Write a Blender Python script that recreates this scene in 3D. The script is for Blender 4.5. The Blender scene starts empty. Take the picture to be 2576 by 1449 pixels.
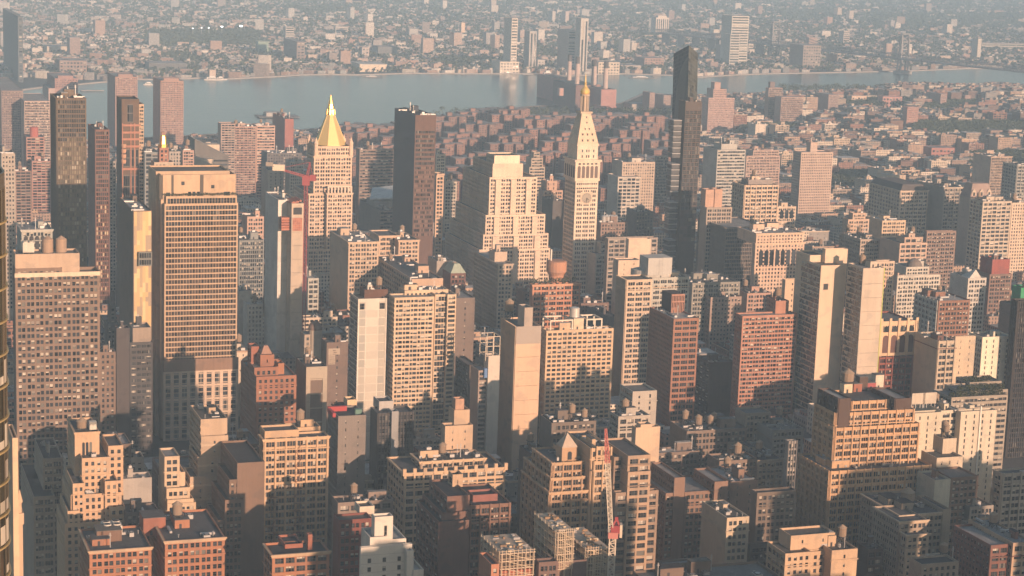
import bpy, bmesh, math, random
from mathutils import Matrix, Vector
sc = bpy.context.scene
COL = sc.collection
rad = math.radians
# ------------------------------------------------------------------ camera
F, PW, PH = 5000.0, 2576.0, 1449.0          # focal length and frame in reference pixels
PITCH, ROLL, CAMZ = rad(10.5), rad(2.0), 346.0
_f = Vector((0, math.cos(PITCH), -math.sin(PITCH)))
_r0 = Vector((1, 0, 0)); _u0 = Vector((0, math.sin(PITCH), math.cos(PITCH)))
_r = math.cos(ROLL)*_r0 + math.sin(ROLL)*_u0
_u = -math.sin(ROLL)*_r0 + math.cos(ROLL)*_u0
cd = bpy.data.cameras.new('camera'); cam = bpy.data.objects.new('camera', cd); COL.objects.link(cam)
m = Matrix((_r, _u, -_f)).transposed().to_4x4(); m.translation = (0, 0, CAMZ); cam.matrix_world = m
cd.sensor_width = 36; cd.lens = F/PW*36; cd.clip_start = 1; cd.clip_end = 60000
sc.camera = cam
# ------------------------------------------------------------------ light
SUN_AZ, SUN_EL = 144.4, 11.0                  # clockwise from +Y (the view direction), degrees
w = bpy.data.worlds.new("World"); sc.world = w; w.use_nodes = True
nt = w.node_tree; bg = nt.nodes['Background']
sky = nt.nodes.new('ShaderNodeTexSky'); sky.sky_type = 'NISHITA'; sky.sun_disc = False
sky.sun_elevation = rad(SUN_EL); sky.sun_rotation = rad(SUN_AZ); sky.altitude = 300
sky.air_density = 1.2; sky.dust_density = 1.0; sky.ozone_density = 1.0
nt.links.new(sky.outputs[0], bg.inputs[0]); bg.inputs[1].default_value = 0.08
sd = bpy.data.lights.new('sun', 'SUN'); so = bpy.data.objects.new('sun', sd); COL.objects.link(so)
sd.energy = 5.0; sd.angle = rad(0.5); sd.color = (1.0, 0.63, 0.42)
_sv = Vector((math.sin(rad(SUN_AZ))*math.cos(rad(SUN_EL)), math.cos(rad(SUN_AZ))*math.cos(rad(SUN_EL)), math.sin(rad(SUN_EL))))
so.rotation_euler = _sv.to_track_quat('Z', 'Y').to_euler(); so.location = (0, -200, 900)
vs = sc.view_settings; vs.view_transform = 'Standard'; vs.look = 'None'; vs.gamma = 1; vs.exposure = 0.53
HAZE, HAZE_G = 1.15e-4, -0.2
SHADE = [(186,430,46,22,126),(234,445,28,24,127),(264,440,34,22,126),(300,440,36,22,147),(370,445,34,22,112),(408,440,40,22,145),(462,440,36,22,148),(520,440,36,20,114),(575,445,50,22,148),(645,440,60,24,153),(730,445,60,22,146)]  # added unseen blocks, placed and sized to cast the foreground shade
# ------------------------------------------------------------------ street grid
G = rad(19.6)
AV = Vector((math.cos(G), math.sin(G), 0))     # along an avenue
ST = Vector((-math.sin(G), math.cos(G), 0))    # along a street, away from the camera
def ray(x, y):
    dx, dy = x-PW/2, y-PH/2
    return _f*F + _r*dx - _u*dy
def at(x, y, S):                               # where the sight line meets the facade plane S: (along avenue, height)
    d = ray(x, y); t = S/d.dot(ST)
    return d.dot(AV)*t, CAMZ + d.z*t
def ground(x, y, z=0.0):
    d = ray(x, y); t = (z-CAMZ)/d.z
    return Vector((d.x*t, d.y*t, z))
def proj(p):
    q = Vector(p) - Vector((0, 0, CAMZ)); k = q.dot(_f)
    return PW/2 + F*q.dot(_r)/k, PH/2 - F*q.dot(_u)/k
def depth_to(x0, y0, S, xl):                   # depth of a flank whose far top corner shows at xl
    A, Z = at(x0, y0, S)
    lo, hi = 0.5, 400.0
    for _ in range(40):
        md = (lo+hi)/2
        p = AV*A + ST*(S+md); p.z = Z
        if proj(p)[0] > xl: lo = md
        else: hi = md
    return lo
# ------------------------------------------------------------------ materials
_mats = {}
def _new(name):
    mt = bpy.data.materials.new(name); mt.use_nodes = True
    return mt, mt.node_tree, mt.node_tree.nodes['Principled BSDF']
def N(nt, t, **kw):
    n = nt.nodes.new(t)
    for k, v in kw.items(): setattr(n, k, v)
    return n
def wall(rgb, rough=0.88, vary=0.22, spec=0.25, metal=0.0):
    key = ('w', tuple(round(c, 3) for c in rgb), rough, vary, metal)
    if key in _mats: return _mats[key]
    mt, nt, b = _new('masonry')
    tc = N(nt, 'ShaderNodeTexCoord')
    def noise(scale, sx, sz, det):
        mp = N(nt, 'ShaderNodeMapping'); mp.inputs['Scale'].default_value = (sx, sx, sz)
        nz = N(nt, 'ShaderNodeTexNoise'); nz.inputs['Scale'].default_value = scale; nz.inputs['Detail'].default_value = det
        nt.links.new(tc.outputs['Object'], mp.inputs[0]); nt.links.new(mp.outputs[0], nz.inputs['Vector'])
        return nz.outputs['Fac']
    n1 = noise(0.06, 1, 1, 3); n2 = noise(0.7, 1, 0.06, 3); n3 = noise(2.2, 1, 2.5, 1)
    ad = N(nt, 'ShaderNodeMath', operation='ADD'); nt.links.new(n1, ad.inputs[0]); nt.links.new(n2, ad.inputs[1])
    ad2 = N(nt, 'ShaderNodeMath', operation='ADD'); nt.links.new(ad.outputs[0], ad2.inputs[0]); nt.links.new(n3, ad2.inputs[1])
    mr = N(nt, 'ShaderNodeMapRange'); mr.inputs[1].default_value = 0.9; mr.inputs[2].default_value = 2.1
    mr.inputs[3].default_value = 1-vary; mr.inputs[4].default_value = 1+vary
    nt.links.new(ad2.outputs[0], mr.inputs[0])
    mx = N(nt, 'ShaderNodeMix', data_type='RGBA', blend_type='MULTIPLY'); mx.inputs[0].default_value = 1
    mx.inputs[6].default_value = (*rgb, 1); nt.links.new(mr.outputs[0], mx.inputs[7])
    if vary > .1:                              # patched and stained areas with edges of their own
        n4 = noise(0.11, 1, 1.6, 2); th = N(nt, 'ShaderNodeMapRange'); th.inputs[1].default_value = .56; th.inputs[2].default_value = .60
        nt.links.new(n4, th.inputs[0]); ml = N(nt, 'ShaderNodeMath', operation='MULTIPLY'); ml.inputs[1].default_value = .35; nt.links.new(th.outputs[0], ml.inputs[0])
        m2 = N(nt, 'ShaderNodeMix', data_type='RGBA'); nt.links.new(ml.outputs[0], m2.inputs[0]); nt.links.new(mx.outputs[2], m2.inputs[6])
        g_ = sum(rgb)/3; m2.inputs[7].default_value = (*[c*.45+g_*.25 for c in rgb], 1)
        wv = N(nt, 'ShaderNodeTexWave', wave_type='BANDS', bands_direction='Z', wave_profile='SAW'); wv.inputs['Scale'].default_value = .55; wv.inputs['Distortion'].default_value = .4
        nt.links.new(tc.outputs['Object'], wv.inputs['Vector'])
        wr = N(nt, 'ShaderNodeMapRange'); wr.inputs[3].default_value = .93; wr.inputs[4].default_value = 1.05; nt.links.new(wv.outputs['Fac'], wr.inputs[0])
        m3 = N(nt, 'ShaderNodeMix', data_type='RGBA', blend_type='MULTIPLY'); m3.inputs[0].default_value = 1; nt.links.new(m2.outputs[2], m3.inputs[6]); nt.links.new(wr.outputs[0], m3.inputs[7])
        nt.links.new(m3.outputs[2], b.inputs['Base Color'])
    else: nt.links.new(mx.outputs[2], b.inputs['Base Color'])
    b.inputs['Roughness'].default_value = rough; b.inputs['Specular IOR Level'].default_value = spec
    b.inputs['Metallic'].default_value = metal
    _mats[key] = mt; return mt
def plain(rgb, rough=0.6, metal=0.0, spec=0.4, emit=None):
    key = ('p', tuple(rgb), rough, metal, emit)
    if key in _mats: return _mats[key]
    mt, nt, b = _new('surface')
    b.inputs['Base Color'].default_value = (*rgb, 1); b.inputs['Roughness'].default_value = rough
    b.inputs['Metallic'].default_value = metal; b.inputs['Specular IOR Level'].default_value = spec
    if emit:
        b.inputs['Emission Color'].default_value = (*rgb, 1); b.inputs['Emission Strength'].default_value = emit
    _mats[key] = mt; return mt
def glass(rgb=(0.03, 0.034, 0.04), rough=0.12, tilt=0.05, spread=0.8, lights=0.0, pale_rgb=(0.3, 0.26, 0.2)):
    key = ('g', tuple(rgb), rough, tilt, spread, lights)
    if key in _mats: return _mats[key]
    mt, nt, b = _new('window_glass')
    ge = N(nt, 'ShaderNodeNewGeometry'); oi = N(nt, 'ShaderNodeObjectInfo')
    ad = N(nt, 'ShaderNodeMath', operation='ADD'); fr = N(nt, 'ShaderNodeMath', operation='FRACT')
    nt.links.new(ge.outputs['Random Per Island'], ad.inputs[0]); nt.links.new(oi.outputs['Random'], ad.inputs[1])
    nt.links.new(ad.outputs[0], fr.inputs[0])
    wn = N(nt, 'ShaderNodeTexWhiteNoise', noise_dimensions='1D'); nt.links.new(fr.outputs[0], wn.inputs['W'])
    mr = N(nt, 'ShaderNodeMapRange'); mr.inputs[3].default_value = 1-spread; mr.inputs[4].default_value = 1+spread
    nt.links.new(wn.outputs['Value'], mr.inputs[0])
    mx = N(nt, 'ShaderNodeMix', data_type='RGBA', blend_type='MULTIPLY'); mx.inputs[0].default_value = 1
    mx.inputs[6].default_value = (*rgb, 1); nt.links.new(mr.outputs[0], mx.inputs[7])
    out = mx.outputs[2]
    if lights:  # a share of the panes takes the paler colour; nothing is lit
        gt = N(nt, 'ShaderNodeMath', operation='LESS_THAN'); gt.inputs[1].default_value = lights
        nt.links.new(fr.outputs[0], gt.inputs[0])
        m2 = N(nt, 'ShaderNodeMix', data_type='RGBA'); nt.links.new(gt.outputs[0], m2.inputs[0])
        nt.links.new(out, m2.inputs[6]); m2.inputs[7].default_value = (*pale_rgb, 1); out = m2.outputs[2]
    nt.links.new(out, b.inputs['Base Color'])
    b.inputs['Roughness'].default_value = rough; b.inputs['IOR'].default_value = 1.52
    s1 = N(nt, 'ShaderNodeVectorMath', operation='SUBTRACT'); s1.inputs[1].default_value = (.5, .5, .5)
    nt.links.new(wn.outputs['Color'], s1.inputs[0])
    s2 = N(nt, 'ShaderNodeVectorMath', operation='SCALE'); s2.inputs['Scale'].default_value = tilt
    nt.links.new(s1.outputs[0], s2.inputs[0])
    s3 = N(nt, 'ShaderNodeVectorMath', operation='ADD'); nt.links.new(ge.outputs['Normal'], s3.inputs[0]); nt.links.new(s2.outputs[0], s3.inputs[1])
    s4 = N(nt, 'ShaderNodeVectorMath', operation='NORMALIZE'); nt.links.new(s3.outputs[0], s4.inputs[0])
    nt.links.new(s4.outputs[0], b.inputs['Normal'])
    _mats[key] = mt; return mt
def patches(cols, rough=0.7, metal=0.0, key='x'):   # every loose face takes one of a few colours
    k = ('pt', key)
    if k in _mats: return _mats[k]
    mt, nt, b = _new('panels_'+key)
    ge = N(nt, 'ShaderNodeNewGeometry'); cr = N(nt, 'ShaderNodeValToRGB'); cr.color_ramp.interpolation = 'CONSTANT'
    el = cr.color_ramp.elements
    while len(el) < len(cols): el.new(0.5)
    for i, c in enumerate(cols): el[i].position = i/len(cols); el[i].color = (*c, 1)
    nt.links.new(ge.outputs['Random Per Island'], cr.inputs[0]); nt.links.new(cr.outputs[0], b.inputs['Base Color'])
    b.inputs['Roughness'].default_value = rough; b.inputs['Metallic'].default_value = metal
    _mats[k] = mt; return mt
ROOFS = [(.05, .05, .055), (.10, .10, .105), (.17, .165, .16), (.27, .27, .27), (.13, .12, .105), (.38, .37, .35)]
GLASS = glass(lights=.07, pale_rgb=(.17, .165, .15)); GLASSB = glass((.045, .052, .06), 0.10, 0.04, 0.6)  # some panes painted pale to imitate bright reflections
BLIND = patches([(.33, .30, .25), (.44, .40, .34), (.25, .22, .19), (.52, .48, .41)], 0.8, 0, 'blind')
FRAME = plain((.12, .11, .10), 0.6)
METAL = plain((.42, .42, .42), 0.45, 0.6); DARK = plain((.035, .035, .04), 0.7)
WOOD = wall((.27, .20, .145), 0.9, 0.3); WOODROOF = wall((.33, .25, .18), 0.9, 0.25)
ROOFM = [wall(c, 0.9, 0.35) for c in ROOFS]
# ------------------------------------------------------------------ mesh builder
class MB:
    def __init__(s): s.v = []; s.f = []; s.m = []
    def poly(s, pts, m=0):
        n = len(s.v); s.v.extend(pts); s.f.append(tuple(range(n, n+len(pts)))); s.m.append(m)
    def box(s, x0, x1, y0, y1, z0, z1, m=0, bottom=False, top=True):
        P = s.poly
        P([(x0,y0,z0),(x1,y0,z0),(x1,y0,z1),(x0,y0,z1)], m); P([(x1,y1,z0),(x0,y1,z0),(x0,y1,z1),(x1,y1,z1)], m)
        P([(x0,y1,z0),(x0,y0,z0),(x0,y0,z1),(x0,y1,z1)], m); P([(x1,y0,z0),(x1,y1,z0),(x1,y1,z1),(x1,y0,z1)], m)
        if top: P([(x0,y0,z1),(x1,y0,z1),(x1,y1,z1),(x0,y1,z1)], m)
        if bottom: P([(x0,y1,z0),(x1,y1,z0),(x1,y0,z0),(x0,y0,z0)], m)
    def lathe(s, cx, cy, prof, n=14, m=0, rot=0.0, sx=1.0, sy=1.0):  # prof: (radius, z) from the bottom up
        rings = []
        for r, z in prof:
            rings.append([(cx+sx*r*math.cos(rot+2*math.pi*i/n), cy+sy*r*math.sin(rot+2*math.pi*i/n), z) for i in range(n)])
        for a, b in zip(rings, rings[1:]):
            for i in range(n):
                j = (i+1) % n
                s.poly([a[i], a[j], b[j], b[i]], m)
        if prof[-1][0] > 0.01: s.poly(rings[-1], m)
    def bar(s, p, q, r, m=0):
        p, q = Vector(p), Vector(q); d = (q-p)
        if d.length < 1e-4: return
        d.normalize(); a = d.cross(Vector((0, 0, 1)) if abs(d.z) < .9 else Vector((1, 0, 0))).normalized()*r; b = d.cross(a).normalized()*r
        c = [(a+b), (-a+b), (-a-b), (a-b)]
        A = [tuple(p+k) for k in c]; B = [tuple(q+k) for k in c]
        for i in range(4):
            j = (i+1) % 4; s.poly([A[i], A[j], B[j], B[i]], m)
        s.poly(A[::-1], m); s.poly(B, m)
    def mesh(s, name, mats):
        me = bpy.data.meshes.new(name); me.from_pydata(s.v, [], s.f)
        for t in mats: me.materials.append(t)
        if len(mats) > 1: me.polygons.foreach_set('material_index', s.m)
        me.update(); return me
    def build(s, name, mats, parent=None, loc=None, rz=None):
        if not s.f: return None
        if not isinstance(mats, (list, tuple)): mats = [mats]
        o = bpy.data.objects.new(name, s.mesh(name, mats)); COL.objects.link(o)
        if parent: o.parent = parent
        if loc is not None: o.location = loc
        if rz is not None: o.rotation_euler.z = rz
        return o
def smooth(o):
    for p in o.data.polygons: p.use_smooth = True
    return o
def tag(o, label=None, cat=None, group=None, kind=None):
    if label: o['label'] = label
    if cat: o['category'] = cat
    if group: o['group'] = group
    if kind: o['kind'] = kind
    return o
def empty(name, loc, rz=0.0):
    o = bpy.data.objects.new(name, None); COL.objects.link(o); o.location = loc; o.rotation_euler.z = rz
    o.empty_display_size = 5; return o
# ------------------------------------------------------------------ windows
def _win_mesh(kind, blind, wide):
    b = MB(); n = 3 if wide else 1
    for i in range(n):
        u0, u1 = i/n, (i+1)/n
        b.poly([(u0,0,0),(u1,0,0),(u1,0,1),(u0,0,1)], 0)
        if blind > 0: b.poly([(u0+.02,-.02,1-blind),(u1-.02,-.02,1-blind),(u1-.02,-.02,.99),(u0+.02,-.02,.99)], 1)
    t = .05
    for (x0, x1, z0, z1) in [(0,t,0,1),(1-t,1,0,1),(t,1-t,0,t),(t,1-t,1-t,1),(t,1-t,.48,.53)]:
        b.poly([(x0,-.04,z0),(x1,-.04,z0),(x1,-.04,z1),(x0,-.04,z1)], 2)
    if wide:
        for c in (1/3, 2/3): b.poly([(c-.015,-.04,0),(c+.015,-.04,0),(c+.015,-.04,1),(c-.015,-.04,1)], 2)
    return b.mesh('window', [GLASS, BLIND, FRAME])
BL = [0, 0, 0, 0, 0, 0, 0, .35, .5, .75]
WM = {(bl, wd): _win_mesh('w', bl, wd) for bl in set(BL)|{1.0} for wd in (0, 1)}
STY = {
 'pu': dict(bw=2.9, fh=3.3, pat=[(.25, .75)], s=.23, t=.8, dep=.4),
 'pn': dict(bw=2.3, fh=3.1, pat=[(.25, .75)], s=.25, t=.78, dep=.3),
 'pp': dict(bw=4.6, fh=3.5, pat=[(.1, .44), (.54, .88)], s=.22, t=.83, dep=.45),
 'tr': dict(bw=5.6, fh=3.8, pat=[(.08, .34), (.37, .63), (.66, .92)], s=.22, t=.84, dep=.45),
 'ht': dict(bw=2.75, fh=2.95, pat=[(.14, .86)], s=.16, t=.86, dep=.3),
 'lo': dict(bw=5.0, fh=3.9, pat=[(.09, .91)], s=.22, t=.86, dep=.5),
 'lp': dict(bw=5.6, fh=4.0, pat=[(.1, .48), (.53, .9)], s=.22, t=.84, dep=.4, pier=(.5, .16)),
 'tp': dict(bw=5.2, fh=3.8, pat=[(.11, .36), (.39, .61), (.64, .89)], s=.17, t=.86, dep=.5, pier=(.5, .14)),
 'ri': dict(bw=3.0, fh=3.5, pat=[(.03, .97)], s=.38, t=.9, dep=.25),
 'bd': dict(bw=1.9, fh=3.5, pat=[(.06, .94)], s=.2, t=.96, dep=.5, band=.35),
 'gl': dict(bw=1.8, fh=3.6, pat=[(.04, .96)], s=.16, t=.96, dep=.08),
 'fi': dict(bw=1.7, fh=3.5, pat=[(.12, .88)], s=.2, t=.92, dep=.15, pier=(.5, .2)),
 'ap': dict(bw=3.6, fh=2.95, pat=[(.1, .84)], s=.26, t=.84, dep=.35),
 'a2': dict(bw=4.6, fh=2.95, pat=[(.06, .36), (.44, .94)], s=.27, t=.86, dep=.35),
 'bc': dict(bw=4.2, fh=3.0, pat=[(.06, .94)], s=.34, t=.97, dep=1.1, band=.25),
 'sl': dict(bw=5.5, fh=3.6, pat=[(.42, .58)], s=.2, t=.8, dep=.3),
 'sp': dict(bw=9.0, fh=4.2, pat=[(.46, .54)], s=.3, t=.7, dep=.3),
 'ln': dict(bw=999, fh=9.5, pat=[(.005, .995)], s=.0, t=.018, dep=.35),
}
def facade(mb, wins, P0, U, W, z0, z1, st, zc=-1e9, mi=0):
    Nx, Ny = U[1], -U[0]
    def pt(u, z, d=0.0): return (P0[0]+U[0]*u-Nx*d, P0[1]+U[1]*u-Ny*d, z)
    def rect(u0, u1, za, zb, d=0.0):
        if u1-u0 > 1e-3 and zb-za > 1e-3: mb.poly([pt(u0,za,d), pt(u1,za,d), pt(u1,zb,d), pt(u0,zb,d)], mi)
    if not st or W < 2.2 or z1-z0 < 2.5: rect(0, W, z0, z1); return
    st = {**STY[st], **{}} if isinstance(st, str) else st
    top = st.get('top', 1.3); mg = st.get('mg', min(.8, W*.06)); dep = st['dep']
    nf = max(1, round((z1-z0-top)/st['fh'])); fh = (z1-z0-top)/nf
    nb = max(1, round((W-2*mg)/st['bw'])); b = (W-2*mg)/nb
    ops = [(mg+i*b+p0*b, mg+i*b+p1*b) for i in range(nb) for p0, p1 in st['pat']]
    zp = z0
    for k in range(nf):
        zf = z0+k*fh
        if zf < zc: continue
        zs, zt = zf+st['s']*fh, zf+st['t']*fh
        rect(0, W, zp, zs); up = 0
        for u0, u1 in ops:
            rect(up, u0, zs, zt)
            mb.poly([pt(u0,zs), pt(u1,zs), pt(u1,zs,dep), pt(u0,zs,dep)], mi); mb.poly([pt(u0,zt,dep), pt(u1,zt,dep), pt(u1,zt), pt(u0,zt)], mi)
            mb.poly([pt(u0,zs), pt(u0,zs,dep), pt(u0,zt,dep), pt(u0,zt)], mi); mb.poly([pt(u1,zs,dep), pt(u1,zs), pt(u1,zt), pt(u1,zt,dep)], mi)
            wins.append((pt(u0, zs, dep), U, u1-u0, zt-zs)); up = u1
        rect(up, W, zs, zt); zp = zt
        if st.get('band'):
            bo = st['band']; za, zb = zt+.02, zf+fh+st['s']*fh-.02
            if k < nf-1: _lbox(mb, pt, -.002, W+.002, za, zb, bo, mi)
    rect(0, W, zp, z1)
    if st.get('pier'):
        pd, pw = st['pier']
        for i in range(nb+1):
            c = mg+i*b; h = pw*b/2
            _lbox(mb, pt, max(.003, c-h), min(W-.003, c+h), max(z0, zc), z1+.35, pd, mi)
def _lbox(mb, pt, u0, u1, za, zb, o, mi):       # a box standing proud of the wall by o
    mb.poly([pt(u0,za,-o), pt(u1,za,-o), pt(u1,zb,-o), pt(u0,zb,-o)], mi)
    mb.poly([pt(u0,zb,-o), pt(u1,zb,-o), pt(u1,zb,0), pt(u0,zb,0)], mi)
    mb.poly([pt(u0,za,0), pt(u1,za,0), pt(u1,za,-o), pt(u0,za,-o)], mi)
    mb.poly([pt(u0,za,0), pt(u0,za,-o), pt(u0,zb,-o), pt(u0,zb,0)], mi)
    mb.poly([pt(u1,za,-o), pt(u1,za,0), pt(u1,zb,0), pt(u1,zb,-o)], mi)
BLM = [0, 0, 0, 0, .35, .5, .75, 1]
def put_windows(root, wins, limit, rng, gl=None, blinds=True):
    """the most prominent windows as objects, what is left as one stuff part"""
    wins = sorted(wins, key=lambda q: (0 if q[1][0] > .5 else 1, -round(q[0][2])))
    for (p, U, w_, h_) in wins[:limit]:
        me = WM[(rng.choice(BLM if blinds == 'many' else BL) if blinds else 0, 1 if w_ > 2.4 else 0)]
        o = bpy.data.objects.new('window', me); COL.objects.link(o); o.parent = root
        o.location = p; o.rotation_euler.z = math.atan2(U[1], U[0]); o.scale = (w_, 1, h_)
    rest = wins[limit:]
    if not rest: return
    b = MB()
    for (p, U, w_, h_) in rest:
        bl = rng.choice(BLM if blinds == 'many' else BL) if blinds else 0; x, y, z = p; Nx, Ny = U[1], -U[0]
        b.poly([(x,y,z), (x+U[0]*w_,y+U[1]*w_,z), (x+U[0]*w_,y+U[1]*w_,z+h_), (x,y,z+h_)], 0)
        if bl:
            x += Nx*.04; y += Ny*.04
            b.poly([(x,y,z+h_*(1-bl)), (x+U[0]*w_,y+U[1]*w_,z+h_*(1-bl)), (x+U[0]*w_,y+U[1]*w_,z+h_), (x,y,z+h_)], 1)
    o = b.build('windows' if not limit else 'upper_window', [gl or GLASS, BLIND], root)
    o['kind'] = 'stuff'
# ------------------------------------------------------------------ roof furniture
def tank(root, x, y, z, r=2.0, h=3.8, leg=3.0):
    b = MB(); b.lathe(x, y, [(r*.96, z+leg), (r, z+leg+h*.5), (r*.97, z+leg+h)], 12)
    o = smooth_sides(b.build('water_tank', WOOD, root))
    c = MB(); c.lathe(x, y, [(r*1.12, z+leg+h), (0.05, z+leg+h+r*.75)], 12); c.build('tank_roof', WOODROOF, o)
    l = MB(); q = r*.65
    for sx in (-1, 1):
        for sy in (-1, 1): l.bar((x+sx*q, y+sy*q, z-.3), (x+sx*q*.9, y+sy*q*.9, z+leg), .14)
        l.bar((x+sx*q, y-q, z+.3), (x+sx*q, y+q, z+leg-.2), .08); l.bar((x-q, y+sx*q, z+.3), (x+q, y+sx*q, z+leg-.2), .08)
    l.box(x-r, x+r, y-r, y+r, z+leg-.35, z+leg-.01, bottom=True)
    l.build('tank_frame', DARK, o); return o
def smooth_sides(o): return o
UNIT = {}
def unit(kind):
    if kind in UNIT: return UNIT[kind]
    b = MB()
    if kind == 'ac':
        b.box(-.5, .5, -.5, .5, 0, .85, 0); b.box(-.38, .38, -.38, .38, .85, .92, 1); b.lathe(0, 0, [(.3, .92), (.32, 1.0)], 10, 0)
        me = b.mesh('air_handler', [METAL, DARK])
    elif kind == 'duct':
        b.box(-.5, .5, -.5, .5, .3, 1, 0, True); b.box(-.42, -.3, -.45, .45, 0, .3, 1); b.box(.3, .42, -.45, .45, 0, .3, 1)
        me = b.mesh('duct', [METAL, DARK])
    elif kind == 'vent':
        b.lathe(0, 0, [(.3, 0), (.3, .75), (.5, .78), (.5, .95), (.1, 1)], 8, 0); me = b.mesh('vent_pipe', [METAL])
    elif kind == 'sky':
        b.box(-.5, .5, -.5, .5, 0, .35, 0); b.poly([(-.45,-.45,.36),(.45,-.45,.36),(.45,0,1),(-.45,0,1)], 1); b.poly([(.45,.45,.36),(-.45,.45,.36),(-.45,0,1),(.45,0,1)], 1); b.poly([(-.45,.45,.36),(-.45,-.45,.36),(-.45,0,1)], 0); b.poly([(.45,-.45,.36),(.45,.45,.36),(.45,0,1)], 0)
        me = b.mesh('skylight', [METAL, GLASSB])
    elif kind == 'mast':
        b.bar((0,0,0),(0,0,1),.02); b.bar((-.09,0,.8),(.09,0,.8),.012); b.bar((-.07,0,.9),(.07,0,.9),.012); me = b.mesh('antenna', [METAL])
    elif kind == 'chim':
        b.box(-.5, .5, -.5, .5, 0, .93, 0); b.box(-.57, .57, -.57, .57, .93, 1, 0, True); me = b.mesh('chimney', [wall((.24, .13, .09))])
    UNIT[kind] = me; return me
NAMES = {'ac': 'air_handler', 'duct': 'duct', 'vent': 'vent_pipe', 'chim': 'chimney', 'sky': 'skylight', 'mast': 'antenna'}
def put(root, kind, x, y, z, sx, sy, sz, rz=0):
    o = bpy.data.objects.new(NAMES[kind], unit(kind)); COL.objects.link(o); o.parent = root
    o.location = (x, y, z); o.scale = (sx, sy, sz); o.rotation_euler.z = rz; return o
def bulkhead(root, x0, x1, y0, y1, z, h, mat, rmat, door=True):
    b = MB(); b.box(x0, x1, y0, y1, z-.2, z+h, 0); b.box(x0-.15, x1+.15, y0-.15, y1+.15, z+h, z+h+.25, 1, True)
    if door and x1-x0 > 2.5:
        u = x0+(x1-x0)*.3; b.poly([(u,y0-.03,z), (u+1.1,y0-.03,z), (u+1.1,y0-.03,z+2.1), (u,y0-.03,z+2.1)], 2)
    return b.build('bulkhead', [mat, rmat, DARK], root)
def clutter(root, x0, x1, y0, y1, z, rng, mat, dens=1.0, tanks=None, big=True):
    W_, D_ = x1-x0, y1-y0
    if W_ < 6 or D_ < 6: return
    n = min(16, max(2, int(W_*D_/65*dens)))
    if big:
        for _ in range(1 if W_*D_ < 700 else 2):
            bw, bd = rng.uniform(.18, .38)*min(W_, 30), rng.uniform(.18, .35)*min(D_, 30)
            bx, by = rng.uniform(x0+1, x1-1-bw), rng.uniform(y0+D_*.15, y1-1-bd)
            h = rng.uniform(2.8, 5.5)
            bulkhead(root, bx, bx+bw, by, by+bd, z, h, mat, rng.choice(ROOFM))
            if rng.random() < .3: put(root, 'ac', bx+bw/2, by+bd/2, z+h+.2, min(bw*.6, 2.5), min(bd*.6, 2.5), 1.6)
    for _ in range(n):
        k = rng.choice(['ac', 'ac', 'duct', 'vent', 'vent', 'ac', 'sky', 'mast', 'duct'])
        x, y = rng.uniform(x0+1.2, x1-1.2), rng.uniform(y0+1.2, y1-1.2)
        if k == 'mast': h = rng.uniform(5, 9); put(root, k, x, y, z, h, h, h)
        elif k == 'sky': put(root, k, x, y, z, rng.uniform(1.8,4), rng.uniform(1.6,2.6), 1.3, rng.choice([0, math.pi/2]))
        elif k == 'vent': put(root, k, x, y, z, .8, .8, rng.uniform(1, 2.4))
        elif k == 'duct':
            l = rng.uniform(3, min(9, D_*.6)); put(root, k, x, y, z, *((l, 1.1) if rng.random() < .5 else (1.1, l)), 1.4)
        else: s_ = rng.uniform(1.4, 3.2); put(root, k, x, y, z, s_, s_*rng.uniform(.7, 1.5), rng.uniform(1.2, 2.4))
    if tanks is None: tanks = 1 if rng.random() < .4 else 0
    for _ in range(tanks):
        r = rng.uniform(1.6, 2.3); tank(root, rng.uniform(x0+3, x1-3), rng.uniform(y0+D_*.2, y1-3), z, r, r*1.9, rng.uniform(2, 5))
# ------------------------------------------------------------------ buildings
FOOT = []          # (A0, A1, S0, S1, H, record) of everything standing
BLD = []
def walls4(mb, wins, x0, x1, y0, y1, z0, z1, st, sn, zc, ss=None, mi=0):
    facade(mb, wins, (x0, y0), (1, 0), x1-x0, z0, z1, st, zc, mi)
    facade(mb, wins, (x0, y1), (0, -1), y1-y0, z0, z1, sn, zc, mi)
    facade(mb, wins, (x1, y0), (0, 1), y1-y0, z0, z1, ss, zc, mi)
    facade(mb, wins, (x1, y1), (-1, 0), x1-x0, z0, z1, None, zc, mi)
def parapet(mb, x0, x1, y0, y1, z, h=1.0, t=.45, mi=0):
    a = [(x0,y0),(x1,y0),(x1,y1),(x0,y1)]; i = [(x0+t,y0+t),(x1-t,y0+t),(x1-t,y1-t),(x0+t,y1-t)]
    for k in range(4):
        j = (k+1) % 4
        mb.poly([(*a[k],z), (*a[j],z), (*i[j],z), (*i[k],z)], mi)
        mb.poly([(*i[k],z), (*i[j],z), (*i[j],z-h), (*i[k],z-h)], mi)
CORN = {}
def cornice(root, x0, x1, y0, y1, z, mat, h=1.1, o=.8):
    b = MB()
    b.box(x0-o, x1+o, y0-o, y0-.01, z-h*.55, z+.06, 0, True); b.box(x0-o*.5, x1+o*.5, y0-o*.5, y0-.012, z-h*1.3, z-h*.57, 0, True)
    b.box(x0-o, x0-.01, y0+.002, y1, z-h*.55, z+.06, 0, True)
    b.build('cornice', mat, root)
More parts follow.
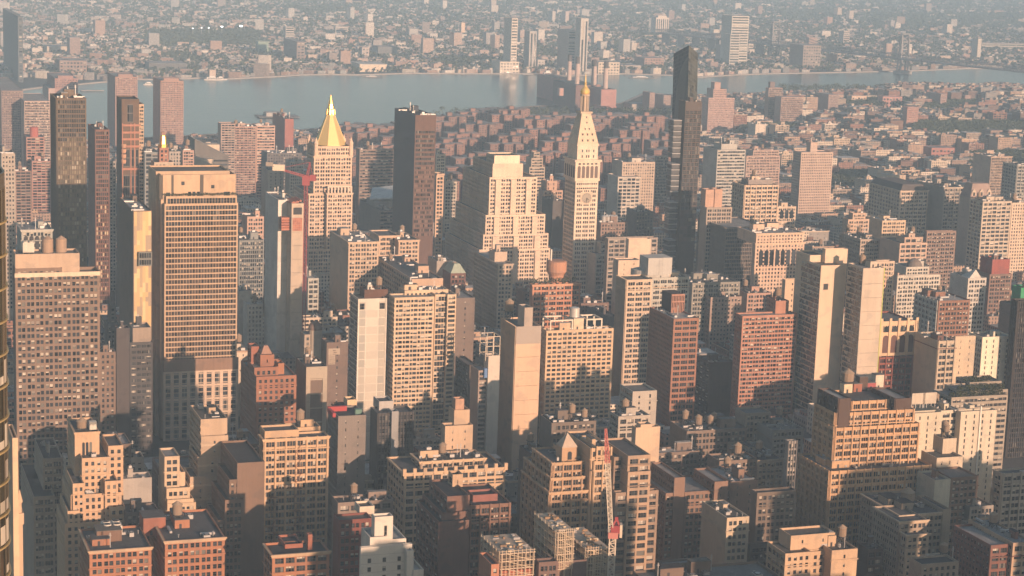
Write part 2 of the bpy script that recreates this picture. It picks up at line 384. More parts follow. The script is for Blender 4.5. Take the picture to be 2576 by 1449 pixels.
def B(name, label, S, rgb, st, tiers, nm=None, north=None, roof=None, tanks=None, dens=1.0, win=None, gl=None, corn=None,
      blinds=True, cat='building', yb=None, group='buildings of the city below', seed=None, far=False, vary=.22, rough=.88):
    """tiers: (x0, x1, ytop, depth or (xl,), options) traced on the photograph at the facade plane S"""
    if isinstance(S, tuple):                         # the foot of the facade is in sight
        g = ground(tiers[0][0], S[1]); S = g.dot(ST)
    rng = random.Random(seed if seed is not None else hash_(label))
    T = []
    for t in tiers:
        x0, x1, y, d = t[:4]; o = t[4] if len(t) > 4 else {}
        s = S+o.get('dS', 0)
        A0, Z = at(x0, y, s)
        lo, hi = A0, A0+600                           # right end of the facade: same height, pixel column x1
        for _ in range(40):
            md = (lo+hi)/2; p = AV*md+ST*s; p.z = Z
            if proj(p)[0] < x1: lo = md
            else: hi = md
        dd = depth_to(x0, y, s, d[0]) if isinstance(d, tuple) else d
        T.append([A0, lo, s, s+dd, Z, o])
    A00, S00 = T[0][0], T[0][2]
    base = AV*A00+ST*S00
    root = empty(name, base, G); tag(root, label, cat, group)
    M = wall(rgb, rough, vary)
    zc = at(tiers[0][0], yb+130 if yb else min(1480, tiers[0][2]+450), S)[1]-4
    rec = dict(root=root, nm=nm, S=S, A0=A00, S0=S00, rng=rng, T=T, yb=yb, mat=M, px=(tiers[0][0], tiers[0][1], min(t[2] for t in tiers)), name=name)
    mb = MB(); wins = []; mats = [M]; rm = MB(); rmats = [ROOFM[roof] if roof is not None else rng.choice(ROOFM)]
    loc = []
    for k, (A0, A1, s0, s1, Z, o) in enumerate(T):
        x0, x1, y0, y1 = A0-A00, A1-A00, s0-S00, s1-S00
        if k == 0 or o.get('g'): zb = 0
        elif 'on' in o: zb = loc[o['on']][5]-1.3
        else: zb = loc[k-1][5]-1.3
        if o.get('sym'): x0, x1 = x0, x1
        mi = 0
        if o.get('rgb'):
            mats.append(wall(o['rgb'], rough, vary)); mi = len(mats)-1
        cs = o.get('st', st); cn = o.get('n', north if north != 'same' else cs)
        walls4(mb, wins, x0, x1, y0, y1, zb, Z, cs, cn, zc, None, mi)
        ph = .4 if far else o.get('par', 1.0)
        parapet(mb, x0, x1, y0, y1, Z, ph, .45, mi)
        ri = 0
        if 'roof' in o: rmats.append(ROOFM[o['roof']]); ri = len(rmats)-1
        rm.poly([(x0,y0,Z-ph), (x1,y0,Z-ph), (x1,y1,Z-ph), (x0,y1,Z-ph)], ri)
        loc.append([x0, x1, y0, y1, zb, Z, mi])
        FOOT.append((A0, A1, s0, s1, Z, rec))
        if corn and o.get('corn', True) and o.get('st', 1) is not None: cornice(root, x0, x1, y0, y1, Z, wall(corn) if not isinstance(corn, bool) else M)
    rec['loc'] = loc; rec['H'] = max(l[5] for l in loc)
    if S < 1320 and not far and st in ('pp','tp','tr','lo','lp','pu'):
        for k, l in enumerate(loc):
            if T[k][5].get('st', 1) is None or l[5]-l[4] < 16: continue
            q = MB(); z_ = l[5]-rng.uniform(4.2, 8.5); q.box(l[0]-.3, l[1]+.3, l[2]-.7, l[2]-.51, z_-.55, z_, mi, True, True); q.box(l[0]-.7, l[0]-.51, l[2]-.5, l[3], z_-.55, z_, 0, True, True); q.m = [0]*len(q.m); q.build('string_course', M, root)
    wo = mb.build('wall', mats, root); rm.build('roof', rmats, root)
    lim = (100 if S < 1300 else 0) if win is None else win
    if lim == 0 and wins:                              # windows too small to count: panes set in the wall
        pass
    put_windows(root, wins, lim, rng, gl, blinds)
    if not far:
        for k, l in enumerate(loc):
            o = T[k][5]
            if o.get('clut', True) and (k == len(loc)-1 or o.get('cl')):
                clutter(root, l[0]+.8, l[1]-.8, l[2]+.8, l[3]-.8, l[5]-1.0, rng, M, dens, tanks if k == len(loc)-1 else 0)
    BLD.append(rec); return rec
def hash_(s):
    h = 7
    for c in s: h = (h*131+ord(c)) % 1000003
    return h
def L(rec, x, y, dS=0.0):                              # pixel -> local (x, y, z) on the plane dS behind the facade
    A, Z = at(x, y, rec['S']+dS)
    return A-rec['A0'], rec['S']+dS-rec['S0'], Z
# ------------------------------------------------------------------ palette
TAN=(.47,.34,.23); BUFF=(.50,.39,.28); CREAM=(.60,.52,.42); WHITE=(.72,.69,.63); BRICK=(.30,.125,.085); ORBR=(.36,.17,.10)
BROWN=(.18,.115,.085); DKBR=(.10,.068,.055); GRAY=(.30,.29,.28); CONC=(.42,.41,.39); STONE=(.46,.41,.34); PINK=(.44,.27,.21)
NAVY=(.026,.042,.07); BRONZE=(.12,.075,.055); TAUPE=(.31,.25,.2); REDBR=(.20,.075,.06); PALEG=(.5,.52,.5); ROSE=(.38,.24,.2)
# ================================================================== nearest rows
lh = B('brick_loft', 'red brick loft with tan corners and a slatted cooling tower on its roof', 840, ORBR, 'pp',
  [(225,381,1386,(201,)), (228,381,1384.5,8,{'g':1,'dS':-.35,'st':None,'rgb':TAN,'clut':False,'n':None})][:1], nm='the red brick loft with the cooling tower', roof=1, tanks=0, corn=TAN, north='pp')
bt = lh['root']; x,y,z = L(lh, 292, 1362, 12)
def cooling_tower(root, x, y, z, s=4.2, h=5.2):
    b = MB(); b.box(x-s, x+s, y-s, y+s, z+1.0, z+h, 0)
    for i in range(7): b.box(x-s-.08, x+s+.08, y-s-.08, y+s+.08, z+1.3+i*.55, z+1.45+i*.55, 0, True)
    for sx in (-1, 1):
        for sy in (-1, 1): b.box(x+sx*s*.9-.2, x+sx*s*.9+.2, y+sy*s*.9-.2, y+sy*s*.9+.2, z, z+1.0, 1)
    for sx in (-.5, .5):
        for sy in (-.5, .5): b.lathe(x+sx*s, y+sy*s, [(s*.42, z+h), (s*.4, z+h+.6)], 14, 0); b.lathe(x+sx*s, y+sy*s, [(s*.34, z+h+.62)], 14, 1)
    return b.build('cooling_tower', [wall((.55,.52,.46)), DARK], root)
cooling_tower(bt, lh['loc'][0][1]*.48, 24, lh['H']-1)
bulkhead(bt, 5, 16, 14, 24, lh['H']-1, 5, wall(BROWN), ROOFM[4])
lh2 = B('brick_loft', 'red brick loft beside the cooling-tower one, with a wooden tank on a stilted frame', 842, ORBR, 'pp',
  [(415,566,1361,(375,))], nm='the red brick loft with the stilted tank', roof=1, tanks=0, corn=TAN, north='pp', dens=.6)
tank(lh2['root'], lh2['loc'][0][1]*.36, 24, lh2['H']-1, 2.3, 4.6, 5.5)
bulkhead(lh2['root'], -6, 4, 22, 34, lh2['H']-4, 8, wall(BRICK), ROOFM[1])
deco = B('stepped_apartment_house', 'tan art deco tower stepping back to a top with three arched openings', 905, (.52,.36,.235), 'pu',
  [(163,315,1318,(142,),{'dS':0}), (170,200,1286,30,{'dS':.5,'g':1}), (275,315,1276,30,{'dS':.5,'g':1}), (178,306,1246,34,{'dS':4,'g':1,'cl':1}), (183,212,1217,30,{'dS':2.5,'g':1}), (264,297,1211,28,{'dS':2.5,'g':1}),
   (206,276,1153,(170,),{'dS':9,'g':1,'cl':1}), (272,310,1122,22,{'dS':14,'g':1}), (188,250,1088,(170,),{'dS':18,'g':1,'st':None,'clut':False})], nm='the art deco tower with three arches', tanks=0, roof=1, north='pu', win=100)
def bands(rec, k, z0, dz, n, mat, h=.9):
    l = rec['loc'][k]; b = MB()
    for i in range(n): b.box(l[0]-.05, l[1]+.05, l[2]-.25, l[2]-.01, z0-i*dz-h, z0-i*dz, 0, True)
    b.build('stone_band', mat, rec['root'])
def arches(root, x0, x1, y, z0, z1, n, mat, o=.05):
    wv = (x1-x0)/n
    for i in range(n):
        b = MB(); a, c = x0+i*wv+wv*.14, x0+(i+1)*wv-wv*.14; r = (c-a)/2
        pts = [(a,y-o,z0), (c,y-o,z0)]+[((a+c)/2+r*math.cos(t*math.pi/8), y-o, z1-r+r*math.sin(t*math.pi/8)) for t in range(9)]
        b.poly(pts); b.build('arched_window', mat, root)
l = deco['loc'][8]; arches(deco['root'], l[0]+3.2, l[1]-3.2, l[2], l[5]-13, l[5]-5.0, 3, GLASS)
b = MB(); b.box(l[0]+2.4, l[1]-2.4, l[2]-.5, l[2]-.01, l[5]-14.2, l[5]-13.3, 0, True); b.build('string_course', deco['mat'], deco['root'])
cornice(deco['root'], l[0], l[1], l[2], l[3], l[5], deco['mat'], 1.0, .5)
tank(deco['root'], l[0]+4.5, l[2]+9, l[5]-1, 2.6, 3, 1)
cooling_tower(deco['root'], l[0]+9, l[2]+5, l[5]-1, 1.6, 3)
B('office_slab', 'brown office slab with black roof left of the art deco tower', 960, TAUPE, 'tr',
  [(84,138,1250,(52,)), (108,158,1154,(86,),{'dS':14,'g':1})], nm='the brown slab left of the art deco tower', roof=0, tanks=0, north=None)
B('setback_tower', 'slender cream gothic tower with crenellated top stepping down to the right', 928, (.56,.43,.3), 'pp',
  [(421,500,1312,(398,)), (421,493,1268,20,{'dS':.6,'g':1}), (421,487,1258,20,{'dS':1.5,'g':1}), (419,478,1229,(398,),{'dS':4,'g':1,'cl':1}), (414,452,1149,(400,),{'dS':8,'g':1,'clut':False}),(452,466,1188,16,{'dS':10,'g':1,'st':None,'clut':False})], nm='the slender cream gothic tower', tanks=0, dens=1.4)
B('apartment_tower', 'buff brick tower with pale bands and terraced left corner behind the gothic tower', 942, (.45,.34,.245), 'sp',
  [(478,576,1200,(462,),{'g':1}), (497,572,1150,(476,),{'g':1,'dS':4}), (506,574,1098,(486,),{'g':1,'dS':5}), (505,572,1055,(478,),{'dS':8,'g':1,'st':None})], nm='the buff tower with pale bands', roof=4, tanks=0, north='bc')
r_ = BLD[-1]
for k in (0,1,2): bands(r_, k, r_['loc'][k][5]-4, 7.2, 6, wall((.55,.43,.31)), 1.1)
B('brick_tower', 'dark brown brick tower with a nearly windowless front, stepping down to the left', 905, (.20,.135,.10), None,
  [(597,666,1165,(555,)), (577,606,1207,30,{'dS':0.4,'g':1,'st':'pu'}), (566,612,1258,34,{'dS':-3,'g':1,'st':'pp'}),(548,566,1310,30,{'dS':-1,'g':1,'st':'pu'})], nm='the dark brown windowless tower', roof=0, tanks=0, north='pu')
or1 = B('ornate_loft', 'ornate tan loft with a deep cornice and iron fire escapes down its front', 958, (.53,.37,.235), 'tp',
  [(663,828,1105,(652,)), (666,752,1085,12,{'dS':5,'st':None,'on':0,'clut':False}), (701,806,1078,10,{'dS':16,'on':0,'st':None})], nm='the ornate tan loft', roof=1, tanks=2, corn=(.55,.39,.25), north='pu', dens=1.3)
def fire_escape(root, x, y, z0, z1, w=4.2, fh=3.9):
    b = MB(); z = z0; s = 1
    while z < z1:
        b.box(x, x+w, y-1.1, y-.06, z, z+.08, 0, True)
        for u in (0, w/2, w): b.bar((x+u, y-1.08, z), (x+u, y-1.08, z+1.05), .035)
        b.bar((x, y-1.08, z+1.05), (x+w, y-1.08, z+1.05), .04)
        b.bar((x+.4 if s > 0 else x+w-.4, y-.6, z), (x+w-.6 if s > 0 else x+.6, y-.6, z+fh), .09); s = -s; z += fh
    b.build('fire_escape', wall((.16,.07,.05)), root)
l = or1['loc'][0]; fire_escape(or1['root'], l[1]*.47, 0, l[5]-62, l[5]-6)
fire_escape(or1['root'], l[1]*.1, 0, l[5]-62, l[5]-30)
B('corner_building', 'low red and tan building with a white hooped vent, cut by the lower edge', 800, ORBR, 'lo',
  [(685,829,1396,(664,)), (717,762,1370,14,{'dS':10,'on':0,'st':None,'rgb':BRICK,'clut':False}), (775,786,1345,3,{'dS':6,'on':0,'st':None,'rgb':BRICK,'clut':False,'par':.3})], nm='the red corner building at the lower edge', roof=0, tanks=1, corn=TAN, north='lo')
B('brick_loft', 'narrow red-brown brick loft with two wooden tanks side by side on its roof', 832, REDBR, 'pp',
  [(852,936,1309,(839,)), (905,942,1275,9,{'dS':10,'on':0,'st':None,'rgb':CREAM,'clut':False})], nm='the narrow brick loft with two tanks', roof=4, tanks=2, corn=None, dens=1.2)
wh = B('stepped_white_block', 'smooth white stepped block with a tall lit box on top', 770, (.60,.56,.50), None,
  [(908,1037,1378,(905,),{'n':'pu'}), (931,975,1352,14,{'dS':3,'g':1,'clut':False}), (943,989,1301,(935,),{'dS':5,'g':1,'clut':False}), (1024,1041,1386,24,{'dS':-4,'g':1,'clut':False}), (1040,1066,1434,20,{'dS':-5,'g':1}),(983,1022,1357,26,{'dS':6,'g':1})], nm='the white stepped block', roof=5, tanks=0, vary=.14)
l = wh['loc'][0]; b = MB()
for k in range(6): b.box(l[0]+.02, l[1]-.02, -.05, -.01, l[5]-3.6-k*3.8, l[5]-3.45-k*3.8)
b.build('cladding_joint', wall((.36,.34,.31)), wh['root'])
put_windows(wh['root'], [((l[0]+3+j*6.5, -.04, l[5]-7-k*3.8), (1,0), 1.5, 2.0) for k in range(5) for j in range(3)], 30, random.Random(4))
l = wh['loc'][2]; put_windows(wh['root'], [((l[0]+4.2, l[2]-.04, l[5]-9), (1,0), 1.2, 5)], 3, random.Random(4), blinds=False)
B('low_loft', 'low loft with a pale grey roof and a row of blank arched panels', 1005, STONE, 'lo',
  [(870,976,1212,(828,)), (872,935,1200,3,{'dS':.5,'g':1,'st':None,'clut':False})], nm='the pale-roofed low loft', roof=5, tanks=3, dens=1.6, corn=True)
big = B('loft_building', 'broad tan loft with crenellated parapet and a long set-back penthouse', 930, (.52,.38,.255), 'lo',
  [(1017,1272,1190,(975,)), (1057,1221,1161,(1034,),{'dS':9,'on':0,'rgb':(.40,.3,.22),'st':'tp','cl':1})], nm='the broad tan loft with the penthouse', roof=1, tanks=1, north='lo', dens=1.5, corn=(.55,.41,.27))
for i in range(11):
    b = MB(); u = big['loc'][0][1]*i/10; b.box(u-.9, u+.9, -.9, .6, big['loc'][0][5]-1.5, big['loc'][0][5]+2.2, 0, True); b.build('parapet_pier', big['mat'], big['root'])
B('terraced_brick_building', 'brown brick block with a blank front wall and a terraced left flank of wide windows', 838, (.19,.11,.085), None,
  [(1104,1180,1313,(1048,),{'st':None}), (1112,1181,1290,(1062,),{'dS':5,'g':1}), (1125,1182,1249,(1080,),{'dS':8,'g':1}), (1139,1165,1194,(1128,),{'dS':26,'on':2,'st':'sp','rgb':TAN,'clut':False})], nm='the terraced brick block', north='lo', roof=0, tanks=0)
B('brick_loft', 'brown brick loft with pale window blinds and two round tanks, right of the terraced block', 848, (.22,.13,.095), 'tp',
  [(1181,1286,1272,34), (1190,1252,1246,9,{'dS':8,'on':0,'st':None,'rgb':(.27,.12,.1),'clut':False})], nm='the brick loft with the twin round tanks', roof=0, tanks=2)
pyr = B('stepped_loft', 'brown stepped loft with wavy setbacks, crowned by a pyramid-roofed turret', 888, (.45,.30,.19), 'tp',
  [(1383,1492,1238,(1313,)), (1387,1492,1202,40,{'dS':3,'g':1}), (1390,1490,1164,(1340,),{'dS':6,'g':1,'cl':1})], nm='the pyramid-turret loft', roof=1, tanks=0, north='lp', corn=(.5,.35,.22), dens=1.2)
l = pyr['loc'][2]; rt = pyr['root']; x0, y0, _ = L(pyr, 1413, 1160, 10); x1 = L(pyr, 1452, 1160, 10)[0]
zb = L(pyr, 1413, 1160, 10)[2]-5; z1 = L(pyr, 1413, 1127, 10)[2]; zt = L(pyr, 1432, 1083, 10+8)[2]
b = MB(); b.box(x0, x1, y0, y0+x1-x0, zb, z1); b.build('turret', pyr['mat'], rt)
c = (x0+x1)/2; hw = (x1-x0)/2
b = MB(); b.lathe(c, y0+hw, [(hw*1.45, z1), (.05, zt)], 4, 0, math.pi/4); b.build('pyramid_roof', wall((.47,.38,.30)), rt)
arches(rt, x0+2.6, x1-2.6, y0, zb+5.5, z1-2, 1, GLASS)
B('narrow_loft', 'narrow tan loft with a stepped gable, between the pyramid-turret loft and the grid-fronted block', 886, (.52,.37,.24), 'tp',
  [(1493,1541,1161,36,{'dS':-.5}), (1500,1532,1124,22,{'dS':.5,'g':1}), (1486,1541,1128,34,{'dS':1,'g':1})], nm='the narrow gabled loft', roof=1, tanks=0)
gb = B('grid_fronted_block', 'brown block with heavy horizontal spandrels and a tan set-back top', 874, (.30,.22,.165), 'lo',
  [(1549,1657,1240,(1541,)), (1580,1637,1188,30,{'dS':-.8,'g':1,'rgb':(.42,.3,.21)}), (1580,1637,1147,34,{'dS':2,'g':1,'rgb':(.42,.3,.21)}), (1545,1585,1150,26,{'dS':9,'g':1,'clut':False}), (1546,1604,1129,12,{'dS':22,'on':2,'st':'pu','rgb':TAN,'clut':False})], nm='the grid-fronted block', roof=1, tanks=0)
ub = B('brown_brick_building', 'U-shaped brown brick building with a blank stack rising through its middle', 900, (.24,.155,.115), 'pp',
  [(1675,1698,1241,36), (1697,1724,1202,30,{'dS':-.5,'g':1,'st':None}), (1723,1798,1238,30,{'dS':1.5,'g':1}), (1798,1832,1212,26,{'dS':-1.5,'g':1,'st':'sp'}), (1838,1906,1212,30,{'dS':14,'g':1,'st':'sp'})], nm='the U-shaped brown building', roof=3, tanks=1, north='pu', dens=1.5)
B('narrow_building', 'narrow building with a lit cream front and a blank grey flank', 846, (.50,.41,.30), 'pp',
  [(1829,1885,1303,(1766,))], nm='the narrow cream-fronted building', roof=4, tanks=0, north=None, dens=1.6)
big2 = B('setback_loft', 'massive tan brick building with dense windows and two deep setbacks', 905, (.52,.335,.195), 'tp',
  [(2088,2344,1186,(2008,),{'cl':1}), (2100,2315,1077,(2046,),{'dS':9,'g':1}), (2102,2302,1040,(2050,),{'dS':13,'g':1,'clut':False}), (2112,2141,1003,(2058,),{'dS':12,'g':1,'rgb':DKBR,'st':None,'roof':5}), (2142,2252,1010,26,{'dS':20,'g':1}), (2254,2293,1003,26,{'dS':14,'g':1,'rgb':DKBR,'st':None,'roof':3,'clut':False})], nm='the massive tan setback building', roof=1, tanks=0, north='tp', dens=2.2)
tank(big2['root'], L(big2, 2146, 960, 40)[0], 46, big2['loc'][4][5]-1, 3.4, 4.5, 6)
lz = big2['loc'][4][5]-1
for i, (px_, c_) in enumerate([(2138,(.6,.5,.35)), (2165,BRICK), (2182,DKBR), (2206,(.35,.1,.1)), (2228,CREAM)]):
    u = L(big2, px_, 985, 40)[0]; bulkhead(big2['root'], u-2.6, u+2.6, 42+i*1.3, 47+i*1.3, lz, [5,4.5,8,4,8][i], wall(c_), ROOFM[2])
B('brick_building', 'buff building with a blank upper box and a wooden tank, bottom right', 800, (.52,.375,.25), 'pu',
  [(1976,2042,1393,(1930,),{'n':'lo'}), (2042,2092,1388,24,{'dS':5,'g':1}), (1990,2101,1348,(1960,),{'dS':7,'g':1,'st':'sp'}), (2093,2158,1385,26,{'dS':-2,'g':1,'st':'sp'})], nm='the buff building with the blank upper box', roof=4, tanks=1, dens=1.2)
B('apartment_building', 'grey-brown apartment block with stepped wings and a hexagonal tank above a tan penthouse', 835, (.34,.275,.21), 'pp',
  [(2281,2338,1346,(2205,),{'rgb':(.5,.4,.29)}), (2263,2334,1312,(2196,),{'dS':6,'g':1}), (2263,2375,1296,40,{'dS':17,'g':1,'cl':1}), (2373,2393,1282,26,{'dS':16,'g':1,'st':None}), (2267,2320,1268,12,{'dS':34,'on':2,'st':None,'rgb':(.52,.4,.28),'clut':False})], nm='the apartment block with stepped wings', roof=1, tanks=0, north='pp', corn=(.5,.4,.29))
r_ = BLD[-1]; l = r_['loc'][4]; tank(r_['root'], (l[0]+l[1])/2+1, (l[2]+l[3])/2, l[5]-.8, 3.6, 4.6, .6)
B('industrial_building', 'dark red-brown industrial building with sloping metal roof at the right edge', 792, (.20,.10,.08), 'lo',
  [(2493,2560,1372,(2400,)), (2549,2600,1366,40,{'dS':-3,'g':1,'rgb':(.46,.33,.23)})], nm='the dark red industrial building', roof=3, tanks=1, north='pu', dens=1.6)
B('grey_loft', 'grey stone loft with wide windows at the right edge', 905, (.36,.32,.27), 'lp',
  [(2522,2640,1192,(2500,))], nm='the grey loft at the right edge', roof=1, north='lp', tanks=1)
B('small_rooftop', 'low roof with a wooden tank and white penthouse at the bottom right', 775, (.33,.26,.2), 'pu',
  [(2318,2412,1420,(2288,)), (2372,2412,1420,16,{'dS':6,'g':1,'rgb':CREAM,'st':None})], nm='the low roof at the bottom right', roof=0, tanks=1)
B('terrace_block', 'dark block with a stepped cornice between the buff building and the stepped-wing apartments', 850, DKBR, 'lo',
  [(2184,2222,1382,(2158,))], nm='the dark cornice block', roof=0, tanks=0)
B('tan_fronted_building', 'cream building with a blank lit front and two roof tanks, behind the massive tan one', 905, (.52,.44,.34), 'sl',
  [(2357,2423,1152,(2318,)), (2373,2407,1104,10,{'dS':10,'on':0,'st':None})], nm='the cream building with two roof tanks', roof=4, tanks=2, dens=1.4)
B('brown_building', 'brown building with an unpainted cream strip on its front', 885, (.21,.145,.11), 'pp',
  [(2393,2462,1202,(2345,)), (2352,2392,1208,18,{'dS':-.5,'g':1,'st':None,'rgb':(.47,.44,.36)})], nm='the brown building with the cream strip', roof=2, tanks=0)
B('cream_building', 'cream building with a dark mansard edge under tall roof billboards', 955, (.56,.50,.39), 'sl',
  [(2302,2369,1040,(2290,)), (2368,2416,1033,30,{'dS':.6,'g':1,'st':'lo'})], nm='the cream building under the roof billboards', roof=2, tanks=1, dens=1.4)
B('cream_building', 'cream painted building with a white drainpipe down its front', 950, (.56,.50,.40), 'sl',
  [(2418,2508,1036,(2405,)), (2438,2452,1020,6,{'dS':8,'on':0,'st':None,'clut':False})], nm='the cream building with the white drainpipe', roof=2, tanks=0, dens=1.8)
r_ = BLD[-1]; b = MB(); u = L(r_, 2466, 1040)[0]; b.bar((u,-.3,20),(u,-.3,r_['H']+1.5),.35); b.build('drainpipe', plain((.7,.68,.62)), r_['root'])
for i,(xx,yy,s_) in enumerate([(2312,978,1.0),(2340,975,.9)]):   # billboard frames standing on the roof
    r_ = BLD[-2]; u = L(r_, xx, yy, 12)[0]; zz = BLD[-2]['H']-1
    b = MB(); b.box(u-4.4,u+4.4,11.6,11.9,zz+2.5,zz+9,0,True)
    for k in (-4,-1.5,1.5,4): b.bar((u+k,12.2,zz),(u+k,12.2,zz+9),.18,1); b.bar((u+k,12.2,zz+7),(u+k,16,zz),.12,1)
    b.build('roof_screen', [wall((.5,.44,.36)), METAL], r_['root'])
gd = B('garden_terrace_building', 'low stepped building with planted roof terraces in front of the white-walled block', 1005, (.33,.29,.24), 'ri',
  [(2394,2536,1000,(2346,)), (2420,2536,985,20,{'dS':6,'g':1}), (2440,2520,962,16,{'dS':22,'g':1,'clut':False})], nm='the garden-terrace building', roof=2, tanks=0, north='ri')
def leaf_cloud(b, cx, cy, cz, rx, ry, rz, n, s, rng, m=0):
    for _ in range(n):
        while 1:
            v = Vector((rng.uniform(-1,1), rng.uniform(-1,1), rng.uniform(-1,1)))
            if v.length < 1: break
        v = v.normalized()*(v.length**.5); p = Vector((cx+v.x*rx, cy+v.y*ry, cz+v.z*rz))
        d = Vector((rng.gauss(0,1), rng.gauss(0,1), rng.gauss(0,1))).normalized(); e = d.orthogonal().normalized()*s*rng.uniform(.6,1.3); f_ = d.cross(e).normalized()*s*rng.uniform(.5,1.1)
        b.poly([tuple(p-e), tuple(p+f_), tuple(p+e), tuple(p-f_)], m)
LEAF = patches([(.035,.05,.022),(.05,.07,.03),(.065,.075,.035),(.04,.045,.025),(.075,.085,.04)], .9, 0, 'leaf')
TRUNK = wall((.09,.065,.045))
rg = random.Random(4)
for k, l in enumerate(gd['loc']):
    for i in range(9 if k < 2 else 7):
        u = l[0]+(l[1]-l[0])*(i+.5+rg.uniform(-.3,.3))/9; v = l[2]+rg.uniform(2.2, 5)
        b = MB(); leaf_cloud(b, u, v, l[5]+rg.uniform(.8,1.4), rg.uniform(1.8,2.8), 1.8, rg.uniform(1.4,2.4), 150, .42, rg)
        b.box(u-.9,u+.9,v-.6,v+.6,l[5]-1,l[5]-.4,1,True); b.build('planter_shrub', [LEAF, plain((.2,.16,.12))], gd['root'])
# ================================================================== sixth-avenue row of towers
hot = B('hotel_tower', 'broad brown brick hotel slab crammed with windows, two fat tanks on top, far left', 1080, (.215,.155,.12), 'pp',
  [(38,251,688,(31,),{'par':1.6}), (38,200,640,(31,),{'dS':3,'st':None,'rgb':(.46,.35,.265),'clut':False}), (38,156,676,14,{'dS':1.5,'on':0,'st':'pu','clut':False})], nm='the hotel slab with fat tanks', roof=2, tanks=0, yb=1130, blinds=True, north=None)
l = hot['loc'][0]; b = MB(); b.box(l[0]-.3, l[1]+.3, -.5, -.01, l[5]-2.2, l[5]+.1, 0, True); b.build('parapet_band', wall((.6,.5,.38)), hot['root'])
l = hot['loc'][1]
for xx in (122, 156):
    u = L(hot, xx, 640, 10)[0]; b = MB(); b.lathe(u, 14, [(3.0, l[5]-1), (3.0, l[5]+6.2), (0.2, l[5]+8.0)], 16); b.build('water_tank', wall((.36,.26,.19)), hot['root'])
u = L(hot, 72, 640, 8)[0]; cooling_tower(hot['root'], u, 11, l[5]-1, 3.0, 6.4)
gold = B('mosaic_tower', 'slim tower with gold and tan mosaic cladding and a jutting grey window box', 1246, (.16,.12,.095), None,
  [(335,382,530,(300,))], nm='the gold mosaic tower', roof=3, tanks=0, north=None, yb=815)
l = gold['loc'][0]; b = MB(); rg = random.Random(11); nx, nz = 6, 30; x0, x1 = l[0]+.5, l[1]-.4; zt, zb = l[5]-.6, l[5]-92
for i in range(nx):
    k = 0
    while k < nz:
        n = rg.choice([1,2,2,3,4]); a = x0+(x1-x0)*i/nx; c = x0+(x1-x0)*(i+1)/nx
        z1 = zt-(zt-zb)*k/nz; k = min(nz, k+n); z0 = zt-(zt-zb)*k/nz
        b.poly([(a,-.12,z0),(c,-.12,z0),(c,-.12,z1),(a,-.12,z1)])
b.build('mosaic_panel', patches([(.50,.34,.15),(.54,.38,.18),(.34,.25,.15),(.46,.32,.16),(.29,.22,.15),(.56,.42,.22)], .5, .1, 'gold'), gold['root'])
u0, v0, z0 = L(gold, 347, 656); u1, _, z1 = L(gold, 381, 632)
b = MB(); b.box(u0, u1, -2.6, -.13, z0-3, z1, 0, True); b.build('window_box', wall((.2,.2,.18)), gold['root'])
b = MB()
for r in range(2):
    for i in range(5): b.poly([(u0+.6+i*(u1-u0-1)/5, -2.64, z0-2.2+r*4.4), (u0+.3+(i+1)*(u1-u0-1)/5, -2.64, z0-2.2+r*4.4), (u0+.3+(i+1)*(u1-u0-1)/5, -2.64, z0+.9+r*4.4), (u0+.6+i*(u1-u0-1)/5, -2.64, z0+.9+r*4.4)])
b.build('box_window', GLASS, gold['root'])
# the banded tower
bn = B('banded_tower', 'broad tower of tan horizontal bands with a blank crown and a white-framed lower third', 1272, (.50,.365,.25), 'bd',
  [(414,599,513,(398,),{'clut':False}), (418,596,494,26,{'dS':1.5,'st':'bd','clut':False}), (405,593,440,(391,),{'dS':5,'g':1,'st':None,'n':None,'clut':False}), (392,578,431,30,{'dS':14,'g':1,'st':None,'n':None,'clut':False})], nm='the banded tan tower', roof=4, tanks=0, yb=1150, win=100, blinds=False,
  gl=glass((.06,.045,.035), .15, .04, .7), north=None)
rt = bn['root']; l0 = bn['loc'][0]; W0 = l0[1]
zb1 = L(bn, 412, 905)[2]; zb2 = L(bn, 410, 935)[2]
b = MB(); b.box(-.9, W0+.9, -1.6, -.52, zb2, zb1, 0, True); b.build('brown_band', wall((.25,.165,.12)), rt)
wl = []; b = MB()
P = dict(bw=5.2, fh=9.2, pat=[(.2,.8)], s=.06, t=.92, dep=.5, top=.5, mg=.5)
b2 = MB(); facade(b2, wl, (-.9, -1.62), (1,0), W0+1.8, 0, zb2, P, -1e9)
b2.build('lower_front', wall((.56,.44,.34)), rt); put_windows(rt, wl, 100, random.Random(5), blinds=False)
b = MB()
for r in range(12):
    for u in [i*5.0 for i in range(1, int(W0//5))]:
        pass
for i in range(int(zb2//3.1)): b.box(-.5, W0+.5, -1.25, -1.18, i*3.1+1, i*3.1+1.7, 0, True)
b.build('floor_slab', wall((.42,.34,.27)), rt)
z = bn['loc'][2]; b = MB()
for px0, px1 in ((401,410), (431,437), (503,512)):
    u0, u1 = L(bn, px0, 450, 5)[0], L(bn, px1, 450, 5)[0]; b.box(u0, u1, z[2]-.08, z[2]-.01, z[5]-16, z[5]-.2)
b.build('recess', plain((.10,.085,.07),.9), rt)  # flat dark panels: the shade of recesses put into the colour
wl = []
for px0, py, ww, hh in ((456,462,2.2,2.4),(531,470,2.2,2.2),(418,492,2.6,3),(473,492,2,3.6),(484,492,2,3.6),(495,492,2,3.6),(563,492,4,3.6)):
    u,v,zz = L(bn, px0, py, 5); wl.append(((u, z[2]-.02, zz-1), (1,0), ww, hh))
put_windows(rt, wl, 20, random.Random(2), blinds=False)
b = MB(); rg = random.Random(8)
for i in range(34): leaf_cloud(b, W0*(i+.5)/34, 3.0+rg.uniform(-.8,.8), l0[5]+5.4+rg.uniform(0,.5), 1.2, .9, .8, 24, .35, rg)
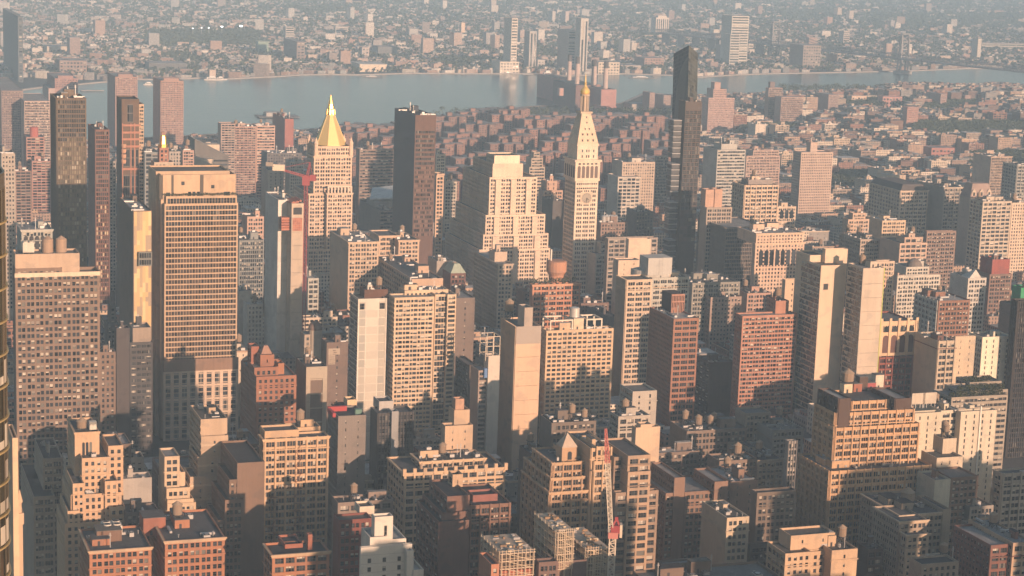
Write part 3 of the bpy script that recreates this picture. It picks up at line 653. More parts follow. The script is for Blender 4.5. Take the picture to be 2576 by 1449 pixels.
b.build('terrace_planting', LEAF, rt)['kind'] = 'stuff'
# fins running up the shaded flank
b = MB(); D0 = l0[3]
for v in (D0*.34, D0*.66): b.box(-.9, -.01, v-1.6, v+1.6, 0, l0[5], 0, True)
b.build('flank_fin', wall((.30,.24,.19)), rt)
ct = B('concrete_tower', 'unfinished concrete tower with orange safety netting near its top, beside a red crane', 1350, (.62,.60,.56), None,
  [(734,764,512,(694,),{'st':'ln','rgb':(.47,.39,.31)}), (700,734,503,(668,),{'dS':14,'g':1,'st':None})], nm='the unfinished concrete tower', roof=3, tanks=0, yb=890, north='sp')
l = ct['loc'][0]; rt = ct['root']
net = patches([(.38,.14,.09),(.43,.18,.12),(.32,.12,.085)], .8, 0, 'net')
b = MB()
za, zb = L(ct, 735, 548)[2], L(ct, 735, 581)[2]
for i in range(5):
    for k in range(6): b.poly([(l[0]+.8+(l[1]-1.6)*i/5,-.15,zb+(za-zb)*k/6),(l[0]+.8+(l[1]-1.6)*(i+1)/5-.1,-.15,zb+(za-zb)*k/6),(l[0]+.8+(l[1]-1.6)*(i+1)/5-.1,-.15,zb+(za-zb)*(k+1)/6-.1),(l[0]+.8+(l[1]-1.6)*i/5,-.15,zb+(za-zb)*(k+1)/6-.1)])
for k in range(5): b.box(-6.5, -.05, 3, 9.5, zb+k*1.9, zb+k*1.9+1.5, 0, True)
for i in range(9): b.box(l[0]+i*1.1, l[0]+i*1.1+.8, 3+i, 20+i, l[5]-.9, l[5]+.25+(i%3)*.3, 0, True)
b.build('safety_netting', net, rt)
b = MB(); zc_ = L(ct, 735, 540)[2]; b.box(1.2, l[1]-1.2, -.1, -.02, zc_, zc_+5, 0); b.build('opening', DARK, rt)
wt = B('panel_tower', 'white-framed slab of pale square panels with a rust-brown roof box', 1200, (.60,.56,.49), None,
  [(902,972,752,(881,),{'n':'gl'}), (917,976,729,(905,),{'dS':7,'g':1,'st':None,'rgb':(.13,.07,.05)})], nm='the white panel tower', roof=4, tanks=1, yb=1120)
l = wt['loc'][0]; rt = wt['root']; fh = 5.4; b = MB(); c = MB(); W_ = l[1]
for k in range(17):
    z1 = l[5]-2-k*fh; z0 = z1-fh+.45
    if z0 < 4: break
    for a, d_, m_ in ((.04,.26,0),(.30,.70,1),(.74,.96,0)): b.poly([(a*W_,-.06,z0),(d_*W_,-.06,z0),(d_*W_,-.06,z1),(a*W_,-.06,z1)], m_)
b.build('panel', [patches([(.36,.34,.30),(.40,.37,.32),(.33,.32,.29)], .5, 0, 'pgrey'), patches([(.5,.46,.39),(.55,.5,.43),(.47,.43,.37)], .6, 0, 'pcream')], rt)
b = MB()
for a in (0, W_): b.box(a-.35, a+.35, -.5, -.02, 0, l[5], 0, True)
b.build('edge_frame', wall((.66,.62,.55)), rt)
for a, d_ in ((.05,.22),(.76,.95)): 
    o = bpy.data.objects.new('window', WM[(0,1)]); COL.objects.link(o); o.parent = rt; o.location = (a*W_, -.1, l[5]-7); o.scale = ((d_-a)*W_, 1, 4)
B('balcony_tower', 'cream apartment tower gridded with balconies, a glassy recess to its right', 1192, (.58,.45,.32), 'a2',
  [(993,1093,749,(978,),{'n':'bc'}), (1095,1127,741,26,{'dS':3,'g':1,'st':'gl','clut':False}), (1126,1148,741,28,{'dS':.6,'g':1,'st':'bc','clut':False}), (1018,1128,731,14,{'dS':12,'g':1,'st':'pu'})], nm='the cream balcony tower', roof=3, tanks=0, yb=1090, dens=2)
B('brown_block', 'blank brown wall edged in cream, right of the cream balcony tower', 1262, (.19,.15,.13), 'sp',
  [(1147,1195,750,30)], nm='the blank brown wall block', roof=3, tanks=0, yb=870)
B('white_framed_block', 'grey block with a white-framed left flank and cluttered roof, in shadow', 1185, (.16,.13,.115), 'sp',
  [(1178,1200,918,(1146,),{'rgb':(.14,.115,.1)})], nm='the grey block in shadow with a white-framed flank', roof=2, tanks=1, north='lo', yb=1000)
cv = B('narrow_tower', 'narrow pale tower under construction with curved balconies and an open frame on top', 1149, (.55,.49,.42), None,
  [(1229,1258,896,(1218,),{'clut':False}), (1204,1230,932,16,{'dS':2,'g':1,'st':'bc','clut':False,'rgb':(.33,.26,.22)})], nm='the narrow tower with the open frame', roof=3, tanks=0, yb=1140)
l = cv['loc'][0]; b = MB()
za = l[5]; zz = L(cv, 1222, 848)[2]
for k in range(3):
    z = za+(zz-za)*k/2
    b.box(l[0]-2, l[1], .3, .7, z-.2, z+.2, 0, True); b.box(l[0]-2, l[1], 12, 12.4, z-.2, z+.2, 0, True)
    b.box(l[0]-2, l[0]-1.6, .7, 12, z-.2, z+.2, 0, True); b.box(l[1]-.4, l[1], .7, 12, z-.2, z+.2, 0, True)
for u in (l[0]-2, (l[0]+l[1])/2-1, l[1]-.4):
    for v in (.3, 12): b.box(u, u+.4, v, v+.4, za-3, zz, 0)
b.build('open_frame', wall((.6,.52,.42)), cv['root'])
b = MB(); b.box(-2.2,-.3,.4,3,za-14,za-8); b.build('blue_sheeting', plain((.12,.22,.42),.7), cv['root'])
sl = B('slab_tower', 'tall blank slab of tan panels with an off-centre notch rising at its top', 1152, (.60,.435,.305), 'ln',
  [(1299,1362,822,(1261,),{'n':'fi'}), (1320,1341,774,12,{'dS':.4,'g':1,'st':None,'rgb':(.40,.34,.29),'clut':False})], nm='the blank tan slab', roof=1, tanks=0, yb=1190, vary=.15)
tank(sl['root'], sl['loc'][0][0]+4, 26, sl['H']-12, 3.0, 6, 5)
b = MB(); l = sl['loc'][0]; za = L(sl,1299,866)[2]; b.box(.02,l[1]-.02,-.12,-.02,za,l[5]+.02,0,True); b.build('grey_panel', wall((.37,.32,.28), vary=.08), sl['root'])
ap = B('apartment_tower', 'broad tan brick apartment tower with white roof frames and a silver tank', 1182, (.56,.41,.275), 'ap',
  [(1375,1544,832,(1364,))], nm='the broad tan apartment tower', roof=3, tanks=0, yb=1045, north='pn', dens=1.5)
l = ap['loc'][0]; b = MB()
for (a,d_) in ((.08,.42),(.62,.86)):
    x0,x1 = a*l[1], d_*l[1]; z = l[5]
    for u in (x0, (x0+x1)/2, x1-.8): b.box(u,u+.8,4,4.6,z-1,z+6,0); b.box(u,u+.8,18,18.6,z-1,z+6,0)
    b.box(x0,x1,4-.02,4.62,z+5.1,z+6,0,True); b.box(x0,x1,17.98,18.62,z+5.1,z+6,0,True); b.box(x0-.02,x0+.82,4.62,17.98,z+5.1,z+6,0,True); b.box(x1-.82,x1+.02,4.62,17.98,z+5.1,z+6,0,True)
b.build('roof_frame', wall((.66,.6,.5)), ap['root'])
bulkhead(ap['root'], l[1]*.43, l[1]*.58, 4, 13, l[5]-1, 7.5, wall((.62,.5,.36)), ROOFM[3])
b = MB(); b.lathe(l[1]*.48, 9, [(3.2,l[5]+6.8),(3.2,l[5]+12.5),(2.6,l[5]+13)], 18); b.build('water_tank', plain((.6,.58,.54),.4,.3), ap['root'])
br = B('brick_tower', 'slim red-brown brick tower with a dark brick flank and a louvred roof cage', 1156, (.35,.18,.12), 'tr',
  [(1695,1758,802,(1634,),{'rgb':(.3,.155,.105),'n':'pn'})], nm='the slim red-brown tower with the louvred cage', roof=5, tanks=0, yb=1040, blinds=False, dens=1.2)
l = br['loc'][0]; x0 = L(br,1690,745,24)[0]; x1 = L(br,1721,745,24)[0]; z1 = L(br,1690,741,24)[2]
b = MB(); b.box(x0,x1,24,40,l[5]-1,z1,0); 
for i in range(9): u = x0+(x1-x0)*i/8; b.box(u-.25,u+.25,23.4,23.98,l[5]-1,z1+.2,1,True)
b.box(x0-.3,x1+.3,23.3,23.99,z1-.8,z1+.25,1,True); b.box(x0-.3,x1+.3,23.3,23.99,l[5]+6,l[5]+6.8,1,True)
b.build('louvred_cage', [wall((.07,.05,.045)), wall((.4,.22,.16))], br['root'])
B('dark_block', 'dark brown block with white-gridded flank between the two brick towers', 1216, (.115,.085,.075), None,
  [(1786,1848,912,(1752,))], nm='the dark block between the brick towers', roof=0, tanks=0, north='lo', yb=1040, dens=1.6)
B('brick_tower', 'broad pinkish brick apartment tower with a box penthouse, partly in shade', 1172, (.41,.215,.155), 'a2',
  [(1868,2007,795,(1850,)), (1952,1985,757,14,{'dS':8,'on':0,'st':None})], nm='the broad pinkish brick tower', roof=3, tanks=1, yb=1030, dens=1.5, north='pn')
B('tan_slab', 'plain tan block standing behind the pinkish brick tower', 1305, (.56,.42,.3), 'sp',
  [(1976,2013,704,(1968,))], nm='the plain tan block', roof=4, tanks=0, yb=790)
ws = B('white_slab_tower', 'tall slab with a windowless cream front and dark glass flank, stepped boxes on top', 1150, (.64,.50,.375), None,
  [(2066,2127,668,(2016,),{'n':'gl','clut':False}), (2038,2080,642,20,{'dS':18,'g':1,'clut':False}), (2077,2133,627,(2070,),{'dS':14,'g':1})], nm='the windowless cream slab', roof=4, tanks=0, yb=985, vary=.15)
l = ws['loc'][0]; b = MB(); u,_,z = L(ws,2071,729); b.box(u,u+3.4,-.1,-.02,z,z+4); b.build('opening', DARK, ws['root'])
B('glass_flanked_tower', 'tower of pale horizontal panels with a lime edge strip and dark glass flank', 1125, (.52,.44,.355), 'ln',
  [(2172,2226,675,(2133,),{'n':'gl'})], nm='the pale panelled tower', roof=3, tanks=1, yb=950)
r_ = BLD[-1]; l = r_['loc'][0]; b = MB(); b.box(l[1]-.5,l[1]+.05,-.2,-.02,2,l[5]); b.build('edge_strip', plain((.45,.48,.12)), r_['root'])
go = B('gothic_loft', 'maroon loft with a cream gothic crown of arched bays', 1142, (.25,.085,.06), 'tp',
  [(2216,2305,812,36,{'clut':False})], nm='the maroon loft with the gothic crown', roof=2, tanks=0, yb=975, win=100)
l = go['loc'][0]; rt = go['root']; W_ = l[1]; M_ = wall((.60,.44,.29))
zc_ = L(go, 2217, 895)[2]
b = MB(); b.box(-.15, W_+.15, -.9, -.62, zc_, l[5]+1, 0, True)
for i in range(5): u = W_*i/4; b.box(u-.9, u+.9, -1.5, -.91, zc_, l[5]+3, 0, True)
b.build('crown', M_, rt); arches(rt, .9, W_-.9, -.92, zc_+2, zc_+14, 4, plain((.1,.04,.03),.5))
b = MB()
for i in range(14): u = 1.5+(W_-3)*i/14; b.box(u, u+(W_-3)/14*.55, -.98, -.93, zc_+17, zc_+20.5)
b.build('clerestory_window', GLASS, rt); arches(rt, .9, W_-.9, -.92, l[5]-6.4, l[5]-2.4, 4, GLASS)
B('brick_and_tan_block', 'dark red block with tan loggia front, next to the maroon loft', 1105, (.17,.095,.08), 'lp',
  [(2360,2406,858,(2303,),{'rgb':(.46,.38,.29)})], nm='the dark red block with a tan loggia front', roof=2, tanks=0, north=None, yb=965, dens=1.6)
B('tan_block', 'blank tan wall with a jagged shadow, between the loggia block and the white building', 1112, (.52,.42,.31), 'sp',
  [(2404,2455,847,(2400,))], nm='the blank tan wall', roof=2, tanks=0, yb=930)
B('white_building', 'white building pierced by rows of slit windows', 1125, (.74,.66,.52), 'sl',
  [(2472,2547,848,(2438,),{'n':'pp'})], nm='the white slit-window building', roof=2, tanks=0, yb=930)
dk = B('dark_tower', 'dark ribbed tower standing tall at the far right edge', 1112, (.075,.065,.06), 'fi',
  [(2563,2660,757,(2545,))], nm='the dark ribbed tower', roof=0, tanks=0, yb=1190, north='fi', blinds=False, win=100)
B('brick_building', 'reddish brick building behind a white-framed flank, upper windows lit', 1255, (.25,.14,.10), 'pp',
  [(2362,2441,757,(2303,),{'n':None})], nm='the reddish building with a white-framed flank', roof=5, tanks=1, yb=830, north='lo')
b = MB(); r_ = BLD[-1]; l = r_['loc'][0]; wl = []
facade(b, wl, (-.45, l[3]), (0,-1), l[3]-.2, 2, l[5]-.2, 'lp', l[5]-34); b.build('white_flank', wall((.56,.55,.5)), r_['root']); put_windows(r_['root'], wl, 30, random.Random(1))
pk = B('old_hotel', 'old orange brick hotel with chimney-like turrets and a ragged roofline', 1082, (.30,.145,.095), 'pu',
  [(645,746,948,(606,)), (640,700,925,14,{'dS':6,'on':0,'clut':False}), (655,690,893,10,{'dS':12,'on':0,'st':'sp','clut':False}), (632,652,872,10,{'dS':20,'on':0,'st':None,'rgb':BRICK,'clut':False}), (700,715,914,8,{'dS':8,'on':0,'st':None,'rgb':ORBR,'clut':False})], nm='the old orange brick hotel', roof=2, tanks=1, yb=1080, north='pu', dens=2)
l = pk['loc'][2]; b = MB(); b.lathe((l[0]+l[1])/2, (l[2]+l[3])/2, [((l[1]-l[0])*.55, l[5]), ((l[1]-l[0])*.2, l[5]+4.5)], 4, 0, math.pi/4); b.build('hipped_roof', wall((.33,.2,.15)), pk['root'])
B('grey_fronted_building', 'brown block with a grey picture-frame front', 1092, (.17,.125,.10), None,
  [(770,823,923,(744,)), ], nm='the picture-frame block', roof=1, tanks=1, yb=1075, north=None)
r_ = BLD[-1]; l = r_['loc'][0]; b = MB(); W_ = l[1]
b.box(0,W_,-.6,-.02,l[5]-7,l[5],0,True); b.box(0,2.6,-.6,-.02,0,l[5]-7.02); b.box(W_-2.6,W_,-.6,-.02,0,l[5]-7.02)
for k in range(5): b.box(2.62,W_-2.62,-.4,-.02,l[5]-8-k*8.5,l[5]-7.3-k*8.5,0,True)
b.build('front_frame', wall((.40,.34,.27)), r_['root'])
ho = B('hotel_block', 'tall brown brick block with faded painted wall signs on its front', 1152, (.175,.13,.11), 'sp',
  [(822,876,862,(808,))], nm='the brown block with faded wall signs', roof=2, tanks=0, yb=1000, dens=1.6)
l = ho['loc'][0]; b = MB()
def sign(x0,y0,x1,y1,m,o):
    A = L(ho,x0,y1); C = L(ho,x1,y0); b.box(A[0],C[0],-o,-.02,A[2],C[2],m,True)
sign(826,876,855,893,0,.06); sign(826,893,843,917,0,.06)
for (a,c,d_,e) in ((837,880,845,883),(839,885,847,888),(838,890,846,891.5),(828,897,842,899),(828,902,842,904.5),(828,907,842,909),(828,912,842,914.5)): sign(a,c,d_,e,1,.1)
b.build('painted_sign', [wall((.37,.31,.25)), wall((.2,.16,.13))], ho['root'])
B('turreted_corner_building', 'pale corner building with a small brown dome over its round bay', 1255, (.38,.32,.26), 'pu',
  [(766,806,842,(755,)), (810,872,838,20,{'dS':6,'g':1,'st':'pu','rgb':(.2,.17,.15)})], nm='the domed corner building', roof=5, tanks=0, yb=920)
r_ = BLD[-1]; u,_,z = L(r_, 791, 838, 4); b = MB(); b.lathe(u,2,[(4.4,10),(4.4,z+3)],16,0); b.build('round_bay', wall((.42,.36,.29)), r_['root'])
b = MB(); b.lathe(u,2,[(4.7,z+3),(4.6,z+4.5),(3.8,z+6.6),(2.2,z+8.4),(.1,z+9)],16); b.build('dome', wall((.2,.14,.11)), r_['root'])
red = B('mechanical_block', 'dark low block with a red-edged roof deck and a glowing slatted box behind', 985, (.22,.19,.17), 'sp',
  [(851,921,1047,(826,)), (874,898,1006,8,{'dS':26,'on':0,'st':None,'rgb':(.62,.46,.3),'clut':False}), (850,904,1030,16,{'dS':24,'on':0,'st':None,'rgb':BROWN,'clut':False})], nm='the low block with the red roof deck', roof=0, tanks=0, north='pu')
l = red['loc'][0]; b = MB(); b.box(-2,l[1]*.55,14,16,l[5]-1,l[5]+1.6,0,True); b.box(-2.5,-.8,2,14,l[5]-1,l[5]+1.2,0,True); b.build('red_rail', plain((.36,.05,.05),.7), red['root'])
b = MB(); b.box(l[1]*.72,l[1]*.95,6,9,l[5]-1,l[5]+1.5,0,True); b.build('green_shed', plain((.12,.22,.18),.8), red['root'])
B('mechanical_block', 'black ribbed block with a large white roof box in front of the balcony tower', 1000, (.085,.08,.08), 'fi',
  [(950,1042,1040,(932,)), (954,990,1010,12,{'dS':10,'on':0,'st':None,'rgb':(.42,.4,.38),'clut':False}), (986,1003,1035,6,{'dS':-2,'g':1,'st':None,'rgb':(.3,.3,.3),'clut':False})], nm='the black block with the white roof box', roof=1, tanks=1, blinds=False)
B('stacked_tan_block', 'stack of small tan boxes topped by an open lift frame', 962, (.50,.37,.26), 'sp',
  [(1120,1190,1072,(1110,)), (1143,1182,1032,10,{'dS':5,'g':1,'st':None,'clut':False}), (1146,1168,1004,5,{'dS':7,'g':1,'st':None,'rgb':(.45,.28,.2),'clut':False})], nm='the stacked tan boxes', roof=2, tanks=0)
B('low_block', 'low dark block crowded with tanks, at the foot of the broad tan apartment tower', 960, (.17,.14,.12), 'pp',
  [(1388,1500,1064,(1358,))], nm='the low block crowded with tanks', roof=0, tanks=3, dens=3)
B('grey_stepped_block', 'pale grey stepped block with small penthouses, left of the slim red-brown tower', 985, (.42,.38,.33), 'lo',
  [(1592,1653,985,(1560,),{'dS':22,'st':'sl'}), (1556,1636,1048,(1534,),{'g':1,'cl':1,'dS':4})], nm='the pale stepped block', roof=2, tanks=1, dens=1.7, north='ri')
B('tan_blank_block', 'low block with a blank tan front wall catching the sun', 935, (.56,.42,.3), None,
  [(1600,1661,1076,(1590,)), (1612,1640,1068,6,{'dS':.2,'g':1,'clut':False})], nm='the blank tan-fronted low block', roof=2, tanks=0, dens=1.4)
B('low_tank_roof', 'low brown block with four wooden tanks in a row along its roof', 1005, (.22,.17,.14), 'pp',
  [(1728,1880,1085,(1686,))], nm='the low block with four tanks', roof=2, tanks=4, dens=2)
B('low_loft', 'low loft with arched gable and cluttered roof left of the massive tan building', 1012, (.30,.25,.20), 'pp',
  [(1876,1940,1040,(1850,)), (1944,2022,1082,26,{'g':1,'dS':-20,'rgb':(.3,.28,.26),'cl':1})], nm='the cluttered low loft', roof=2, tanks=1, dens=2)
B('ribbed_stair_tower', 'narrow grey tower with vertical ribs beside the massive tan building', 925, (.27,.25,.235), 'fi',
  [(1983,2006,1110,(1975,))], nm='the narrow grey ribbed tower', roof=2, tanks=0)
for args in [
 ('brown_block', 'brown brick block with a tank and white skylights, behind the U-shaped building', 985, (.2,.155,.13), 'pp', [(1650,1760,1140,(1630,))]),
 ('brown_block', 'brown block with a chimney pot row beyond the U-shaped building', 955, (.22,.165,.135), 'pp', [(1810,1906,1160,(1780,))]),
 ('loft_building', 'white-roofed loft with paired windows left of the massive tan building', 962, (.35,.29,.23), 'pp', [(1906,1975,1158,(1830,))]),
 ('brick_block', 'dark brick block sunk between the pyramid-turret loft and the blank tan slab', 950, (.15,.115,.1), 'pp', [(1348,1400,1152,(1306,))]),
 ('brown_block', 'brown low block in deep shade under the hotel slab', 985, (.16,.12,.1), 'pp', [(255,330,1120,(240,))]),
 ('grey_block', 'flat grey wall with a square vent right of the art deco tower', 935, (.37,.34,.31), None, [(308,382,1205,(300,))]),
 ('pale_loft', 'pale stone loft with arched top windows behind the art deco tower', 985, (.42,.38,.33), 'pu', [(310,362,1152,(302,))]),
 ('low_block', 'low dark roof with a round wooden tank right of the flat grey wall', 900, (.16,.13,.115), 'pp', [(316,400,1290,(305,))]),
 ('brown_block', 'dark brown block left of the ornate tan loft, roof edged in white', 985, (.19,.14,.115), 'pu', [(585,655,1120,(560,))]),
 ('low_loft', 'low loft squeezed between the ornate tan loft and the broad tan loft', 890, (.24,.19,.16), 'lo', [(850,990,1265,(835,))]),
 ('brick_block', 'low brick block below the pyramid-turret loft with exposed beams', 800, (.30,.17,.12), 'pp', [(1236,1330,1398,(1228,))]),
 ('brown_block', 'shaded brown block at the bottom between the grid-fronted block and the cream-fronted building', 800, (.15,.12,.1), 'pp', [(1668,1790,1420,(1655,))]),
 ('dark_block', 'dark block on the bottom edge right of the cream-fronted building', 850, (.13,.105,.09), 'pp', [(1888,1975,1372,(1880,))]),
 ('brown_block', 'low brown block behind the buff building with the blank upper box', 870, (.17,.135,.11), 'pp', [(1905,2004,1240,(1890,))]),
 ('grey_block', 'grey flank-walled block right of the apartment block with stepped wings', 880, (.28,.25,.22), 'pp', [(2440,2500,1275,(2400,))]),
 ('pale_loft', 'pale loft with curved vents behind the dark red industrial building', 850, (.3,.26,.22), 'pp', [(2440,2520,1320,(2420,))]),
 ('brown_loft', 'dark brown punched-window block between the hotel slab and the banded tower', 1155, (.20,.145,.115), 'pu', [(251,291,886,(246,))]),
 ('dark_tower', 'blank dark tower wall between the hotel slab and the gold mosaic tower', 1160, (.085,.075,.075), None, [(293,326,826,(288,))]),
 ('curved_block', 'dark rounded block of banded floors at the foot of the gold mosaic tower', 1185, (.085,.08,.08), 'ri', [(327,384,862,(318,)), (334,380,825,16, {'dS':3,'on':0,'st':None,'rgb':TAUPE})]),
 ('setback_tower', 'dark stepped tower with a pale cupola left of the gold mosaic tower', 1400, (.15,.135,.125), 'pu', [(270,300,815,(262,)), (276,292,770,12,{'dS':5,'on':0}), (280,289,735,6,{'dS':8,'on':1,'st':None})]),
 ]: B(*args, nm=None, dens=1.8)

B('flat_roofed_building', 'dark flat roof cropped by the bottom edge, right of the crane', 690, (.17,.125,.1), None, [(1640,1960,1476,20)], nm='the flat roof at the bottom edge', roof=2, tanks=0, dens=.6)
# ================================================================== the glass corner close by on the left
def glass_corner():
    S = 250.0
    A1, Z = at(27.5, 452, S); r = 9.0; cx, cy = A1-r, S+r
    root = empty('curved_glass_tower', AV*cx+ST*cy, G); tag(root, 'curved glass tower with gold ring ledges and white blinds, filling the left edge', 'building', 'buildings of the city below')
    rings = []; fh = 4.25; n = 40; Ln = 40
    def pth(i):                                    # front run, rounded corner, flank
        if i <= 14: return (-Ln+i*Ln/14, -r)
        if i <= 30: t = (i-14)/16*math.pi/2; return (r*math.sin(t), -r*math.cos(t))
        return (r, (i-30)*3.5)
    pts = [pth(i) for i in range(n+1)]
    g = MB(); led = MB(); bl = MB(); mu = MB(); rg = random.Random(3)
    nf = 60
    for k in range(nf):
        z1 = Z-2-k*fh; z0 = z1-fh
        if z0 < 20: break
        for i in range(n):
            (xa, ya), (xb, yb) = pts[i], pts[i+1]
            g.poly([(xa,ya,z0),(xb,yb,z0),(xb,yb,z1),(xa,ya,z1)])
            if k > 4 and i % 2 == 0 and rg.random() < .85 and i < 34:
                h = rg.choice([.35,.5,.5,.8,1.0]); (xc, yc) = pts[min(n, i+2)]
                nx, ny = yb-ya, -(xb-xa); q = math.hypot(nx, ny); e = .04/q
                for (p, s_) in (((xa,ya),(xb,yb)),((xb,yb),(xc,yc))): bl.poly([(p[0]+nx*e,p[1]+ny*e,z0+.4),(s_[0]+nx*e,s_[1]+ny*e,z0+.4),(s_[0]+nx*e,s_[1]+ny*e,z0+.4+(fh-1.2)*h),(p[0]+nx*e,p[1]+ny*e,z0+.4+(fh-1.2)*h)])
        o = .26
        for i in range(n):
            (xa, ya), (xb, yb) = pts[i], pts[i+1]
            def off(p, j):
                a, c = pts[max(0,j-1)], pts[min(n,j+1)]; dx, dy = c[0]-a[0], c[1]-a[1]; q = math.hypot(dx,dy); return (p[0]+dy/q*o, p[1]-dx/q*o)
            pa, pb = off((xa,ya), i), off((xb,yb), i+1)
            led.poly([(*pa,z0-.1),(*pb,z0-.1),(*pb,z0+.13),(*pa,z0+.13)]); led.poly([(*pa,z0+.13),(*pb,z0+.13),(xb,yb,z0+.13),(xa,ya,z0+.13)]); led.poly([(xa,ya,z0-.1),(xb,yb,z0-.1),(*pb,z0-.1),(*pa,z0-.1)])
    for i in range(0, n+1, 2):
        x, y = pts[i]; mu.box(x-.07, x+.07, y-.16, y+.16, 20, Z-2)
    g.build('curtain_wall', glass((.045,.042,.03), .08, .015, .4), root); led.build('gold_ledge', plain((.50,.39,.20), .4, .4), root)
    mu.build('mullion', plain((.05,.045,.035), .5, .3), root); o_ = bl.build('window_blind', BLIND, root); o_['kind'] = 'stuff'
    b = MB(); b.poly([(x,y,Z-2) for x,y in pts]+[(-Ln,(n-30)*3.5,Z-2)]); b.build('roof', ROOFM[1], root)
    c = MB()
    for i in range(n): (xa,ya),(xb,yb) = pts[i],pts[i+1]; c.poly([(xa,ya,Z-2),(xb,yb,Z-2),(xb,yb,Z),(xa,ya,Z)]); c.poly([(xb*.97,yb*.97,Z-2),(xa*.97,ya*.97,Z-2),(xa*.97,ya*.97,Z),(xb*.97,yb*.97,Z)]); c.poly([(xa,ya,Z),(xb,yb,Z),(xb*.97,yb*.97,Z),(xa*.97,ya*.97,Z)])
    c.build('parapet', plain((.16,.14,.11),.4,.4), root)
    b = MB(); b.lathe(r*.55, -r*.55, [(.3,Z),(.3,Z+.6),(.05,Z+.9)], 8); b.build('beacon_lamp', plain((.6,.08,.05),.4), root)
glass_corner()
B('pale_pier', 'pale stone building edge catching the sun beside the curved glass tower', 640, (.58,.42,.29), None, [(31,45,1102,18)], nm='the pale stone edge', roof=2, tanks=0, dens=0)
cu = B('cupola_building', 'tan brick pier with a small open cupola, low at the left edge', 700, (.50,.36,.25), None, [(44,57,1292,12,{'clut':False})], nm='the small cupola pier', roof=2, tanks=0)
l = cu['loc'][0]; b = MB(); c_ = (l[0]+l[1])/2
b.box(l[0]-.4,l[1]+.4,-.4,12.4,l[5]-4,l[5]+.1,0,True)
for u in (l[0]+.3, l[1]-.9):
    for v in (.3, l[1]-.9): b.box(u,u+.6,v,v+.6,l[5],l[5]+4)
b.box(l[0],l[1],0,l[1]-l[0],l[5]+4,l[5]+5,0,True); b.lathe(c_,(l[1]-l[0])/2,[((l[1]-l[0])*.5,l[5]+5),(.1,l[5]+8.5)],10); b.build('cupola', cu['mat'], cu['root'])
# ================================================================== behind: midtown south, left part
B('bronze_tower', 'dark bronze glass tower with fluted vertical strips, tallest at the upper left', 1500, (.15,.115,.085), 'fi', [(142,217,247,(127,))], nm='the dark bronze fluted tower', roof=0, tanks=0, yb=660, gl=glass((.17,.145,.10),.22,.05,.6,.05,(.4,.37,.3)), blinds=False, win=100, north='fi')
B('finned_tower', 'reddish brown tower with cream window bands between vertical fins', 1600, (.22,.12,.095), 'fi', [(239,275,326,(221,))], nm='the reddish finned tower', roof=0, tanks=0, yb=700, gl=glass((.06,.045,.04),.2,.05,.7,.22,(.5,.43,.3)), blinds=False, win=100)
rh = B('dark_slender_tower', 'slender dark tower with copper trim and rounded balconies, thin lit strip on its right', 1640, (.13,.09,.065), None, [(306,350,249,(293,)), (350,362,262,22,{'dS':2,'g':1,'st':'a2','rgb':(.5,.37,.26)})], nm='the slender copper-trimmed tower', roof=0, tanks=0, yb=515, dens=1.5)
l = rh['loc'][0]; rt = rh['root']; cop = wall((.40,.20,.14)); b = MB(); W_ = l[1]
for a in (.02,.5,.72): b.box(a*W_,a*W_+.7,-.6,-.02,60,L(rh,306,310)[2],0,True)
for yy in (315,333,350,368,425,510): z = L(rh,306,yy)[2]; b.box(0,W_+1,-1.6,-.61,z-.8,z+.8,0,True)
b.build('copper_trim', cop, rt)
b = MB()
for k in range(4): z = L(rh,306,372+k*13)[2]; b.lathe(1.6,-.2,[(1.6,z),(2.1,z+1.6),(2.0,z+3.2)],12)
b.build('rounded_balcony', wall((.5,.3,.2)), rt)
for a,c_,y0,y1 in ((.32,.66,262,308),(.1,.46,375,420),(.56,.95,375,420),(.1,.46,440,500),(.56,.95,440,500)):
    o = bpy.data.objects.new('tall_window', WM[(0,1)]); COL.objects.link(o); o.parent = rt; za,zb = L(rh,306,y0)[2],L(rh,306,y1)[2]; o.location=(a*W_,-.12,zb); o.scale=((c_-a)*W_,1,za-zb)
ln_ = B('lantern_tower', 'slim red brick tower topped by a gilded lantern, peeking over the banded tower', 1610, (.34,.17,.12), 'pu', [(401,424,372,9,{'clut':False}), (388,437,408,16,{'dS':-3,'g':1,'rgb':(.45,.37,.29)})], nm='the gold-lantern brick tower', roof=2, tanks=0, yb=430)
l = ln_['loc'][0]; b = MB(); c_ = l[1]/2; b.lathe(c_,4.5,[(4.3,l[5]-.5),(4.3,l[5]+2.4),(3.2,l[5]+2.6),(2.5,l[5]+9.6),(1.2,l[5]+10)],8,0,math.pi/8); GOLD = plain((.83,.55,.17),.28,.9); b.build('gilded_lantern', GOLD, ln_['root'])
b = MB(); b.box(c_-1.5,c_+1.5,3,6,l[5]+10,l[5]+12.5,0,True); b.build('chimney', wall((.3,.2,.16)), ln_['root'])
NL = 'ny'
ny = B('gold_pyramid_tower', 'cream stone skyscraper crowned by a gilded octagonal pyramid', 1690, (.62,.47,.355), 'pp',
  [(774,889,628,(760,)), (777,887,487,60,{'dS':6,'g':1,'clut':False}), (823,887,486,10,{'dS':1,'g':1,'clut':False}), (790,886,393,(772,),{'dS':9,'g':1,'clut':False}), (795,883,368,(778,),{'dS':11,'g':1,'clut':False})], nm='the gold pyramid tower', roof=4, tanks=0, yb=680, win=100, north='pp', corn=(.62,.47,.355))
rt = ny['root']; l = ny['loc'][4]; cx = (l[0]+l[1])/2; cy = (l[2]+l[3])/2; zb = l[5]-1
zt = L(ny, 828, 288, cy)[2]; R0 = (L(ny,862,366,cy)[0]-L(ny,796,366,cy)[0])/2*1.19; R1 = R0*.25
GILD = plain((.66,.50,.21),.45,.25)
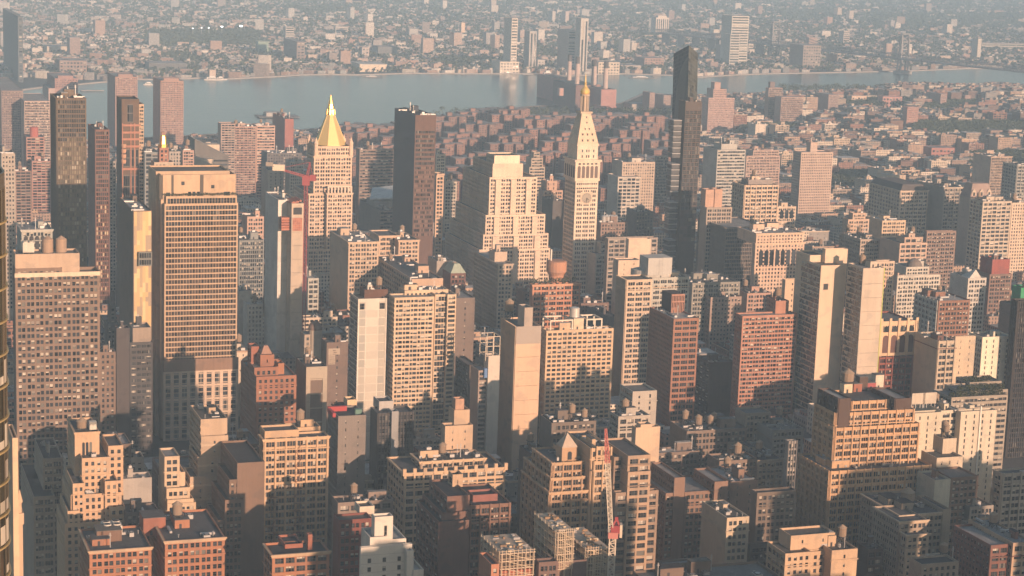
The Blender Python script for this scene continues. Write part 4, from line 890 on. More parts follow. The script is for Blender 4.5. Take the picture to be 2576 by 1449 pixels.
b = MB(); b.lathe(cx,cy,[(R0,zb+1.2),(R0,zb+2),(R1,zt)],8,0,math.pi/8); b.build('gilded_pyramid', GILD, rt)
b = MB()
for i in range(8):
    t = math.pi/8+i*math.pi/4; b.bar((cx+R0*math.cos(t),cy+R0*math.sin(t),zb+2),(cx+R1*math.cos(t),cy+R1*math.sin(t),zt),.16)
b.build('pyramid_rib', plain((.50,.37,.15),.5,.2), rt)
z2 = L(ny,828,262,cy)[2]; z3 = L(ny,828,238,cy)[2]
b = MB(); b.lathe(cx,cy,[(R1*1.15,zt),(R1*1.15,zt+1),(R1*1.0,zt+1.1),(R1*.95,zt+(z2-zt)*.5),(R1*1.1,zt+(z2-zt)*.52),(R1*.85,zt+(z2-zt)*.6),(R1*.72,z2),(.1,z3)],8,0,math.pi/8)
for i in range(8):
    t = math.pi/8+i*math.pi/4; b.bar((cx+R1*1.1*math.cos(t),cy+R1*1.1*math.sin(t),zt),(cx+R1*.95*math.cos(t),cy+R1*.95*math.sin(t),zt+(z2-zt)*.55),.3)
b.build('gilded_lantern', GOLD, rt)
b = MB()
for (u,v) in ((l[0],l[2]),(l[1],l[2]),(l[0],l[3]),(l[1],l[3])): b.lathe(u,v,[(2.0,l[5]-9),(1.9,l[5]+2),(2.3,l[5]+2.2),(.05,l[5]+8)],8)
b.build('corner_pinnacle', ny['mat'], rt)
l = ny['loc'][2]; b = MB()
for i in range(8): u = l[0]+1+(l[1]-l[0]-2)*i/7; b.box(u-.5,u+.5,l[2]-.2,l[2]+1,l[5],l[5]+5)
b.box(l[0]+.5,l[1]-.5,l[2]-.25,l[2]+1.05,l[5]+5,l[5]+6.2,0,True); b.build('loggia', wall((.66,.55,.44)), rt)
bk = B('black_tower', 'sheer black tower with a bronze banded front and flat navy flank', 1680, NAVY, None, [(1045,1097,290,(993,),{'roof':0})], nm='the sheer black tower', roof=0, tanks=0, yb=650, vary=.1, rough=.5)
l = bk['loc'][0]; wl = []; b = MB(); facade(b, wl, (-.05,-.28), (1,0), l[1]+.1, 0, l[5]-13, dict(bw=6.2,fh=4.0,pat=[(.03,.25),(.27,.5),(.52,.73),(.75,.97)],s=.34,t=.93,dep=.2,top=.4), 60)
b.box(-.06,l[1]+.06,-.32,-.01,l[5]-13,l[5]+.3,0,True); b.build('bronze_front', wall((.135,.085,.07)), bk['root']); put_windows(bk['root'], wl, 100, random.Random(6), glass((.05,.035,.03),.2,.05,.8,.3,(.19,.125,.10)), False)
b = MB()
for i in range(8): b.box(l[1]*(.3+i*.085), l[1]*(.3+i*.085)+.8, 3, 3.5, l[5]-1, l[5]+1.2, 0, True)
b.build('roof_fin', METAL, bk['root'])
# white stepped block (symmetrical mountain of setbacks)
mn = B('stepped_white_building', 'massive cream limestone building stepping back like a mountain to a glowing box', 1645, (.66,.52,.40), 'pp',
  [(1206,1384,628,(1120,)), (1216,1380,590,(1132,),{'dS':3,'g':1}), (1222,1372,541,(1146,),{'dS':7,'g':1}), (1232,1352,446,(1165,),{'dS':14,'g':1}), (1240,1316,412,(1190,),{'dS':22,'g':1,'st':None}), (1244,1308,391,22,{'dS':26,'on':3,'st':None,'rgb':(.72,.62,.48),'clut':False})], nm='the stepped cream building', roof=4, tanks=0, yb=720, win=100, north='pp', dens=.6)
for i in range(4):                                 # chamfer wings
    l = mn['loc'][i]; b = MB(); x0, x1 = l[0], l[1]; h = l[5]-12-i*2
    for u in (x0+(x1-x0)*.18, x0+(x1-x0)*.5, x0+(x1-x0)*.82): b.box(u-2.6,u+2.6,l[2]-1.5,l[2]-.01,max(10,l[4]),l[5]-2,0,True)
    b.build('bay_projection', mn['mat'], mn['root'])
# the clock tower
ck = B('clock_tower', 'tall campanile clock tower in white marble with a pyramid spire and gilded cupola', 1660, (.68,.56,.44), None,
  [(1450,1507,402,(1424,),{'clut':False,'n':'tr','st':None}), (1449,1511,404,(1422,),{'dS':-1.0,'g':1,'clut':False,'zb':1})][:1], nm='the white clock tower', roof=4, tanks=0, yb=740)
rt = ck['root']; l = ck['loc'][0]; W_ = l[1]; D_ = l[3]; M_ = ck['mat']; zt = l[5]
wl = []; b = MB(); zs = L(ck,1450,452)[2]
P = dict(bw=W_/3-.5, fh=4.0, pat=[(.12,.32),(.4,.6),(.68,.88)], s=.22,t=.8,dep=.45,top=9,mg=1.2)
facade(b, wl, (0,-.5), (1,0), W_, 0, zs, P, L(ck,1450,745)[2]); 
u,_,zc_ = L(ck,1475,498); rc = 4.6
wl = [q for q in wl if not (abs(q[0][0]+q[2]/2-u) < rc+.6 and abs(q[0][2]+q[3]/2-zc_) < rc+1.2)]
b.build('shaft_front', M_, rt); put_windows(rt, wl, 100, random.Random(7), blinds=False)
b = MB(); b.lathe(0,0,[(rc*1.14,-.3),(rc*1.14,0),(rc,.05)],28,0); b.lathe(0,0,[(rc,.06),(rc*.98,.1)],28,1)
o = b.build('clock_face', [wall((.55,.44,.33)), wall((.38,.33,.27))], rt); o.location=(u,-.75,zc_); o.rotation_euler=(math.pi/2,0,0)
h_ = MB()
for a,ln2,wd in ((math.radians(-95),3.4,.28),(math.radians(-38),2.5,.34)): h_.bar((0,0,.18),(math.cos(a)*ln2,math.sin(a)*ln2,.18),wd)
for i in range(12): a = i*math.pi/6; h_.bar((math.cos(a)*rc*.78,math.sin(a)*rc*.78,.16),(math.cos(a)*rc*.92,math.sin(a)*rc*.92,.16),.16)
o2 = h_.build('clock_hands', plain((.06,.05,.04)), o)
b = MB(); b.box(u-rc*1.25,u+rc*1.25,-.62,-.49,zc_-rc*1.25,zc_+rc*1.25); b.build('clock_surround', wall((.62,.50,.38)), rt)
# loggia stage
zl0, zl1 = zs, zt; b = MB(); b.box(-1.2,W_+1.2,-1.2,D_+1.2,zl0-1.2,zl0,0,True,True); b.box(-1.0,W_+1.0,-1.0,D_+1.0,zl0,zl1-.02,0); b.box(-2.2,W_+2.2,-2.2,D_+2.2,zl1-1.6,zl1,0,True); b.build('loggia_stage', M_, rt)
DKS = plain((.16,.12,.10),.9)
arches(rt, .6, W_-.6, -1.02, zl0+1.5, zl1-5.5, 5, DKS)
b = MB(); wl=[]
for i in range(5): b.box(1+i*(W_-2)/5+.9, 1+(i+1)*(W_-2)/5-.9, -1.08,-1.03, zl1-4.4, zl1-3)
for k in (0,1):
    for i in range(10): b.box(.8+i*(W_-1.6)/10+.35, .8+(i+1)*(W_-1.6)/10-.35, -.58,-.52, zl0-4.6-k*4, zl0-3.2-k*4)
b.build('frieze_window', GLASS, rt)
for i in range(5):
    a, c_ = D_*(i+.12)/5, D_*(i+.88)/5; q = MB(); q.poly([(-1.04,c_,zl0+1.5),(-1.04,a,zl0+1.5),(-1.04,a,zl1-6.5),(-1.04,(a+c_)/2,zl1-5.2),(-1.04,c_,zl1-6.5)]); q.build('arched_window', DKS, rt)
# attic stage, spire, lantern
z2 = L(ck,1453,364)[2]; b = MB(); b.box(1.0,W_-1.0,1.0,D_-1,zt,z2,0); b.box(.4,W_-.4,.4,D_-.4,z2-1.2,z2,0,True); b.build('attic_stage', M_, rt)
b = MB()
for k in (0,1):
    for i in range(4): uu = W_*(.24,.43,.53,.74)[i]; b.box(uu,uu+1.2,.93,.98,z2-7-k*5,z2-4.6-k*5)
b.build('attic_window', GLASS, rt)
z3 = L(ck,1466,283,D_/2)[2]; hw0 = (W_-1.4)/2; hw1 = hw0*.42; cx, cy = W_/2, D_/2
b = MB(); b.lathe(cx,cy,[(hw0*1.414,z2),(hw1*1.414,z3)],4,0,math.pi/4,1,D_/W_); b.build('pyramid_spire', wall((.64,.50,.37)), rt)
b = MB()
for row,n in ((.13,3),(.13,3),(.32,3),(.32,3),(.5,2),(.7,1),(.87,1)):
    t = row; hw = hw0+(hw1-hw0)*t; z = z2+(z3-z2)*t
    for i in range(n):
        uu = cx+(i-(n-1)/2)*hw*.55; yy = cy-hw*D_/W_
        b.box(uu-.8,uu+.8,yy-.25,yy+1.5,z-1.2,z+1.1,1,True); b.poly([(uu-.5,yy-.27,z-.9),(uu+.5,yy-.27,z-.9),(uu+.5,yy-.27,z+.8),(uu-.5,yy-.27,z+.8)],0)
b.build('dormer_window', [GLASS, M_], rt)
b = MB(); b.box(cx-hw1*1.35,cx+hw1*1.35,cy-hw1*1.35,cy+hw1*1.35,z3-.3,z3+1.3,0,True,True); z4 = L(ck,1470,240,cy)[2]
for i in range(8): t = i*math.pi/4+math.pi/8; b.lathe(cx+hw1*.82*math.cos(t),cy+hw1*.82*math.sin(t),[(.42,z3+1.3),(.42,z4)],6)
b.lathe(cx,cy,[(hw1*.5,z3+1.3),(hw1*.5,z4)],10); b.lathe(cx,cy,[(hw1*1.05,z4),(hw1*1.05,z4+1.2)],12); b.build('lantern', wall((.5,.4,.3)), rt)
z5 = L(ck,1474,185,cy)[2]; q = (z5-z4)
b = MB(); b.lathe(cx,cy,[(hw1*.7,z4+1.2),(hw1*.98,z4+q*.1),(hw1*1.02,z4+q*.2),(hw1*.8,z4+q*.3),(hw1*.4,z4+q*.4),(hw1*.2,z4+q*.5),(hw1*.3,z4+q*.56),(hw1*.16,z4+q*.62),(.12,z5)],16); smooth(b.build('gilded_cupola', plain((.95,.66,.22),.35,.55), rt))
B('marble_annex', 'pale neoclassical wing beside the clock tower foot', 1640, (.56,.5,.43), 'tr', [(1499,1546,640,40), (1512,1528,612,14,{'dS':10,'on':0})], nm='the pale wing by the clock tower', roof=4, tanks=0, yb=740)
# faceted glass tower and the bronze slab before it
def faceted():
    S = 1700.0
    base = [(1681,690),(1733,690),(1752,690)]
    tops = [(1695,134),(1732,111),(1755,133)]
    A0 = at(1681,690,S)[0]; root = empty('faceted_glass_tower', AV*A0+ST*S, G)
    tag(root, 'very tall blue glass tower with a slanted pointed top that flares as it rises', 'building', 'buildings of the city below')
    def P(x,y,dS): A,Z = at(x,y,S+dS); return (A-A0, dS, Z)
    Lp, Cp, Rp = P(1695,134,30), P(1733,113,0), P(1756,134,16)
    zb = 0
    lb = (at(1680,690,S+26)[0]-A0, 26); cb = (at(1722,690,S)[0]-A0, 0); rb = (at(1747,690,S+14)[0]-A0, 14)
    bb = (cb[0]+14, 46); Bp = (Cp[0]+12, 50, Lp[2]+2)
    g = MB(); k = 62
    def strip(b0, b1, t0, t1, cols, dz0):
        for r in range(k):
            fa, fb = r/k, (r+.94)/k
            for c in range(cols):
                ua, ub = c/cols, (c+.95)/cols
                def q(u_, f_):
                    x0 = b0[0]+(t0[0]-b0[0])*f_; y0 = b0[1]+(t0[1]-b0[1])*f_; z0 = t0[2]*f_
                    x1 = b1[0]+(t1[0]-b1[0])*f_; y1 = b1[1]+(t1[1]-b1[1])*f_; z1 = t1[2]*f_
                    return (x0+(x1-x0)*u_, y0+(y1-y0)*u_, z0+(z1-z0)*u_)
                dz0.poly([q(ua,fa),q(ub,fa),q(ub,fb),q(ua,fb)])
    strip(lb,cb,Lp,Cp,9,g); g.build('north_glazing', glass((.05,.07,.09),.1,.02,.35), root)
    g2 = MB(); strip(cb,rb,Cp,Rp,5,g2); g2.build('west_glazing', glass((.085,.088,.075),.12,.03,.4), root)
    c = MB()
    B_ = [lb,cb,rb,bb]; T_ = [Lp,Cp,Rp,Bp]; e = .12
    for i in range(4):
        j = (i+1)%4; a0,a1,t0,t1 = B_[i],B_[j],T_[i],T_[j]; cx = sum(p[0] for p in B_)/4; cy = sum(p[1] for p in B_)/4
        sh = lambda p: (p[0]+(cx-p[0])*.012, p[1]+(cy-p[1])*.012)
        c.poly([(*sh(a0),0),(*sh(a1),0),(*sh(t0 and t1),t1[2]-.3),(*sh(t0),t0[2]-.3)])
    c.poly([(*sh(t),t[2]-.3) for t in T_]); c.build('core', plain((.07,.085,.10),.3), root)
    FOOT.append((A0, A0+45, S, S+50, Lp[2], dict(nm=None,yb=690,S=S)))
    BLD.append(dict(root=root,nm='the pointed blue glass tower',S=S,px=(1682,1755,112),name='faceted_glass_tower',yb=690))
faceted()
on = B('bronze_slab_tower', 'slender bronze glass tower with white-railed balcony strip, in front of the pointed glass one', 1640, (.06,.045,.04), None, [(1725,1766,255,(1708,))], nm='the slender bronze tower', roof=0, tanks=0, yb=690, vary=.1, rough=.4)
l = on['loc'][0]; rt = on['root']; W_ = l[1]; wl=[]; b = MB()
facade(b, wl, (-.02,-.16), (1,0), W_, 0, l[5]-8, dict(bw=W_/4, fh=3.6, pat=[(.04,.96)], s=.1,t=.96,dep=.1,top=.3,mg=.1), 60); b.build('bronze_front', wall((.085,.058,.048)), rt)
put_windows(rt, wl, 100, random.Random(9), glass((.085,.052,.042),.15,.06,.55,.10,(.3,.24,.16)), False)
b = MB()
for k in range(28):
    z = L(on,1715,305)[2]-k*5.0
    if k in (7,14,21): continue
    if z < 20: break
    b.box(-9.5,-1.2,3,14,z,z+.8,0,True)
    b.box(-9.0,-1.3,3.5,14,z-3.6,z-.01,1)
b.build('balcony_strip', [wall((.36,.37,.38)), plain((.06,.065,.075),.3)], rt)
FOOT.append((on['A0']-10, on['A0'], 1643, 1656, 150, dict(nm=None,yb=690,S=1643)))
# ------------------------------------------------------------------ other mid-distance buildings: plain table
for a in [
 # name, label, S, rgb, style, tiers, nm, options
 ('stone_tower','beige stone tower at the left edge above the curved glass one',1450,(.36,.32,.28),'pn',[(3,38,386,(-5,))],'the beige tower at the left edge',{'yb':640}),
 ('pink_tower','pink apartment tower with white balcony bands and a red drum on top, upper left',2150,(.38,.225,.19),'bc',[(66,112,345,30),(80,128,405,20,{'dS':-20,'g':1})],'the pink balcony tower',{}),
 ('banded_block','brown banded apartment block below the pink balcony tower',2000,(.27,.19,.16),'bc',[(38,79,430,(30,))],'the brown banded block',{}),
 ('arcaded_building','grey palazzo with arched top storey and balustrade, left of the bronze tower',1250,(.34,.34,.31),'pp',[(54,132,578,(42,))],'the arcaded grey palazzo',{'yb':650,'corn':(.42,.41,.37),'win':0}),
 ('grey_tower','grey punched-window tower between the finned tower and the copper-trimmed one',1720,(.30,.28,.26),'pn',[(275,292,405,20)],'the grey sliver tower',{}),
 ('glassy_block','grey block with pale glass top, right of the copper-trimmed tower',1900,(.24,.25,.25),'lo',[(364,400,383,30)],'the pale-topped block',{}),
 ('grey_apartments','grey apartment block behind the gold-lantern tower',1905,(.40,.36,.32),'pu',[(426,459,381,26)],'the grey apartment block',{}),
 ('pink_apartments','pinkish balconied block right of the grey apartment block',1900,(.47,.31,.25),'a2',[(460,488,378,24)],'the pinkish balconied block',{}),
 ('pink_grid_tower','pink tower with white gridded balconies left part, upper left of the gold pyramid',2360,(.44,.33,.28),'bc',[(556,592,311,(548,)),(590,645,318,30,{'g':1,'st':'a2','rgb':(.40,.26,.21)})],'the pink gridded tower',{'yb':500}),
 ('banded_wing','pink wing with cream balcony bands beside the pink gridded tower',2380,(.52,.36,.29),'ri',[(646,692,316,26)],'the pink banded wing',{'yb':400}),
 ('maroon_slab','maroon windowless slab near the river, left of the gold pyramid',2520,(.33,.14,.12),None,[(717,739,299,(686,))],'the maroon slab',{'yb':370}),
 ('beige_block','beige block below the red crane jib',1950,(.40,.36,.31),'sl',[(674,714,428,30)],'the beige block under the crane jib',{'yb':480}),
 ('beige_block','taller beige block right of the one under the jib',1930,(.42,.38,.33),'pn',[(729,765,406,(718,))],'the taller beige block',{'yb':480}),
 ('dark_block','dark block behind the taller beige block',2150,(.15,.145,.15),'pu',[(672,760,385,30)],'the dark block behind the beige ones',{'yb':420}),
 ('banded_block','brown block with close horizontal bands, right of the gold pyramid tower',2150,(.25,.185,.155),'ri',[(905,992,376,(896,))],'the close-banded brown block',{'yb':460}),
 ('campus_building','grey curved-roof hall with a big white sloping roof plane',1880,(.22,.19,.175),'ri',[(956,992,530,(904,))],'the hall with the white sloping roof',{'yb':585}),
 ('tan_sliver','lit tan sliver of a tower right of the black tower',1725,(.58,.42,.31),'pp',[(1098,1117,441,(1096,)),(1100,1119,437,12,{'dS':9,'on':0})],'the tan sliver tower',{'yb':650}),
 ('pale_block','pale office block stepping behind the tan sliver',1900,(.50,.45,.38),'pp',[(1119,1150,457,20)],'the pale office block',{'yb':560}),
 ('cream_block','cream block over the shoulder of the black tower',2120,(.52,.45,.36),'pp',[(1098,1121,388,24)],'the cream block by the black tower',{'yb':440}),
 ('dark_flanked_loft','loft with a near-black flank and tan front with arched cornice, left of the roof-garden loft',1480,(.50,.38,.28),'pp',[(877,953,609,(831,),{'n':None})],'the black-flanked loft',{'yb':700,'corn':(.55,.42,.3),'tanks':1}),
 ('tan_loft','tan loft with recessed centre next to the black-flanked one',1560,(.54,.40,.29),'tr',[(954,1004,593,30),(1003,1055,604,40,{'g':1,'dS':-12,'st':'pp'})],'the tan recessed loft',{'yb':670,'corn':True}),
 ('roof_garden_loft','dark loft with a large cluttered garden roof and a blank tan front',1400,(.50,.36,.26),None,[(1036,1115,702,(941,),{'n':'lo'})],'the roof-garden loft',{'yb':745,'dens':2.5,'tanks':1}),
 ('copper_roofed_building','small dark red building under a green copper roof',1450,(.17,.09,.075),'pp',[(1134,1172,688,20)],'the green copper-roofed building',{'yb':740}),
 ('grey_block','grey stair block left of the green copper roof',1470,(.35,.31,.27),None,[(1099,1138,657,24)],'the grey stair block',{'yb':700}),
 ('punched_loft','stone loft with regular windows and a tan penthouse, below the stepped cream building',1500,(.50,.40,.31),'pp',[(1253,1291,664,(1193,),{'n':'pp'}),(1245,1276,634,14,{'dS':16,'on':0,'st':None})],'the stone loft with the penthouse',{'yb':830,'win':60,'corn':True}),
 ('wedding_cake_block','small tiered tower with stacked balconies, right of the stepped cream building',2120,(.46,.38,.3),'ri',[(1332,1371,420,24),(1337,1366,398,18,{'dS':3,'on':0}),(1343,1358,383,10,{'dS':6,'on':1})],'the small tiered tower',{'yb':455}),
 ('pink_loft','pinkish loft with ornate top, left of the clock tower',1860,(.50,.34,.26),'pp',[(1369,1416,479,(1355,)),(1372,1402,455,12,{'dS':8,'on':0,'st':'sl'})],'the pinkish ornate loft',{'yb':560}),
 ('dark_blank_block','dark blank curved wall between the ornate loft and the clock tower',1800,(.11,.10,.095),None,[(1391,1419,505,30)],'the dark blank wall by the clock tower',{'yb':560}),
 ('brick_tank_building','orange brick block with a huge copper drum and roof trees',1335,(.45,.22,.14),'tr',[(1340,1461,716,(1333,))],'the orange brick block with the copper drum',{'yb':830,'win':100,'dens':.6,'tanks':0,'corn':(.5,.3,.2)}),
 ('black_square_block','cream building with black square windows and a stepped tower',1450,(.60,.47,.36),'sp',[(1556,1610,655,(1543,)),(1582,1638,602,(1575,),{'dS':16,'g':1,'st':None})],'the cream block with black windows',{'yb':760}),
 ('round_crown_tower','tall glass and cream tower with a grey drum crown',1275,(.56,.44,.33),'tr',[(1577,1641,704,(1551,),{'n':'fi'}),(1641,1735,699,40,{'dS':14,'g':1,'rgb':(.44,.43,.38),'st':'tr'})],'the tower with the drum crown',{'yb':1000,'gl':GLASSB,'tanks':0}),
 ('white_grid_building','white-gridded apartment building with stepped terraces, right of the clock tower',2000,(.52,.47,.41),'lo',[(1555,1612,445,30),(1566,1648,408,30,{'dS':14,'g':1,'st':'pu','rgb':(.5,.4,.32)})],'the white-gridded building',{'yb':510}),
 ('grey_finned_block','grey finned block left of the pointed glass tower',2080,(.30,.295,.29),'fi',[(1650,1682,392,(1647,))],'the grey finned block',{'yb':500}),
 ('tank_roof_loft','brown loft with a cluster of silver tanks on its roof',1700,(.25,.18,.15),'pu',[(1512,1580,560,30)],'the loft with silver tanks',{'yb':610,'dens':2}),
 ('courtyard_building','low pale building around a dark courtyard',1590,(.33,.28,.24),'lo',[(1530,1655,600,(1522,))],'the low courtyard building',{'yb':650}),
 ('dark_sliver_block','dark block with a thin lit edge left of the slender bronze tower',1780,(.17,.16,.15),'pu',[(1600,1645,533,24)],'the dark block left of the bronze tower',{'yb':610}),
 ('horizontal_band_block','grey office block with white horizontal bands, right of the pointed glass tower',1960,(.43,.42,.39),'ri',[(1805,1876,377,(1770,)),(1815,1855,362,20,{'dS':10,'on':0,'st':None})],'the grey office block with white bands',{'yb':470}),
 ('pink_office','pink office building with a red hipped top behind the white-banded office block',2220,(.44,.32,.27),'pp',[(1878,1963,392,30),(1895,1960,378,14,{'dS':8,'on':0})],'the pink office building',{'yb':450}),
 ('grand_loft','large cream loft with clustered windows and busy roof, right of centre',1750,(.60,.46,.34),'lp',[(1874,1960,466,(1843,)),(1884,1945,452,16,{'dS':12,'on':0,'st':None,'rgb':(.3,.26,.24)})],'the large cream loft',{'yb':565,'dens':2,'win':60,'north':'lp','tanks':1}),
 ('arched_annex','low cream annex with three arched bays beside the large cream loft',1755,(.58,.46,.35),'pp',[(1957,2003,520,24)],'the arched cream annex',{'yb':560}),
 ('ribbed_brown_block','large shaded brown block with vertical ribs and boxy pink roof tanks',1560,(.24,.205,.18),'fi',[(1825,1930,572,(1756,),{'n':'fi'}),(1778,1842,522,(1762,),{'dS':30,'g':1,'st':'pp','rgb':(.36,.3,.25)}),(1776,1797,477,10,{'dS':36,'on':1,'st':None,'rgb':(.48,.31,.23)}),(1799,1818,476,10,{'dS':36,'on':1,'st':None,'rgb':(.48,.31,.23)})],'the ribbed brown block',{'yb':700,'blinds':False}),
 ('arched_cornice_building','cream palazzo office with tall arched windows and a wide cornice',1482,(.58,.43,.33),'pu',[(1901,2024,612,(1893,)),(1903,2022,587,36,{'dS':.8,'on':0,'st':'pu'})],'the arched cream palazzo',{'yb':740,'win':100,'corn':(.58,.44,.33),'tanks':0}),
 ('dense_window_tower','pink apartment tower covered in small dark windows, right of centre',2050,(.50,.385,.32),'pn',[(2016,2096,383,(1996,),{'n':'pn'}),(2040,2057,358,10,{'dS':12,'on':0,'st':None})],'the pink tower of small windows',{'yb':520,'blinds':False,'win':0}),
 ('mansard_office','big grey-flanked office with cream front and dark mansard roof',1800,(.54,.44,.35),'lp',[(2266,2336,480,(2188,),{'n':'lp'})],'the mansard office',{'yb':550,'win':60,'corn':(.56,.46,.36),'north':'lp'}),
 ('shaded_office','grey office in shade standing right of the mansard one',1788,(.36,.32,.28),'lp',[(2375,2430,471,(2308,),{'n':None})],'the shaded grey office',{'yb':570,'corn':(.44,.38,.31)}),
 ('dormered_building','ornate cream building with a tall dormered mansard',1722,(.40,.33,.28),'pp',[(2441,2498,498,20)],'the dormered mansard building',{'yb':585,'corn':True}),
 ('window_wall_loft','loft with a curved front of broad windows near the right edge',1682,(.52,.44,.35),'lo',[(2473,2546,507,(2440,),{'n':'lo'})],'the curved window-wall loft',{'yb':600,'win':60}),
 ('cream_block','cream block cut by the right edge beside the curved window-wall loft',1690,(.60,.48,.37),'pu',[(2547,2600,510,24)],'the cream block at the right edge',{'yb':600}),
 ('colonnaded_office','grey office with tall piers at the right edge, further back',2000,(.36,.35,.32),'lp',[(2560,2640,415,(2524,),{'n':'lp'})],'the grey piered office at the right edge',{'yb':500}),
 ('pilastered_building','grey-flanked hall with a lit pilastered front in the upper right',2160,(.50,.38,.3),'fi',[(2494,2546,394,(2449,),{'n':None})],'the pilastered hall',{'yb':440,'corn':True}),
 ('gabled_loft','loft with a rounded gable and lit front',1605,(.52,.38,.29),'pp',[(2134,2187,552,(2120,)),(2146,2178,536,8,{'dS':.5,'on':0})],'the round-gabled loft',{'yb':600}),
 ('twin_tank_loft','dark loft with two tanks and lit right front below the round-gabled loft',1522,(.40,.33,.27),'pp',[(2165,2214,602,(2112,))],'the twin-tank loft',{'yb':660,'tanks':2,'north':'pp'}),
 ('curved_parapet_loft','cream loft with curved parapet',1622,(.58,.44,.31),'pp',[(2220,2279,555,30)],'the curved-parapet loft',{'yb':600}),
 ('gridded_pink_block','pink block framed in pale bands with a stepped top',1482,(.50,.37,.29),'lo',[(2264,2333,612,(2214,),{'n':None}),(2276,2322,597,14,{'dS':6,'on':0})],'the pink block framed in pale bands',{'yb':690,'win':40}),
 ('domed_building','white curved building under a dark dome',1402,(.52,.49,.43),'pp',[(2258,2366,694,(2255,)),(2280,2338,672,20,{'dS':8,'on':0})],'the white domed building',{'yb':750,'tanks':0,'dens':.4}),
 ('narrow_loft','narrow cream loft left of the white domed building',1385,(.54,.43,.33),'pp',[(2199,2251,658,(2188,))],'the narrow cream loft',{'yb':720}),
 ('orange_low_block','low block with an orange upper wall',1335,(.56,.38,.27),'ri',[(2178,2231,690,20)],'the low block with the orange wall',{'yb':735}),
 ('red_penthouse_block','brick block with a bright red roof house near the right edge',1402,(.21,.14,.115),'pp',[(2490,2546,690,24),(2497,2541,653,18,{'dS':3,'on':0,'st':None,'rgb':(.30,.10,.085)})],'the red roof house',{'yb':700}),
 ('gable_roofed_block','red-brown block with small white gables on the roof',1552,(.25,.18,.15),'pp',[(2332,2406,582,(2325,))],'the block with white gables',{'yb':640,'dens':2.5}),
 ('skylight_building','pale low building with a white triangular skylight',1302,(.50,.48,.44),'pp',[(2436,2482,700,26)],'the white skylight building',{'yb':740}),
 ('green_netted_building','building wrapped in bright green netting at the right edge',1260,(.2,.17,.15),'pp',[(2560,2600,772,24),(2569,2600,724,12,{'dS':3,'on':0,'st':None,'rgb':(.06,.30,.15)})],'the green-netted building',{'yb':770,'dens':0}),
 ('stone_faced_block','stone-fronted block with round-headed windows and a brick flank',1382,(.33,.25,.21),'pu',[(1788,1866,748,(1752,),{'n':'pp'})],'the stone-faced block',{'yb':840,'win':60,'north':'pp','dens':1.5}),
 ('pilastered_loft','pinkish loft with tall white pilasters and a round tank',1432,(.44,.29,.23),'pp',[(1880,1942,738,(1845,))],'the pilastered pink loft',{'yb':800,'win':60,'tanks':1}),
 ('flat_roofed_hall','low dark hall with a broad flat grey roof',1402,(.13,.12,.115),None,[(1530,1556,797,(1476,))],'the flat-roofed dark hall',{'yb':830,'dens':.3}),
 ('green_glass_loft','dark loft with a green planted roof edge, right of the drum-crown tower',1392,(.27,.26,.23),'pp',[(1742,1862,712,36)],'the loft with a planted roof edge',{'yb':750,'dens':2}),
 ('white_loft','white loft with arched windows between the banded tower and the concrete tower',1402,(.55,.52,.46),'pu',[(622,662,766,(612,))],'the white arched loft',{'yb':850}),
 ('blank_beige_block','blank beige block right beside the banded tower',1452,(.48,.43,.36),None,[(600,637,732,20)],'the blank beige block',{'yb':790}),
 ('greenish_block','pale block with greenish windows right of the red crane',1500,(.42,.42,.38),'lo',[(775,802,700,24)],'the pale greenish block',{'yb':780}),
 ('fluted_block','grey low block with dark vertical strips right of the banded tower',1560,(.26,.27,.26),'fi',[(601,664,605,30)],'the grey fluted block',{'yb':670}),
 ('pink_low_block','pink low block with square windows by the concrete tower',1620,(.50,.34,.27),'pp',[(622,664,545,22)],'the pink low block',{'yb':590}),
]:
    nm_, lab, S_, rgb_, st_, ti, short, o_ = a
    if 'win' not in o_: o_['win'] = 40 if S_ < 1700 else 0
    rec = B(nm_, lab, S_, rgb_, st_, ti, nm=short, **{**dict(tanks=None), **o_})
R_ = {r['nm']: r for r in BLD if r.get('nm')}
# extra pieces
r_ = R_['the orange brick block with the copper drum']; u0,_,z0 = L(r_,1384,697,14); u1 = L(r_,1432,697,14)[0]; zt_ = L(r_,1384,662,14)[2]
b = MB(); rr = (u1-u0)/2; b.lathe((u0+u1)/2,14+rr,[(rr*.7,z0-6),(rr*.75,z0),(rr,z0+3),(rr,zt_),(rr*.8,zt_+.6)],20); b.build('copper_drum', wall((.47,.25,.16)), r_['root'])
b = MB(); b.bar((u0+3,14+rr,zt_),(u0+3,14+rr,zt_+9),.5); b.build('flue', plain((.6,.55,.48)), r_['root'])
rg = random.Random(5)
for i in range(8):
    b = MB(); uu = r_['loc'][0][1]*(i+.5)/8; vv = rg.uniform(2,7); leaf_cloud(b,uu,vv,r_['H']+1.5,2.2,2,2.4,60,.5,rg); b.box(uu-.8,uu+.8,vv-.8,vv+.8,r_['H']-1,r_['H']-.3,1,True); b.build('roof_shrub', [LEAF, DARK], r_['root'])
r_ = R_['the tower with the drum crown']; u0,_,z0 = L(r_,1603,690,20); u1 = L(r_,1698,690,20)[0]; rr = (u1-u0)/2; zt_ = L(r_,1620,640,30)[2]
b = MB(); b.lathe((u0+u1)/2,16+rr*.8,[(rr,z0-6),(rr,z0+2.2),(rr*.96,z0+2.3)],30,0,0,1,.7); b.build('round_terrace', wall((.46,.45,.42)), r_['root'])
b = MB(); c_ = (u0+u1)/2; b.box(c_-rr*.62,c_-.4,14,30,z0,zt_,0,True); b.lathe(c_-.2,18,[(4.2,z0),(4.2,zt_-.1)],16); b.box(c_+.2,c_+rr*.7,16,32,z0,zt_-.3,0,True); b.build('drum_crown', wall((.45,.44,.41)), r_['root'])
